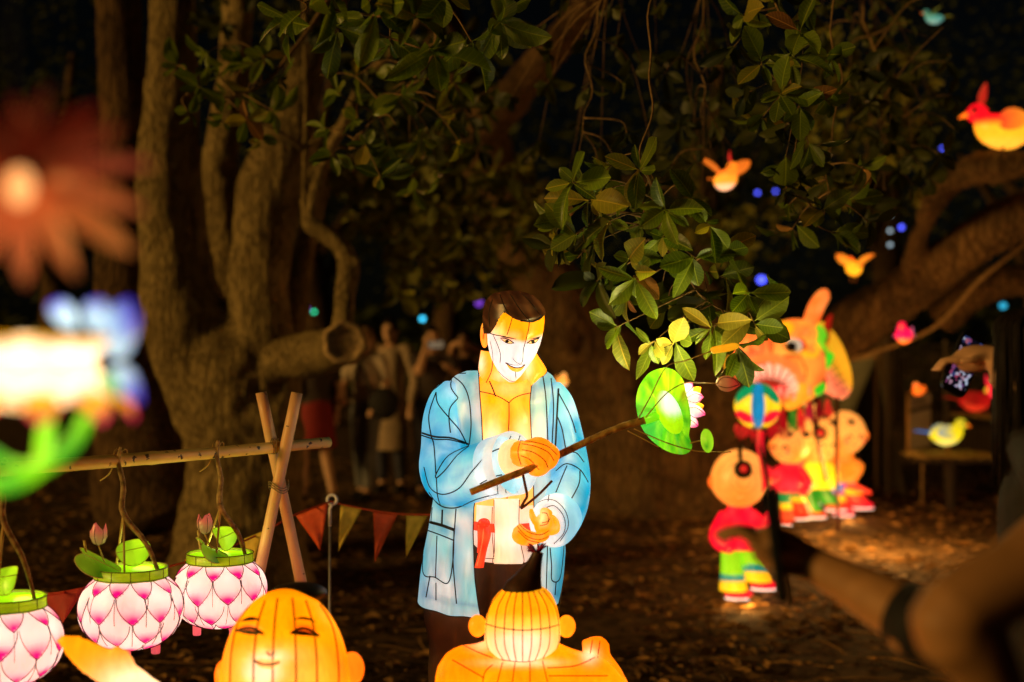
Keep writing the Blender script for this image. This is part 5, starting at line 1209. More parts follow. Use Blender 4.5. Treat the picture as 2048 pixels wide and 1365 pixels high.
kn = MB().stube([(*P(1048, 1186, YB), 0.052), (*P(1050, 1176, YB), 0.046), (*P(1056, 1160, YB), 0.034), (*P(1064, 1140, YB), 0.023), (*P(1072, 1118, YB), 0.015), (*P(1076, 1104, YB), 0.013)], 5, 20)
ko = obj('topknot', kn, plain('topknot_cloth', (0.05, 0.022, 0.012), 0.5, 0.4, 40), boyB)
tu = MB(); r_ = random.Random(2)
for k in range(26):
    a = r_.random()*6.28; b = P(1074, 1108, YB); l = 0.02+0.02*r_.random(); d = Vector((0.8*math.cos(a)-0.25, 0.8*math.sin(a), 0.5+0.5*r_.random())).normalized()
    tu.stube([(*b, 0.003), (*(b+d*l*0.6), 0.0026), (*(b+d*l+Vector((0, 0, -0.006))), 0.0006)], 3, 5)
obj('tassel', tu, plain('plum_tassel', (0.42, 0.02, 0.13), 0.7), ko)
bB = P(1045, 1300, YB)
armB = [[(bB.x-0.02, YB, 0.80, 0.08), (*P(960, 1335, YB), 0.056), (*P(925, 1350, YB-0.02), 0.062), (*P(925, 1420, YB+0.05), 0.055), (*P(960, 1480, YB+0.14), 0.045)],
        [(bB.x+0.02, YB, 0.80, 0.08), (*P(1130, 1340, YB), 0.052), (*P(1185, 1360, YB), 0.056), (*P(1225, 1400, YB+0.02), 0.05), (*P(1215, 1350, YB+0.10), 0.036), (*P(1195, 1318, YB+0.13), 0.030)]]
for k in range(4): armB.append([(*P(1180+9*k, 1322, YB+0.13), 0.011), (*P(1172+13*k, 1296, YB+0.13), 0.012), (*P(1170+12*k, 1280-4*(k % 3), YB+0.12), 0.010)])
armB.append([(*P(1188, 1316, YB+0.10), 0.012), (*P(1172, 1310, YB+0.09), 0.011), (*P(1166, 1298, YB+0.09), 0.008)])
body = boy_body((bB.x, YB), 0.83, 0.3, armB, math.pi); bb2 = body.bvh()
obj('body', body.paint(lambda p: mixc(mixc(srgb(255, 172, 10), srgb(255, 142, 2), clamp(0.5+noise.noise(p*9))), srgb(255, 238, 190), clamp(1.1*g(PX(p), (1180, 1312), 14, 14)+0.9*g(PX(p), (1045, 1326), 60, 7)+0.5*g(PX(p), (965, 1290), 20, 12)))), SILK, boyB)
obj('wire_lines', surf_lines(bb2, [[(985, 1330), (968, 1350), (965, 1400)], [(905, 1320), (940, 1340), (968, 1356)], [(925, 1290), (955, 1304), (985, 1316)], [(1005, 1325), (995, 1365)], [(1030, 1325), (1025, 1365)], [(1060, 1325), (1060, 1365)], [(1085, 1322), (1095, 1365)], [(1095, 1336), (1150, 1332), (1190, 1315)], [(1098, 1352), (1160, 1352), (1215, 1352)], [(1180, 1310), (1185, 1280)], [(1195, 1316), (1200, 1282)]], 0.0012), BROWNWIRE, boyB)
obj('apron', MB().loft([ring(y, 1045-w, 1045+w, 0.165, YB, 40) for y, w in ((1440, 130), (1500, 145), (1580, 152), (1640, 146))]).paint(lambda p: srgb(215, 40, 35)), SILK, boyB)
bulb_or_fill(P(1045, 1292, YB), 0.16, WHITE, 0.03, boyB); bulb_or_fill(P(1045, 1420, YB), 0.3, WARM, 0.03, boyB); bulb_or_fill(P(1185, 1330, YB+0.12), 0.02, WARM, 0.01, boyB)
bulb_or_fill((bB.x, YB, 0.13), 5.0, WARM, 0.04, boyB)  # added lamp between the feet to light the ground

# ------------------------------------------------------------------ big flower lanterns at the left edge, close to the lens
def flower(name, label, loc, tiers, mat, stem=None):
    t = thing(name, label, 'lantern', loc)
    for (n, base_r, base_z, L, w, elev, curl, c0, c1, ph, m) in tiers:
        for k in range(n):
            if k == 0: base_r, base_z, L, w = base_r*FS, base_z*FS, L*FS, w*FS
            a = ph+k*math.tau/n; u = Vector((math.cos(a), math.sin(a), 0)); d = u*math.cos(elev)+Vector((0, 0, math.sin(elev)))
            b = Vector(loc)+u*base_r+Vector((0, 0, base_z)); T = b+d*L; mb = MB()
            nr = u*math.sin(elev)*-1+Vector((0, 0, math.cos(elev)))
            petal(mb, b, T, w, nr, curl, 8)
            mb.c = [mixc(c0, c1, sstep(0.35, 0.95, (p-b).dot(d)/L)+0.35*(1 if (j % 5) in (0, 4) else 0)) for j, p in enumerate(mb.v)]
            obj('petal', mb, m or mat, t)
    return t
YL = 1.25; FS = 1.25/1.5; cL = P(60, 745, YL)
fl = flower('lotus_lantern', 'huge white lotus lantern edged in gold with blue outer petals', cL, [
    (11, 0.045, -0.012, 0.085, 0.029, 0.62, 0.25, (1.2, 1.14, 1.04), srgb(255, 190, 40), 0.1, SILK_HOT),
    (11, 0.045, 0.008, 0.078, 0.029, -0.55, -0.2, (1.2, 1.14, 1.04), srgb(255, 170, 20), 0.35, SILK_HOT),
    (11, 0.085, -0.02, 0.04, 0.018, -0.9, 0.0, srgb(255, 190, 40), srgb(235, 60, 90), 0.0, SILK)], SILK)
for a, b, w, yy in (((150, 660), (105, 603), 22, 1.30), ((190, 665), (195, 598), 24, 1.31), ((215, 680), (262, 598), 24, 1.27), ((228, 715), (275, 625), 26, 1.24), ((225, 740), (282, 806), 26, 1.22), ((205, 755), (240, 800), 18, 1.2)):
    B, T = P(*a, 1.25), P(*b, yy); mb = MB(); petal(mb, B, T, w/F*1.25, (0.2, -1, 0.3), 0.15, 8); l0 = (T-B).length
    mb.c = [mixc(srgb(170, 214, 248), srgb(70, 44, 215), sstep(0.3, 0.95, (p-B).length/l0)) if w != 18 else srgb(90, 170, 70) for p in mb.v]; obj('petal', mb, SILK, fl)
hub = MB().ell(cL, (0.07*FS, 0.07*FS, 0.04*FS), 28, 18); obj('hub', hub.paint(lambda p: srgb(255, 226, 180)), SILK, fl)
gs = MB()
for ln in ([(95, 825, 1.5, .008), (90, 880, 1.5, .009), (80, 930, 1.5, .010), (30, 965, 1.5, .010), (-60, 985, 1.5, .010), (-260, 1100, 1.5, .012), (-330, 4300, 1.5, .02)], [(175, 830, 1.48, .007), (150, 880, 1.48, .008), (110, 920, 1.49, .008), (70, 940, 1.5, .009)], [(-30, 900, 1.46, .008), (20, 930, 1.48, .007), (80, 935, 1.49, .006)]):
    gs.stube([(*P(a, b, c-0.25), d*FS) for a, b, c, d in ln], 6, 10)
obj('stem', fuse(gs, 0.003, 2).paint(lambda p: mixc(srgb(60, 160, 40), srgb(150, 215, 30), clamp(0.5+noise.noise(p*30)+0.4*g(PX(p), (85, 880), 30, 60)))), SILK, fl)
bulb_or_fill(cL, 0.05, WHITE, 0.02, fl); bulb_or_fill(cL+Vector((0.0, 0.0, 0.065)), 0.10, WHITE, 0.03, fl); bulb_or_fill(cL+Vector((0.02, 0.0, -0.06)), 0.10, WHITE, 0.03, fl)
YR = 1.05; cR = P(60, 350, YR)
FR = silk('lantern_silk_red_dim', 0.34, 0.5, 0.3)
rf = thing('red_flower_lantern', 'dim red and orange flower lantern hanging above the white lotus', 'lantern', cR)
fan = []
rp_ = random.Random(12)
for k in range(15):
    an = math.radians(-172+k*24.0+rp_.uniform(-4, 4)); down = clamp(0.5+0.7*math.sin(an)); l = rp_.uniform(190, 262)+40*down; x, y = 50+l*1.02*math.cos(an), 355+l*0.85*math.sin(an)
    c0 = mixc(srgb(92, 26, 10), srgb(205, 92, 40), down); c1 = mixc(srgb(105, 30, 14), mixc(srgb(240, 120, 84), srgb(238, 150, 70), rp_.random()), down)
    fan.append(((50+34*math.cos(an), 355+30*math.sin(an)), (x, y), rp_.uniform(22, 30), c0, c1, rp_.uniform(-0.05, 0.04)))
for a, b, w, c0, c1, y0 in fan:
    mb = MB(); B, T = P(*a, YR), P(*b, YR+y0); petal(mb, B, T, w/F*YR, (0.1, -1, 0.2), 0.2, 8); L_ = (T-B).length
    mb.c = [mixc(c0, c1, clamp((p-B).length/L_)) for p in mb.v]; obj('petal', mb, FR, rf)
core = MB().ell(P(40, 375, YR-0.03), (0.010, 0.010, 0.014), 18, 12); obj('core', core.paint(lambda p: srgb(255, 200, 130)), silk('lantern_silk_core', 0.7), rf)
hangw = MB().tube([cR+Vector((-0.02, 0.02, 0.02)), cR+Vector((-0.03, 0.03, 1.6))], 0.002, 5); obj('hanging_wire', hangw, WIRE, rf)
# ------------------------------------------------------------------ lantern children carrying the dragon
def lantern_child(label, head, Y, r, bands, facing, knot=True, arms=(), lean=0.0, group=None, feet_dx=(0.22, 0.75), hair=True):
    """head (px,py), r px; bands [(py, colour)] from the neck down; facing 'back', 'left', 'right' or 'front'"""
    k = Y/F; hx, hy = head; foot = bands[-1][0]
    t = thing('lantern_child', label, 'lantern', (P(hx, foot, Y).x, Y, P(hx, foot, Y).z), 0, group)
    c = P(hx, hy, Y); R = r*k
    hd = MB().ell(c, (R, R*0.98, R*1.04), 48, 32, None, lambda p, d: Vector((p.x*(1+0.05*math.exp(-((d.z+0.3)/0.4)**2)), p.y, p.z))); hb_ = hd.bvh()
    fx = {'back': 0, 'left': -0.55, 'right': 0.55, 'front': 0}[facing]
    obj('head', hd.paint(lambda p: mixc(srgb(246, 190, 92), srgb(255, 136, 24), clamp(0.75*g(PX(p), (hx-fx*r, hy+r*0.75), r*0.7)+0.35*g(PX(p), (hx-r*0.8, hy), r*0.3, r)))), SILK_J, t)
    wl = MB()
    for f in (0.25, 0.45, 0.65, 0.82): 
        wl.tube([c+Vector((R*1.003*f*math.cos(a), -R*0.985*math.sqrt(max(0, 1-f*f)), R*1.045*f*math.sin(a))) for a in [j*math.tau/28 for j in range(29)]], 0.0011, 4)
    obj('wire_rings', wl, BROWNWIRE, t)
    if facing != 'back':
        for s in (-1, 1):
            ex = hx+fx*r+s*r*0.30; ey = hy+r*0.22
            obj('eye', surf_lines(hb_, [[2.4, (ex-r*0.16, ey+2), (ex, ey-r*0.10), (ex+r*0.16, ey+2)]], 0.0032, off=0.003), PAINTBLK, t)
        obj('mouth', surf_lines(hb_, [[(hx+fx*r-r*0.14, hy+r*0.52), (hx+fx*r, hy+r*0.60), (hx+fx*r+r*0.14, hy+r*0.52)]], 0.003, off=0.003), plain('child_mouth', (0.35, 0.04, 0.03), 0.5), t)
        for s in (-1, 1):
            ck = surf_patch(hb_, [(hx+fx*r+s*r*0.42+r*0.13*math.cos(a*math.tau/8), hy+r*0.42+r*0.11*math.sin(a*math.tau/8)) for a in range(8)], 0.002, 3)
            if len(ck.f): obj('cheek', ck.paint(lambda p: srgb(250, 120, 80)), SILK_J, t)
    for s in (-1, 1):
        obj('ear', MB().ell(c+Vector((s*R*1.0, -0.1*R, -0.12*R)), (R*0.14, R*0.16, R*0.22), 12, 10).paint(lambda p: srgb(240, 130, 40)), SILK_J, t)
    if hair:
        if knot:
            kc = c+Vector((-0.02*R, -0.90*R, 0.40*R)); m = MB(); m.lathe([(0.001, 0.02), (R*0.22, 0.024), (R*0.31, 0.012), (R*0.33, -0.006), (R*0.26, -0.02)], 20)
            m.xf(Matrix.Translation(kc) @ Matrix.Rotation(math.radians(68), 4, 'X')); hk = obj('hair_knot', m, HAIRCLOTH, t)
            m = MB().ell(kc+Vector((0, -0.026, 0.004)), (R*0.13, R*0.07, R*0.14), 12, 8); obj('knot_bead', m.paint(lambda p: srgb(210, 40, 30)), SILK, hk)
            m = MB().stube([(*(kc+Vector((-0.01, 0.02, R*0.2))), 0.012), (*(kc+Vector((-0.01, 0.05, R*0.62))), 0.014), (*(kc+Vector((0.01, 0.10, R*0.85))), 0.016), (*(kc+Vector((0.05, 0.12, R*0.78))), 0.008)], 5, 10); obj('braid', m, HAIRCLOTH, t)
        else:
            for sx_ in (-1, 1):
                m = MB().ell(c+Vector((sx_*R*0.42-fx*R*0.5, -0.72*R, R*0.52)), (R*0.20, R*0.2, R*0.17), 14, 10); obj('hair_bun', m, HAIRCLOTH, t)
    # body
    neck = hy+r*0.98; waist = bands[1][0] if len(bands) > 2 else lerp(neck, foot, 0.5); H = foot-neck
    sx = lean
    jk_ = MB(); rows = []
    for f, w in ((0, 0.36), (0.2, 0.52), (0.6, 0.68), (0.9, 0.86), (1.0, 0.84)):
        y = lerp(neck-4, neck+0.46*H, f); cx = hx+sx*f*r*0.4; rows.append(ring(y, cx-w*r, cx+w*r, w*R*0.75, Y, 28))
    jk_.loft([q for a, b in zip(rows, rows[1:]) for q in (a, [u.lerp(v, 0.5) for u, v in zip(a, b)])]+[rows[-1]])
    arm = MB()
    for a in arms: arm.stube([(*P(x, y, yy), q*k) for x, y, yy, q in a], 5, 12)
    def band_col(p):
        v = PX(p)[1]; prev = bands[0][1]
        for y, cc in bands:
            if v < y: return mixc(cc, (1, 1, 1), 0.12*clamp(noise.noise(p*9)+0.3))
            prev = cc
        return bands[-1][1]
    body = join(jk_, arm) if arms else jk_
    obj('jacket', body.paint(lambda p: mixc(bands[0][1], tuple(min(1, q*1.3+0.1) for q in bands[0][1]), clamp(0.6*noise.noise(p*11)))), SILK_J, t)
    for i, s in enumerate((-1, 1)):
        f0, f1 = feet_dx; fy = foot-(r*0.42 if s > 0 else 0)*0.8
        top = neck+0.42*H; cx0 = hx+sx*r*0.4+s*r*0.3; cx1 = hx+(f0 if s < 0 else f1)*r*0.6*1.0+(-0.35*r if s < 0 else 0.25*r)
        rows = []
        for f, w in ((0, 0.36), (0.4, 0.42), (0.8, 0.50), (0.95, 0.56), (1.0, 0.54)):
            y = lerp(top, fy-r*0.30, f); cx = lerp(cx0, cx1, f); rows.append(ring(y, cx-w*r*0.9, cx+w*r*0.9, w*R*0.8, Y+0.04*s*R, 22))
        m = MB().loft([q for a, b in zip(rows, rows[1:]) for q in [[u.lerp(v, e_/6) for u, v in zip(a, b)] for e_ in range(6)]]+[rows[-1]])
        off = (foot-fy)
        def leg_col(p, off=off):
            v = PX(p)[1]+off
            for y, cc in bands[1:-1]:
                if v < y: return cc
            return bands[-2][1]
        obj('trouser_leg', m.paint(leg_col), SILK_J, t)
        b = P(cx1+0.2*r*(1 if facing != 'left' else -1), fy-r*0.16, Y)
        sh = MB().ell(b, (R*0.50, R*0.34, R*0.19), 18, 12, None, lambda p, d: Vector((p.x, p.y, max(p.z, -R*0.13)))); sho = obj('shoe', sh.paint(lambda p: bands[-1][1]), SILK_J, t)
        so_ = MB().ell(b+Vector((0, 0, -R*0.14)), (R*0.52, R*0.36, R*0.05), 18, 8); obj('sole', so_.paint(lambda p: srgb(245, 235, 220)), SILK, sho)
    bulb_or_fill(c, 0.9*R*R*6, WARM, 0.03, t); bulb_or_fill(P(hx, neck+0.3*H, Y), 0.10, WHITE, 0.03, t); bulb_or_fill(P(hx+r*0.2, foot-2, Y-0.3), 5.0, WARM, 0.04, t)  # the last is a fill lamp added in front of the feet
    return t
GK = 'lantern children carrying the dragon'
RED = srgb(240, 20, 56); LIME = srgb(140, 215, 30); TEAL = srgb(20, 130, 140); YEL = srgb(250, 205, 30); SH = srgb(228, 20, 48)
k1 = lantern_child('lantern child in a crimson jacket and lime trousers holding the striped ball', (1479, 957), 8.5, 56, [(1094, RED), (1150, LIME), (1163, TEAL), (1172, YEL), (1198, SH)], 'back', arms=[[(1500, 1035, 8.5, 18), (1528, 1050, 8.35, 15), (1545, 1030, 8.3, 11)], [(1455, 1035, 8.5, 20), (1440, 1075, 8.4, 22), (1462, 1095, 8.3, 14)]], group=GK, lean=-0.1)
k2 = lantern_child('lantern child in a red jacket and green apron under the dragon jaw', (1580, 888), 10.4, 39, [(955, srgb(225, 30, 50)), (1008, srgb(18, 140, 70)), (1018, YEL), (1040, srgb(205, 60, 30)), (1052, srgb(170, 30, 20))], 'left', False, [[(1560, 945, 10.4, 14), (1538, 962, 10.2, 12), (1532, 935, 10.2, 9)], [(1600, 945, 10.4, 13), (1615, 968, 10.2, 11), (1606, 985, 10.1, 9)]], group=GK, lean=-0.2)
k3 = lantern_child('lantern child with rainbow-banded trousers smiling beside the dragon tail pole', (1688, 866), 12.4, 42, [(965, srgb(245, 150, 40)), (982, srgb(30, 140, 215)), (992, srgb(165, 20, 150)), (1004, YEL), (1020, srgb(235, 60, 50)), (1032, SH)], 'right', False, [[(1670, 930, 12.4, 16), (1700, 945, 12.1, 18), (1716, 930, 12.0, 13)], [(1660, 930, 12.4, 14), (1640, 915, 12.1, 14), (1652, 900, 12.0, 10)]], group=GK, lean=-0.6)
k4 = lantern_child('lantern child in a yellow jacket bending between its companions', (1632, 882), 11.6, 44, [(980, srgb(245, 215, 30)), (1005, srgb(40, 130, 30)), (1020, srgb(60, 150, 40)), (1036, srgb(200, 60, 30))], 'right', True, [[(1650, 935, 11.6, 12), (1668, 950, 11.3, 11), (1660, 975, 11.2, 8)]], group=GK, lean=-0.3)
k5 = lantern_child('lantern child whose head peeps out just below the dragon gill', (1614, 842), 13.0, 35, [(960, srgb(230, 90, 60)), (990, srgb(160, 40, 120)), (1004, srgb(60, 150, 40)), (1020, srgb(200, 60, 30))], 'left', False, [[(1600, 900, 13.0, 11), (1578, 905, 12.8, 10), (1570, 880, 12.7, 8)]], group=GK, lean=0.2)
rib = MB(); q = spline([(1692, 972, 12.2, 4), (1710, 975, 12.15, 7), (1725, 980, 12.1, 5), (1742, 986, 12.1, 3)], 5)
rows = [[P(a, b-d, c), P(a, b+d+2*math.sin(a), c), P(a, b+d, c+0.004), P(a, b-d, c+0.004)] for a, b, c, d in q]
obj('waist_ribbon', MB().loft(rows).paint(lambda p: srgb(245, 75, 45)), SILK, k3)
# striped ball on a pole
ball = thing('striped_ball_lantern', 'round lantern striped green, yellow, blue and red on a dark pole', 'lantern', P(1560, 1190, 8.4))
YBALL = 8.35; bc = P(1515, 812, YBALL); BR = 46/F*YBALL
b = MB().ell(bc, BR, 64, 48); bbv = b.bvh()
def ball_dye(p):
    u, v = PX(p); x, y = (u-1515)/46, (v-812)/46
    if p.y > YBALL: x = -x
    bl = abs(x-0.03) < 0.32*math.sqrt(max(0, 1-(y*1.02)**2))
    if bl: return srgb(20, 125, 185)
    if y < 0 and abs(x) < 0.95 and y < -0.85+0.75*abs(x)**0.9+0.1: return srgb(10, 135, 85)
    if y > 0.02 and abs(y-0.30-0.42*(1-abs(x)))-0.05 < 0.17*math.sin(clamp((abs(x)-0.1)/0.9)*math.pi)+0.02: return srgb(232, 24, 50)
    return srgb(250, 208, 30)
obj('ball', b.paint(ball_dye), SILK, ball)
w = MB()
for f in (-0.32, 0.38): w.tube([bc+Vector((BR*1.004*f*math.cos(a), -BR*1.004*math.sqrt(max(0, 1-(f*math.cos(a))**2-math.sin(a)**2)), BR*1.004*math.sin(a))) for a in [lerp(-1.5, 1.5, j/16) for j in range(17)]], 0.0016, 4)
obj('ball_wire', w, BROWNWIRE, ball)
obj('pole', MB().tube([P(1513, 858, 8.38), P(1522, 900, 8.36), P(1545, 1010, 8.3), P(1580, 1210, 8.25)], 0.011, 8), HAIRCLOTH, ball)
for k, (x, col) in enumerate(((1508, (0.05, 0.25, 0.5)), (1521, (0.6, 0.5, 0.1)), (1529, (0.05, 0.05, 0.12)))): obj('bead', MB().ell(P(x, 855+2*k, 8.3), 0.016, 10, 8), plain('bead_%d' % k, col, 0.3), ball)
m = MB().loft([[P(a-d, y, 8.36), P(a+d, y, 8.35), P(a+d, y, 8.37), P(a-d, y, 8.37)] for a, y, d in spline([(1520, 856, 5), (1520, 890, 8), (1524, 920, 6), (1532, 955, 9), (1526, 985, 2)], 4)])
obj('ribbon', m.paint(lambda p: srgb(215, 25, 40)), SILK, ball)
fr = MB(); r_ = random.Random(8)
for k in range(16):
    x = 1475+k*5; fr.stube([(*P(x, 848+6*math.sin(k), 8.42), 0.012), (*P(x+r_.uniform(-6, 6), 862, 8.42), 0.012), (*P(x+r_.uniform(-10, 10), 872+r_.uniform(0, 12), 8.42), 0.003)], 3, 6)
obj('fringe', fr.paint(lambda p: srgb(200, 30, 35)), SILK_DIM, ball)
bulb_or_fill(bc, 0.25, WHITE, 0.03, ball)

# dragon head and scaly body held up on poles
dr = thing('dragon_lantern', 'open-mouthed orange dragon lantern with red gill and scaly yellow body on poles', 'lantern', P(1640, 1100, 10))
YD = 9.6; kd = YD/F
h = MB(); h.ell(P(1545, 715, YD), (80*kd, 70*kd, 66*kd), 32, 22); h.ell(P(1505, 690, YD-0.03), (40*kd, 60*kd, 36*kd), 24, 16); h.ell(P(1600, 735, YD), (52*kd, 62*kd, 62*kd), 24, 18)
h.ell(P(1590, 668, YD-0.02), (44*kd, 48*kd, 30*kd), 20, 14); h.ell(P(1570, 785, YD-0.08), (62*kd, 44*kd, 26*kd), 22, 14)
h = fuse(h, 0.013, 5)
MOUTH = lambda q: max(g(q, (1532, 764), 50, 36), g(q, (1562, 776), 42, 28))
for p in h.v:
    if p.y < YD: p.y += 0.16*sstep(0.36, 0.75, MOUTH(PX(p)))
hb_ = h.bvh()
def dr_dye(p):
    q = PX(p); m = MOUTH(q); n = noise.noise(p*7)
    c = mixc(srgb(250, 128, 50), srgb(255, 186, 70), clamp(0.5+n+0.5*g(q, (1600, 690), 30, 20)))
    c = mixc(c, srgb(250, 130, 95), clamp(0.9*g(q, (1510, 735), 40, 40)))
    c = mixc(c, srgb(130, 40, 18), sstep(0.36, 0.5, m)); c = mixc(c, srgb(240, 70, 80), sstep(768, 780, q[1])*sstep(0.3, 0.6, m))
    c = mixc(c, srgb(225, 90, 60), clamp(0.9*sstep(0.26, 0.34, m)*(1-sstep(0.34, 0.42, m)))); c = mixc(c, srgb(190, 70, 30), clamp(0.8*g(q, (1540, 690), 5, 26)+0.7*g(q, (1575, 715), 22, 4)+0.6*g(q, (1500, 700), 4, 20)))
    return mixc(c, srgb(250, 185, 40), clamp(g(q, (1600, 800), 30, 14)))
obj('head', h.paint(dr_dye), SILK_J, dr)
for ln in ([(1478, 690), (1500, 670), (1530, 662), (1560, 680)], [(1480, 715), (1505, 706), (1535, 712), (1560, 722), (1590, 740)], [(1560, 722), (1575, 712), (1600, 712)], [(1540, 660), (1545, 690), (1542, 712)], [(1598, 712), (1612, 740), (1606, 775)], [(1505, 672), (1500, 690), (1508, 706)], [(1520, 664), (1522, 690), (1528, 710)], [(1565, 690), (1580, 702), (1606, 700), (1622, 690)]):
    one = surf_lines(hb_, [ln], 0.004, jump=0.3)
    if one.f: obj('wire_line', one, BROWNWIRE, dr)
def lip(pts, r, col):
    q = []
    for x, y in spline(pts, 5):
        h = cast(hb_, x, y, 0.01)
        if h is not None and (not q or abs(h.y-q[-1].y) < 0.12): q.append(h)
    if len(q) > 2: obj('lip', MB().tube(q, r, 10).paint(lambda p: col), SILK_J, dr)
lip([(1470, 780), (1476, 748), (1496, 728), (1530, 716), (1566, 724), (1594, 746), (1606, 772)], 0.030, srgb(252, 150, 70))
lip([(1606, 772), (1604, 792), (1590, 806), (1566, 812)], 0.036, srgb(252, 186, 50))
for pts in ([(1478, 722), (1462, 716), (1452, 730), (1458, 744)], [(1606, 706), (1628, 712), (1636, 700), (1630, 690)]): obj('barbel', MB().stube([(*P(x, y, YD-0.2), 0.022*(1-0.2*i)) for i, (x, y) in enumerate(pts)], 5, 8).paint(lambda p: srgb(245, 190, 40)), SILK_J, dr)
for k in range(9):
    x0, y0 = 1608+k*6, 652+k*15; B, T = P(x0, y0, YD+0.12), P(x0+20+4*(k % 3), y0-16, YD+0.16); m = MB(); petal(m, B, T, 0.035, (0, -1, 0.2), 0.1); obj('mane_spike', m.paint(lambda p: (srgb(225, 60, 20), srgb(70, 180, 40), srgb(240, 170, 30))[k % 3]), SILK_J, dr)
for i in range(11):
    f = i/10; a = lerp(math.pi*1.02, math.pi*0.02, f); x, y = 1538+56*math.cos(a)+8*f, 768-42*math.sin(a)+12*f
    b0 = cast(hb_, x, y, 0.005)
    if b0 is None: continue
    d = (P(1545, 790, b0.y-0.02)-b0); d = d.normalized()*0.095
    obj('tooth', MB().tube([b0-d*0.2, b0+d*0.4, b0+d], [0.026, 0.019, 0.002], 8).paint(lambda p: srgb(255, 205, 175)), SILK_J, dr)
for i in range(5):
    x, y = 1560+14*i, 800-6*abs(i-2); b0 = cast(hb_, x, y, 0.004)
    if b0 is not None: obj('tooth', MB().tube([b0, b0+Vector((0, -0.01, 0.03)), b0+Vector((0, -0.01, 0.06))], [0.015, 0.011, 0.002], 8).paint(lambda p: srgb(255, 170, 140)), SILK_J, dr)
ering = MB().ell(P(1585, 692, YD-0.145), (27*kd, 13*kd, 21*kd), 20, 12); obj('eye_socket', ering.paint(lambda p: srgb(190, 40, 25)), SILK_J, dr)
e = MB().ell(P(1585, 692, YD-0.175), (20*kd, 14*kd, 16*kd), 18, 12); eo = obj('eye', e.paint(lambda p: srgb(215, 225, 200)), SILK_DIM, dr)
obj('pupil', MB().ell(P(1582, 694, YD-0.215), (11*kd, 7*kd, 10*kd), 12, 8), PAINTBLK, eo)
e = MB().ell(P(1566, 660, YD-0.12), (26*kd, 20*kd, 17*kd), 18, 12); eb = obj('brow_ball', e.paint(lambda p: srgb(250, 200, 30)), SILK_J, dr)
obj('brow_spot', MB().ell(P(1566, 664, YD-0.185), (6*kd, 4*kd, 7*kd), 12, 8), plain('brow_red', (0.4, 0.02, 0.02), 0.5), eb)
for pts in ([(1600, 690, YD, 9), (1610, 662, YD, 12), (1622, 640, YD, 15), (1634, 612, YD, 16), (1648, 590, YD, 13), (1655, 583, YD, 6)], [(1575, 682, YD-0.15, 6), (1592, 672, YD-0.17, 8), (1608, 662, YD-0.17, 9), (1614, 655, YD-0.16, 5)]):
    obj('horn', MB().stube([(*P(a, b, c), d*kd) for a, b, c, d in pts], 5, 14).paint(lambda p: mixc(srgb(250, 120, 30), srgb(255, 180, 90), clamp(0.5+noise.noise(p*12)))), SILK_J, dr)
def leafy(pts, depth, col, name, mat=SILK, th=0.05):
    """a padded flat shape: outline in the front view, swollen in the middle"""
    c = (sum(p[0] for p in pts)/len(pts), sum(p[1] for p in pts)/len(pts)); ou = spline(list(pts)+[pts[0]], 4)[:-1]; rows = []
    for t, s in ((0.03, 1), (0.4, 0.9), (0.75, 0.6), (1, 0.0), (0.75, -0.6), (0.4, -0.9), (0.03, -1)):
        rows.append([P(lerp(c[0], a, t), lerp(c[1], b, t), depth-s*th) for a, b in ou])
    return obj(name, MB().loft(rows).paint(col), mat, dr)
leafy([(1612, 712), (1632, 700), (1650, 704), (1656, 725), (1650, 745), (1654, 765), (1640, 785), (1622, 800), (1606, 790), (1598, 765), (1600, 735)], YD-0.06, lambda p: mixc(srgb(190, 12, 22), srgb(130, 5, 14), clamp(0.5+noise.noise(p*9))), 'gill')
leafy([(1620, 655), (1640, 650), (1655, 668), (1650, 690), (1664, 712), (1650, 725), (1640, 700), (1625, 692)], YD+0.02, lambda p: mixc(srgb(60, 190, 30), srgb(130, 200, 40), clamp(0.5+noise.noise(p*9))), 'frill')
leafy([(1650, 705), (1668, 708), (1664, 725), (1655, 740), (1648, 742), (1650, 722)], YD-0.05, lambda p: srgb(70, 210, 40), 'frill')
leafy([(1612, 780), (1630, 770), (1648, 765), (1652, 778), (1640, 790), (1622, 792)], YD-0.10, lambda p: srgb(60, 195, 30), 'frill')
leafy([(1650, 640), (1664, 628), (1662, 655), (1655, 690), (1646, 670)], YD+0.06, lambda p: srgb(190, 40, 20), 'spine', SILK_DIM)
leafy([(1570, 800), (1600, 805), (1612, 822), (1600, 838), (1580, 830)], YD+0.05, lambda p: srgb(40, 120, 25), 'frill', SILK_DIM)
bd = MB().stube([(*P(1628, 655, YD+0.25), 22*kd), (*P(1645, 690, YD+0.2), 34*kd), (*P(1660, 730, YD+0.15), 37*kd), (*P(1672, 765, YD+0.1), 33*kd), (*P(1676, 785, YD+0.08), 24*kd), (*P(1674, 796, YD+0.07), 8*kd)], 6, 32); bdb = bd.bvh()
obj('scaly_body', bd.paint(lambda p: mixc(srgb(225, 185, 40), srgb(250, 150, 110), sstep(0.0, 0.5, clamp((PX(p)[1]-700-(PX(p)[0]-1640)*1.1)/60)))), SILK_J, dr)
sl = []
for i in range(9):
    for j in range(6):
        x, y = 1640+i*7+(j % 2)*3.5-2, 668+j*9+i*13
        if y < 800: sl.append([(x-5, y), (x-3, y+6), (x, y+8), (x+3, y+6), (x+5, y)])
scl = surf_lines(bdb, sl, 0.0022, per=3, n=4, jump=0.04); o = obj('scale_wires', scl, WIRE, dr); o['kind'] = 'stuff'
for a, b in (((1620, 800), (1652, 960)), ((1674, 795), (1676, 1060))): 
    obj('pole', MB().tube([P(*a, YD+0.02), P(lerp(a[0], b[0], .5)-2, lerp(a[1], b[1], .5), YD+0.3), P(*b, YD+0.6)], 0.012, 8), plain('red_brown_pole', (0.12, 0.03, 0.015), 0.6), dr)
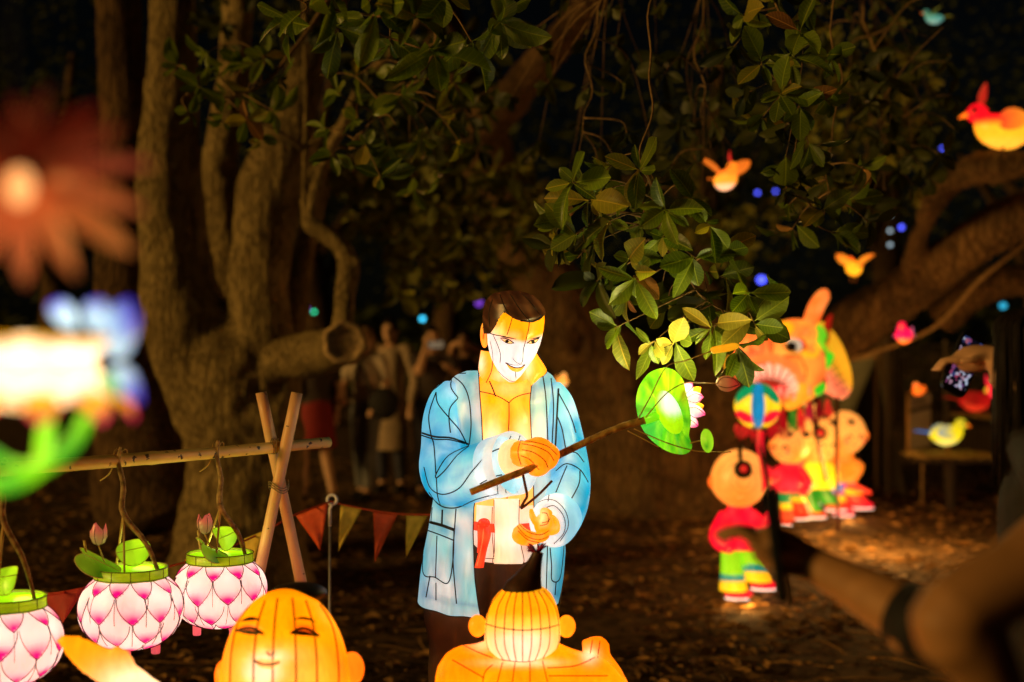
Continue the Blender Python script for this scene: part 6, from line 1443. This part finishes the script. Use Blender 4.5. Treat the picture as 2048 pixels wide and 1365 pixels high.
rt = random.Random(21)
for k, (x, y, l, col) in enumerate([(1548, 812, 40, (215, 25, 40)), (1566, 818, 56, (190, 20, 30)), (1585, 822, 44, (60, 150, 40)), (1600, 815, 50, (220, 40, 40)), (1618, 806, 36, (200, 30, 60)), (1640, 800, 44, (150, 15, 25)), (1655, 800, 34, (230, 70, 50))]):
    m = MB()
    for j in range(7): m.stube([(*P(x, y, YD-0.1), 0.010), (*P(x+rt.uniform(-7, 7), y+l*0.5, YD-0.1+rt.uniform(-.05, .05)), 0.013), (*P(x+rt.uniform(-12, 12), y+l*rt.uniform(0.8, 1.1), YD-0.1+rt.uniform(-.06, .06)), 0.004)], 3, 5)
    obj('tassel', m.paint(lambda p: srgb(*col)), SILK_DIM, dr)
for q, w_ in (((1545, 715, YD), 0.9), ((1600, 730, YD), 0.5), ((1660, 735, YD+0.15), 0.35)): bulb_or_fill(P(*q), w_, WHITE, 0.04, dr)
bulb_or_fill(P(1735, 975, 10.4), 95.0, WARM, 0.2, dr)       # unseen lamp added to throw a warm glow on the leaf litter

# ------------------------------------------------------------------ bird lanterns
def bird(label, px, py, Y, L, yaw, cols, wings=0.0, perch=None, crest=None, group='bird lanterns among the trees', dim=False, hang=None, beak=True):
    """L body length px; yaw 0 faces right in the picture, pi faces left; cols body, back, head, tail, belly"""
    k = Y/F*L; M = SILK_DIM if dim else SILK
    t = thing('bird_lantern', label, 'lantern', P(px, py, Y), yaw, group); t.scale = (k, k, k)
    body, back, head, tail, belly = cols
    m = MB().stube([(-0.42, 0, 0.02, 0.06), (-0.28, 0, 0.02, 0.16), (-0.05, 0, 0.0, 0.24), (0.16, 0, 0.06, 0.23), (0.30, 0, 0.16, 0.15), (0.36, 0, 0.22, 0.05)], 6, 24)
    obj('body', m.paint(lambda p: mixc(mixc(body, back, sstep(0.05, 0.20, p.z)), belly, sstep(-0.05, -0.16, p.z)*0.8)), M, t, local=True)
    m = MB().ell((0.36, 0, 0.28), (0.15, 0.135, 0.14), 20, 14); ho_ = obj('head', m.paint(lambda p: head), M, t, local=True)
    if beak: obj('beak', MB().stube([(0.46, 0, 0.27, 0.05), (0.55, 0, 0.25, 0.03), (0.62, 0, 0.21, 0.004)], 4, 10).paint(lambda p: srgb(250, 140, 30)), M, ho_, local=True)
    for s in (-1, 1): obj('eye', MB().ell((0.42, s*0.115, 0.31), (0.035, 0.025, 0.04), 10, 8), PAINTBLK, ho_, local=True)
    m = MB(); petal(m, (-0.36, 0, 0.03), (-0.85, 0, 0.12), 0.12, (0, 0, 1), 0.05); obj('tail', m.paint(lambda p: tail), M, t, local=True)
    for s in (-1, 1):
        m = MB(); B = Vector((0.12, s*0.2, 0.12)); T = Vector((-0.35, s*0.22, 0.06)).lerp(Vector((-0.12, s*0.75, 0.55)), wings)
        petal(m, B, T, 0.17, (0, s, 0.3) if wings < 0.3 else (0.6, -0.1*s, 0.8), 0.08)
        obj('wing', m.paint(lambda p: mixc(back, tail, clamp((p-B).length*1.5))), M, t, local=True)
        if perch is not None:
            obj('leg', MB().stube([(0.02, s*0.08, -0.18, 0.025), (0.05, s*0.09, -0.30, 0.018), (0.03, s*0.09, -perch, 0.016), (0.14, s*0.10, -perch, 0.012)], 4, 8), plain('bird_leg', (0.35, 0.15, 0.03), 0.6), t, local=True)
    if crest:
        m = MB(); petal(m, (0.32, 0, 0.38), (0.24, 0, 0.72), 0.06, (0, -1, 0), 0.1); obj('crest', m.paint(lambda p: crest), M, t, local=True)
    if hang: obj('hanging_wire', MB().tube([(0, 0, 0.2), (0, 0, hang)], 0.006, 4), WIRE, t, local=True)
    bulb_or_fill(parent_matrix(t) @ Vector((0, 0, 0)), 0.9*k*k*(0.4 if dim else 1), WARM, 0.02, t)
    return t
Y1, R1, O1, W1 = srgb(250, 190, 40), srgb(225, 20, 35), srgb(245, 120, 30), srgb(250, 225, 190)
bird('red-headed yellow bird lantern standing on the high mossy limb', 2008, 266, 10.0, 142, math.pi-0.15, (Y1, R1, R1, Y1, srgb(255, 205, 70)), 0.15, 0.34, srgb(190, 40, 25))
bird('flying bird lantern with white breast, spread orange wings and red crest', 1450, 362, 8.8, 82, -1.2, (srgb(245, 170, 50), srgb(235, 130, 40), srgb(240, 150, 40), O1, W1), 1.0, None, srgb(200, 30, 30), hang=14)
bird('small yellow bird lantern with open wings perched low on the red-brown limb', 1708, 538, 11.2, 60, math.pi*0.55, (Y1, srgb(245, 170, 40), O1, O1, Y1), 0.85, 0.42)
bird('pink bird lantern with a pale blue collar', 1808, 672, 10.4, 66, -2.0, (srgb(235, 20, 95), srgb(225, 30, 90), srgb(240, 30, 80), srgb(60, 150, 170), srgb(250, 150, 30)), 0.0, None, None, hang=6)
bird('yellow bird lantern with a blue and white tail standing on straw', 1893, 872, 13.0, 82, 0.12, (srgb(220, 205, 30), srgb(205, 190, 20), srgb(190, 180, 40), srgb(30, 120, 200), srgb(230, 225, 140)), 0.0, 0.42)
bird('yellow-headed bird lantern with a puffed red cap and dark red back', 1952, 805, 13.2, 78, -0.1, (srgb(160, 20, 15), srgb(130, 12, 10), srgb(215, 205, 40), srgb(150, 30, 15), srgb(210, 60, 30)), 0.0, 0.36, srgb(235, 30, 55))
bird('plump cream bird lantern on the trunk behind the blue-jacketed figure', 1124, 764, 11.5, 44, -1.4, (srgb(235, 180, 80), srgb(220, 160, 60), srgb(240, 190, 100), O1, W1), 0.0, 0.4, dim=False)
bird('pale teal bird lantern flying at the dark edge of the canopy', 1868, 38, 10.5, 44, math.pi, (srgb(110, 190, 180), srgb(80, 120, 60), srgb(90, 160, 140), srgb(150, 140, 40), srgb(170, 220, 215)), 0.8, None, None, dim=True, hang=10)
bird('orange bird lantern peeping over the top of the notice board', 1836, 783, 13.9, 40, 1.57, (srgb(250, 140, 40), O1, srgb(255, 160, 70), O1, O1), 0.1, 0.5, dim=False)
cap = MB().ell(P(1992, 782, 13.15), (17/F*13.1, 16/F*13.1, 16/F*13.1), 20, 14)
tag(obj('round_lantern', cap.paint(lambda p: mixc(srgb(240, 25, 60), srgb(250, 80, 90), clamp(0.5+noise.noise(p*12)))), SILK), 'small crimson globe lantern beside the red-capped bird', 'lantern')

# ------------------------------------------------------------------ notice board, wire fence, tent, straw stand
YS = 13.5; sg = thing('notice_board', 'plain grey notice board on a thin stake in front of the wire fence', 'sign', (P(1845, 1000, YS).x, YS, 0))
def quad_box(pts, Y0, Y1, th):
    f = [P(x, y, Y) for (x, y), Y in zip(pts, (Y0, Y1, Y1, Y0))]; b = [p+Vector((0, th, 0)) for p in f]
    return MB().add(f+b, [(0, 1, 2, 3), (7, 6, 5, 4), (0, 4, 5, 1), (1, 5, 6, 2), (2, 6, 7, 3), (3, 7, 4, 0)])
BOARD = plain('board_grey', (0.30, 0.24, 0.20), 0.6, 0.15, 8)
obj('panel', quad_box([(1818, 795), (1862, 785), (1862, 892), (1818, 905)], YS-0.05, YS+0.05, 0.02), BOARD, sg, smooth=False)
obj('title_bar', quad_box([(1819, 820), (1862, 810), (1862, 817), (1819, 828)], YS-0.075, YS+0.025, 0.01), plain('bar_dark', (0.05, 0.04, 0.035), 0.6), sg, smooth=False)
for k in range(3): obj('text_bar', quad_box([(1824, 802+5*k-1), (1852, 796+5*k-1), (1852, 797+5*k), (1824, 803+5*k)], YS-0.07, YS+0.02, 0.004), plain('ink', (0.10, 0.08, 0.07), 0.6), sg, smooth=False)
obj('edge_post', MB().tube([P(1816, 785, YS-0.06), P(1817, 915, YS-0.06)], 0.018, 8), plain('post_wood', (0.55, 0.32, 0.10), 0.6), sg)
obj('stake', MB().tube([P(1845, 890, YS+0.02), Vector((P(1845, 1000, YS).x, YS+0.02, -0.05))], 0.014, 8), TWIG, sg)
YF = 14.4; fn = thing('wire_fence', 'black square-mesh wire fence panel behind the notice board', 'fence', (P(1860, 900, YF).x, YF, 0))
m = MB()
x0, x1, zt = P(1775, 700, YF).x, P(2010, 700, YF).x, P(1800, 690, YF).z
for i in range(26): 
    x = lerp(x0, x1, i/25); m.tube([(x, YF, 0.0), (x, YF, zt)], 0.003, 4)
for i in range(24): 
    z = lerp(0.05, zt, i/23); m.tube([(x0, YF+0.006, z), (x1, YF+0.006, z)], 0.003, 4)
FW = plain('fence_wire', (0.16, 0.12, 0.07), 0.5); o = obj('wire_mesh', m, FW, fn); o['kind'] = 'stuff'
for x in (x0, lerp(x0, x1, .5), x1): obj('post', MB().tube([(x, YF+0.03, -0.05), (x, YF+0.03, zt+0.05)], 0.02, 8), FW, fn)
YT = 15.0; tn = thing('canvas_tent', 'dim olive canvas tent pitched beside the wire fence', 'tent', (P(1740, 900, YT).x, YT, 0))
a, b, c = P(1752, 715, YT), P(1640, 985, YT-1.0), P(1815, 975, YT-1.0); b.z = c.z = 0.0; a2 = a+Vector((0.15, 2.4, -0.1)); b2, c2 = b+Vector((0.1, 2.6, 0)), c+Vector((0.2, 2.6, 0))
CANV = plain('olive_canvas', (0.16, 0.14, 0.08), 0.85, 0.3, 3)
def sheet(p, q, r, s, n=8):
    rows = []
    for i in range(n+1):
        row = []
        for j in range(n+1):
            u, v = i/n, j/n; x = p.lerp(q, u).lerp(s.lerp(r, u), v); x.z -= 0.12*math.sin(math.pi*v)*math.sin(math.pi*u)*0.6; row.append(x)
        rows.append(row)
    return MB().loft(rows, closed=False)
obj('roof_sheet', sheet(a, b, b2, a2), CANV, tn); obj('roof_sheet', sheet(a, c, c2, a2), CANV, tn)
obj('ridge_pole', MB().tube([a+Vector((0, -0.1, 0.02)), a2], 0.02, 8), TWIG, tn); obj('tent_pole', MB().tube([Vector((a.x, a.y, 0)), a+Vector((0, 0, 0.06))], 0.02, 8), TWIG, tn)
bs = P(1895, 905, 13.0); sd = thing('straw_stand', 'dark low stand topped with straw under the yellow bird', 'stand', (bs.x, 13.0, 0))
obj('plinth', join(MB().box((bs.x+0.05, 13.05, bs.z-0.06), (0.30, 0.24, 0.025)), MB().tube([(bs.x+0.05, 13.05, -0.05), (bs.x+0.05, 13.05, bs.z-0.05)], 0.05, 12)), plain('dark_wood', (0.03, 0.02, 0.015), 0.8), sd, smooth=False)
m = MB(); r_ = random.Random(4)
for k in range(420):
    x, y = bs.x+0.05+r_.uniform(-0.36, 0.36), 13.05+r_.uniform(-0.28, 0.25); a = r_.random()*3.14; l = r_.uniform(0.03, 0.10); z = bs.z-0.04+r_.uniform(0, 0.03)
    m.tube([(x-l*math.cos(a), y-l*math.sin(a), z), (x+l*math.cos(a), y+l*math.sin(a), z+r_.uniform(-0.02, 0.02))], 0.004, 4)
o = obj('straw', m, plain('straw_yellow', (0.50, 0.34, 0.09), 0.7), sd); o['kind'] = 'stuff'
br = MB(); limb(br, [(1900, 830, 13.3, 6), (1960, 832, 13.2, 7), (2040, 845, 13.1, 9), (2150, 880, 13.0, 12), (2160, 1050, 13.0, 16)], 8)
tag(obj('perch_branch', br, BARK), 'bare bent branch planted as a perch for the red-capped bird', 'branch')

# ------------------------------------------------------------------ small coloured lamps far off
LC = {'blue': (0.08, 0.10, 1.0), 'cyan': (0.05, 0.65, 1.0), 'violet': (0.35, 0.08, 1.0), 'green': (0.02, 0.8, 0.35), 'white': (0.7, 0.9, 1.0)}
LM = {k: glow('lamp_'+k, v, 3.0) for k, v in LC.items()}
LMD = {k: glow('lamp_dim_'+k, v, 0.9) for k, v in LC.items()}
def lamp(label, px, py, Y, r, col, wire=2.0, dim=False, group=None):
    k = Y/F; c = P(px, py, Y); t = thing('hanging_lamp', label, 'lamp', c, 0, group)
    obj('globe', MB().ell(c, (r*k, r*k, r*k*0.9), 16, 10), (LMD if dim else LM)[col], t)
    obj('cap', MB().lathe([(r*k*0.5, r*k*0.75), (r*k*0.5, r*k*1.1), (r*k*0.1, r*k*1.2)], 10, c, (True, True)), BLACKCLOTH, t)
    obj('cable', MB().tube([c+Vector((0, 0, r*k)), c+Vector((0, 0, wire))], 0.004, 4), BLACKCLOTH, t)
GL = 'blue lamps far behind the canopy'
for q, lb in (((1515, 386, 22, 4), 'tiny blue lamp hanging just beyond the flying white-breasted bird'), ((1551, 383, 23, 3.5), 'tinier blue lamp farther from the flying white-breasted bird'), ((1803, 455, 20, 5), 'blue lamp beside the hanging string of white lamps'), ((1885, 297, 24, 3.5), 'upper of two blue specks beside the red-headed bird'), ((1897, 302, 24, 3), 'lower of two blue specks beside the red-headed bird')): lamp(lb, *q, 'blue', group=GL)
lamp('oblong bright blue lamp glowing above the dragon', 1523, 560, 17, 9, 'blue')
lamp('cyan lamp under the great leaning limb', 1892, 608, 15, 9, 'cyan')
lamp('dim teal lamp in the dark beyond the leaning limb', 2006, 612, 18, 7, 'cyan', dim=True)
lamp('round cyan lamp hanging beyond the strolling visitors', 845, 638, 24, 5, 'cyan')
lamp('violet lamp beside the green one beyond the crooked branch', 613, 618, 24, 4, 'violet')
lamp('green lamp beside the violet one beyond the crooked branch', 628, 624, 24, 3.5, 'green')
lamp('bright white lamp glinting through the leaves over the dragon', 1486, 640, 16, 6, 'white')
lamp('faint violet lamp behind the head of the blue-jacketed figure', 958, 606, 24, 7, 'violet', dim=True)
for y, lb in ((430, 'topmost'), (462, 'middle'), (490, 'lowest')): lamp(lb+' cold white lamp on the hanging string of three', 1780, y, 19, 4, 'white', wire=0.25, dim=True, group='string of three cold white lamps')
# ------------------------------------------------------------------ people
def person(label, loc, yaw, h, clothes, hairc=HAIR, armL=None, armR=None, legs=None, voxel=0.011, lean=0.0, long_hair=False, skin=SKIN, shoes=BLACKCLOTH, headturn=0.0, fingers=True, group=None, curtain=False):
    """stands on the ground facing local +y; armL/armR = (elbow, wrist, finger direction) in local metres or world Vectors"""
    t = thing('person', label, 'person', (loc[0], loc[1], 0), yaw, group); S = h/1.72; M = parent_matrix(t); inv = M.inverted()
    def L(p): return inv @ p if isinstance(p, Vector) else Vector(p)*S
    V = lambda x, y, z: Vector((x, y, z))*S
    m = MB(); ln = lean
    pel, wai, che, nec = V(0, 0, .95), V(0, .01+ln*.1, 1.10), V(0, .0+ln*.3, 1.30), V(0, -.01+ln*.45, 1.47)
    hc = V(0, .03+ln*.6, 1.60)
    m.stube([(*V(0, 0, .88), .13*S), (*pel, .145*S), (*wai, .125*S), (*che, .145*S), (*V(0, ln*.38, 1.40), .115*S), (*nec, .055*S), (*V(0, ln*.55, 1.56), .055*S)], 5, 20, flat=1.0)
    for p in m.v: p.y = (p.y-ln*.3*S*clamp((p.z/S-.9)/.6))*0.72+ln*.3*S*clamp((p.z/S-.9)/.6)
    rot = Matrix.Rotation(headturn, 3, 'Z')
    m.ell(hc, (.074*S, .094*S, .115*S), 20, 14, rot)
    m.ell(hc+rot @ V(0, .035, -.075), (.050*S, .055*S, .045*S), 14, 10, rot)
    m.stube([(*(hc+rot @ V(0, .085, .02)), .010*S), (*(hc+rot @ V(0, .105, -.02)), .014*S), (*(hc+rot @ V(0, .09, -.03)), .008*S)], 3, 8)
    for s in (-1, 1): m.ell(hc+rot @ V(s*.076, -.005, -.005), (.010*S, .02*S, .03*S), 8, 8)
    sh = {-1: V(-.165, ln*.38, 1.40), 1: V(.165, ln*.38, 1.40)}
    arms = {-1: armL or ((-.24, -.02, 1.12), (-.25, .08, .88), None), 1: armR or ((.24, -.02, 1.12), (.25, .08, .88), None)}
    segs = {}
    for s in (-1, 1):
        el, wr = L(arms[s][0]), L(arms[s][1]); segs[s] = (sh[s], el, wr)
        m.stube([(*V(s*.08, ln*.38, 1.39), .05*S), (*sh[s], .056*S), (*sh[s].lerp(el, .5), .046*S), (*el, .040*S), (*el.lerp(wr, .3), .042*S), (*el.lerp(wr, .75), .031*S), (*wr, .027*S)], 5, 12)
        d = (wr-el).normalized(); fd = arms[s][2]
        fd = (inv.to_3x3() @ fd).normalized() if isinstance(fd, Vector) else (d if fd is None else Vector(fd).normalized())
        sd = fd.cross(V(0, 0, 1)); sd = sd.normalized() if sd.length > .1 else Vector((1, 0, 0)); nn = sd.cross(fd)
        pc = wr+fd*.05*S; m.stube([(*wr, .026*S), (*pc, .034*S), (*(wr+fd*.085*S), .026*S)], 3, 10)
        for k in range(4):
            o = sd*(k-1.5)*.018*S; b = wr+fd*.08*S+o; ll = (.062, .075, .07, .052)[k]*S
            m.stube([(*b, .0095*S), (*(b+fd*ll*.5+nn*.006*S), .009*S), (*(b+fd*ll*.85-nn*.018*S), .0075*S)], 3, 8)
        b = wr+fd*.03*S-sd*.028*S; m.stube([(*b, .012*S), (*(b+fd*.03*S-sd*.028*S), .0105*S), (*(b+fd*.06*S-sd*.03*S), .008*S)], 3, 8)
    lg = legs or {-1: ((-.09, .02, .50), (-.10, -.02, .09)), 1: ((.09, .02, .50), (.10, -.02, .09))}
    LG = {}
    for s in (-1, 1):
        hip, kn, an = V(s*.085, 0, .92), L(lg[s][0]), L(lg[s][1]); LG[s] = (hip, kn, an)
        m.stube([(*hip, .085*S), (*hip.lerp(kn, .5), .072*S), (*kn, .052*S), (*kn.lerp(an, .3), .054*S), (*an, .036*S)], 5, 14)
        m.stube([(*an, .036*S), (*(an+V(0, .05, -.05)), .034*S), (*(an+V(0, .14, -.062)), .025*S)], 3, 10)
    body = fuse(m, voxel, 3); o = obj('body', body, skin, t, local=True)
    hm_ = MB().ell(hc+rot @ V(0, -.012, .022), (.083*S, .100*S, .112*S), 24, 16, rot).cull(lambda c: (rot.inverted() @ (c-hc)).y < .055*S+0.5*(rot.inverted() @ (c-hc)).z*0.6 or (c-hc).z > .085*S)
    hm_.cull(lambda c: (c-hc).z > -.05*S or (rot.inverted() @ (c-hc)).y < -.03*S)
    if long_hair: hm_.stube([(*(hc+rot @ V(0, -.05, .02)), .085*S), (*(hc+rot @ V(0, -.075, -.10)), .085*S), (*(hc+rot @ V(0, -.09, -.24)), .075*S), (*(hc+rot @ V(0, -.10, -.36)), .04*S)], 5, 16)
    if curtain:
        rr = random.Random(6)
        for k in range(520):
            a = rr.uniform(-math.pi, math.pi); e = rr.uniform(0.0, 1.0); L0 = []
            for q in range(9):
                f = q/8; z = .125*math.cos(f*1.6) if f < 0.55 else .125*math.cos(0.88)-(f-0.55)*0.62*(0.7+0.5*e)
                rad = (.086*math.sin(min(f*1.9, 1)*math.pi/2)+.012*e)*(1+0.1*math.sin(k+f*4))
                L0.append(hc+rot @ V(rad*math.cos(a)*0.95, rad*math.sin(a)*1.12-.008, z+.012*e))
            hm_.tube(L0, [.0035*S*(1-.6*q/8) for q in range(9)], 4)
    obj('hair', hm_, hairc, o, local=True)
    for s in (-1, 1):
        e = MB().ell(hc+rot @ V(s*.03, .083, .012), (.013*S, .008*S, .008*S), 8, 6); obj('eye', e, PAINTBLK, o, local=True)
    for kind, mat in clothes:
        c = MB()
        if kind in ('shirt', 'vest', 'long_shirt'):
            c.stube([(*V(0, 0, .90), .150*S), (*V(0, 0, 1.0), .152*S), (*wai, .140*S), (*che, .160*S), (*V(0, ln*.38, 1.405), .128*S), (*V(0, ln*.42, 1.445), .075*S)], 5, 22)
            for p in c.v: p.y = (p.y-ln*.3*S*clamp((p.z/S-.9)/.6))*0.80+ln*.3*S*clamp((p.z/S-.9)/.6)
            if kind != 'vest':
                for s in (-1, 1):
                    a, b, w = segs[s]; e = b if kind == 'shirt' else w; pts = [(*V(s*.08, ln*.38, 1.39), .06*S), (*a, .068*S), (*a.lerp(b, .5), .060*S)]
                    pts += [(*a.lerp(b, .72), .058*S)] if kind == 'shirt' else [(*b, .052*S), (*b.lerp(w, .5), .046*S), (*b.lerp(w, .9), .04*S)]
                    c.stube(pts, 4, 14)
        elif kind in ('trousers', 'shorts'):
            c.stube([(*V(0, 0, .84), .135*S), (*V(0, 0, .95), .152*S), (*V(0, 0, 1.02), .142*S)], 4, 20)
            for p in c.v: p.y *= 0.82
            for s in (-1, 1):
                a, b, w = LG[s]; pts = [(*a, .095*S), (*a.lerp(b, .5), .084*S), (*a.lerp(b, .8), .075*S)]
                if kind == 'trousers': pts += [(*b, .065*S), (*b.lerp(w, .5), .062*S), (*b.lerp(w, .92), .052*S)]
                c.stube(pts, 4, 16)
        elif kind in ('skirt', 'dress'):
            bot = .55 if kind == 'skirt' else .42
            c.stube([(*V(0, 0, 1.03), .14*S), (*V(0, 0, .92), .165*S), (*V(0, 0, .75), .19*S), (*V(0, 0, bot), .215*S)], 4, 24)
            for p in c.v: p.y *= 0.85
        nm = {'long_shirt': 'long_sleeved_top', 'vest': 'vest', 'shirt': 'shirt'}.get(kind, kind)
        cc = fuse(c, voxel, 3)
        for p in cc.v: p += Vector((noise.noise(p*9), noise.noise(p*9+Vector((5, 5, 5))), 0))*0.008
        obj(nm, cc, mat, t, local=True)
    for s in (-1, 1):
        a = LG[s][2]; c = MB().stube([(*(a+V(0, -.03, -.05)), .042*S), (*(a+V(0, .05, -.052)), .046*S), (*(a+V(0, .13, -.06)), .038*S), (*(a+V(0, .17, -.064)), .02*S)], 4, 14)
        for p in c.v: p.z = max(p.z, .005)
        obj('shoe', c, shoes, t, local=True)
    return t
cl = lambda n, c: plain(n, c, 0.8, 0.2, 30)
WHT, JEAN, TAN, REDC, DK, NAVY = cl('white_top', (0.45, 0.36, 0.27)), cl('faded_jeans', (0.16, 0.16, 0.17)), cl('tan_cloth', (0.36, 0.26, 0.17)), cl('dark_red_cloth', (0.24, 0.02, 0.02)), cl('dark_cloth', (0.05, 0.035, 0.03)), cl('navy_cloth', (0.03, 0.03, 0.05))
FAIR = plain('fair_hair', (0.20, 0.12, 0.05), 0.45, 0.4, 60)
YP = 13.9
def at(px, Y): return (P(px, 1000, Y).x, Y)
person('visitor in a dark top and dark red skirt walking off past the tree', at(632, 13.6), 0.5, 1.66, [('shirt', DK), ('skirt', REDC)], legs={-1: ((-.09, .12, .50), (-.10, .10, .09)), 1: ((.09, -.02, .50), (.09, -.22, .12))})
wj = person('visitor in a white top and faded jeans with a black shoulder bag', at(733, 13.9), 2.7, 1.68, [('shirt', WHT), ('trousers', JEAN)], hairc=FAIR, long_hair=True, armR=((.26, .04, 1.12), (.14, .22, 1.02), None), armL=((-.25, .0, 1.12), (-.20, .16, .95), None), legs={-1: ((-.08, .06, .50), (-.03, .05, .09)), 1: ((.09, .0, .50), (.12, -.10, .09))})
bg_ = thing('shoulder_bag', 'black shoulder bag at the hip of the visitor in jeans', 'bag', P(768, 830, 13.65))
obj('pouch', MB().ell(P(768, 805, 13.65), (0.15, 0.09, 0.17), 20, 14, None, lambda p, d: Vector((p.x, p.y, p.z*(0.85 if d.z > 0 else 1)))), BLACKCLOTH, bg_)
obj('strap', MB().tube([P(*a) for a in spline([(748, 800, 13.6), (722, 730, 13.72), (716, 712, 13.8), (738, 710, 13.95), (775, 760, 13.8), (788, 800, 13.7)], 5)], 0.012, 6), BLACKCLOTH, bg_)
person('visitor in a long loose tan shirt behind the one in jeans', at(782, 14.6), 2.9, 1.78, [('long_shirt', TAN), ('dress', TAN), ('trousers', NAVY)], armL=((-.25, .0, 1.12), (-.24, .10, .86), None))
def phone_at(label, c, right, up, w=0.036, hgt=0.075, glowc=(0.25, 0.4, 0.6), s=0.5, thick=0.005):
    c = Vector(c); right = right.normalized(); up = (up-right*up.dot(right)).normalized(); f = right.cross(up)
    t = thing('phone', label, 'phone', c); m = MB(); v = []
    for z in (-thick, thick):
        for k in range(20):
            a = k*math.tau/20+0.157; x = math.copysign(abs(math.cos(a))**0.35, math.cos(a)); y = math.copysign(abs(math.sin(a))**0.35, math.sin(a)); v.append(c+right*w*x+up*hgt*y+f*z)
    m.add(v, [tuple(range(19, -1, -1)), tuple(range(20, 40))]+[(k, (k+1) % 20, 20+(k+1) % 20, 20+k) for k in range(20)]); obj('case', m, PHONEB, t, smooth=False)
    return t, c, right, up, f
PHONEB = plain('phone_black', (0.01, 0.01, 0.012), 0.25)
def screen(t, c, right, up, f, w, h, side, mat):
    q = [c+f*side+right*a*w+up*b*h for a, b in ((-1, -1), (1, -1), (1, 1), (-1, 1))]; obj('screen', MB().add(q, [(0, 1, 2, 3)]), mat, t, smooth=False)
def screen_mat(name, s, cols):
    m, t, out = nodes(name); L = t.links.new; tc = N(t, 'ShaderNodeTexCoord'); vo = N(t, 'ShaderNodeTexVoronoi'); vo.inputs['Scale'].default_value = 130; L(tc.outputs['Object'], vo.inputs['Vector'])
    rp = N(t, 'ShaderNodeValToRGB'); e = rp.color_ramp.elements; e[0].color = (*cols[0], 1); e[1].color = (*cols[-1], 1); e[1].position = 0.97
    for i, c in enumerate(cols[1:-1]): x = rp.color_ramp.elements.new(0.55+0.13*i); x.color = (*c, 1)
    sp = N(t, 'ShaderNodeSeparateColor'); L(vo.outputs['Color'], sp.inputs[0]); L(sp.outputs[0], rp.inputs[0])
    em = N(t, 'ShaderNodeEmission'); em.inputs[1].default_value = s; L(rp.outputs[0], em.inputs[0]); L(em.outputs[0], out.inputs[0]); return m
p4 = person('visitor in black lifting a phone overhead to photograph the lanterns', at(862, 14.0), -2.9, 1.70, [('shirt', DK), ('trousers', NAVY)], armR=(P(838, 745, 13.7), P(853, 690, 13.55), Vector((0.2, 0, 1))), armL=((-.26, .12, 1.2), (-.12, .30, 1.30), None))
tt = phone_at('glowing phone held up by the visitor in black', P(872, 690, 13.5), Vector((1, 0.1, 0.05)), Vector((0, 0.1, 1)), 0.075, 0.038); screen(tt[0], *tt[1:], 0.07, 0.033, 0.006, screen_mat('far_screen', 0.35, [(0.3, 0.2, 0.1), (0.5, 0.35, 0.2), (0.7, 0.5, 0.3)]))
person('visitor with both bare arms raised in a loop beside the blue-jacketed figure', at(930, 14.3), 3.0, 1.66, [('vest', DK), ('trousers', DK)], armL=(P(965, 705, 14.2), P(935, 690, 13.9), Vector((-1, 0, 0.1))), armR=(P(893, 735, 14.2), P(905, 690, 13.9), Vector((1, 0, 0.3))))

# the visitor at the right edge, close to the lens
lx, ly = (2330-CX)/F*1.72, 1.72
np_ = person('visitor in black with a bare arm stretched out holding a phone low', (lx, ly), math.radians(72), 1.70, [('vest', BLACKCLOTH), ('trousers', BLACKCLOTH)], long_hair=True, voxel=0.007, skin=plain('skin_shade_painted', (0.33, 0.165, 0.065), 0.5, 0.15, 30),  # skin colour darkened to stand for the arm being unlit
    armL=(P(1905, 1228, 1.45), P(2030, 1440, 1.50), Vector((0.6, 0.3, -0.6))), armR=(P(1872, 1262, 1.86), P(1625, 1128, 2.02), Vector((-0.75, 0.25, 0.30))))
eb = MB().tube([P(1880, 1262, 1.86), P(1845, 1248, 1.875), P(1800, 1226, 1.90)], [0.05, 0.05, 0.044], 18, cap=(True, True)); obj('elbow_sleeve', eb, BLACKCLOTH, np_)
tt = phone_at('phone in a dark blue-green case held by the near visitor', P(1556, 1090, 2.0), Vector((0.25, 0.9, 0.1)), Vector((-0.12, 0.0, 1)), 0.036, 0.078)
obj('back_cover', MB().box((0, 0, 0), (0.03, 0.07, 0.001)).xf(Matrix.Translation(tt[1]) @ Matrix(((tt[2].x, tt[3].x, tt[4].x, 0), (tt[2].y, tt[3].y, tt[4].y, 0), (tt[2].z, tt[3].z, tt[4].z, 0), (0, 0, 0, 1))) @ Matrix.Translation((0, 0, -0.0062))), plain('blue_green_case', (0.015, 0.05, 0.07), 0.3), tt[0], smooth=False)
# the second visitor behind them, phone raised
p7 = person('visitor in black with dark hair raising a bright phone beside the leaning limb', ((2125-CX)/F*2.75, 2.75), math.radians(66), 1.60, [('shirt', BLACKCLOTH), ('trousers', BLACKCLOTH)], voxel=0.008,
    armL=(P(2050, 858, 2.80), P(1992, 712, 3.02), Vector((-0.8, 0.15, -0.12))), long_hair=True, curtain=True)
tt = phone_at('dark phone with a bright picture on its screen', P(1926, 727, 3.06), Vector((0.75, 0.3, -0.35)), Vector((0.5, 0.1, 0.9)), 0.034, 0.07)
screen(tt[0], *tt[1:], 0.028, 0.055, 0.0062, screen_mat('phone_screen', 0.6, [(0.004, 0.004, 0.008), (0.008, 0.006, 0.015), (0.06, 0.10, 0.35), (0.5, 0.05, 0.10), (0.6, 0.7, 0.9)]))
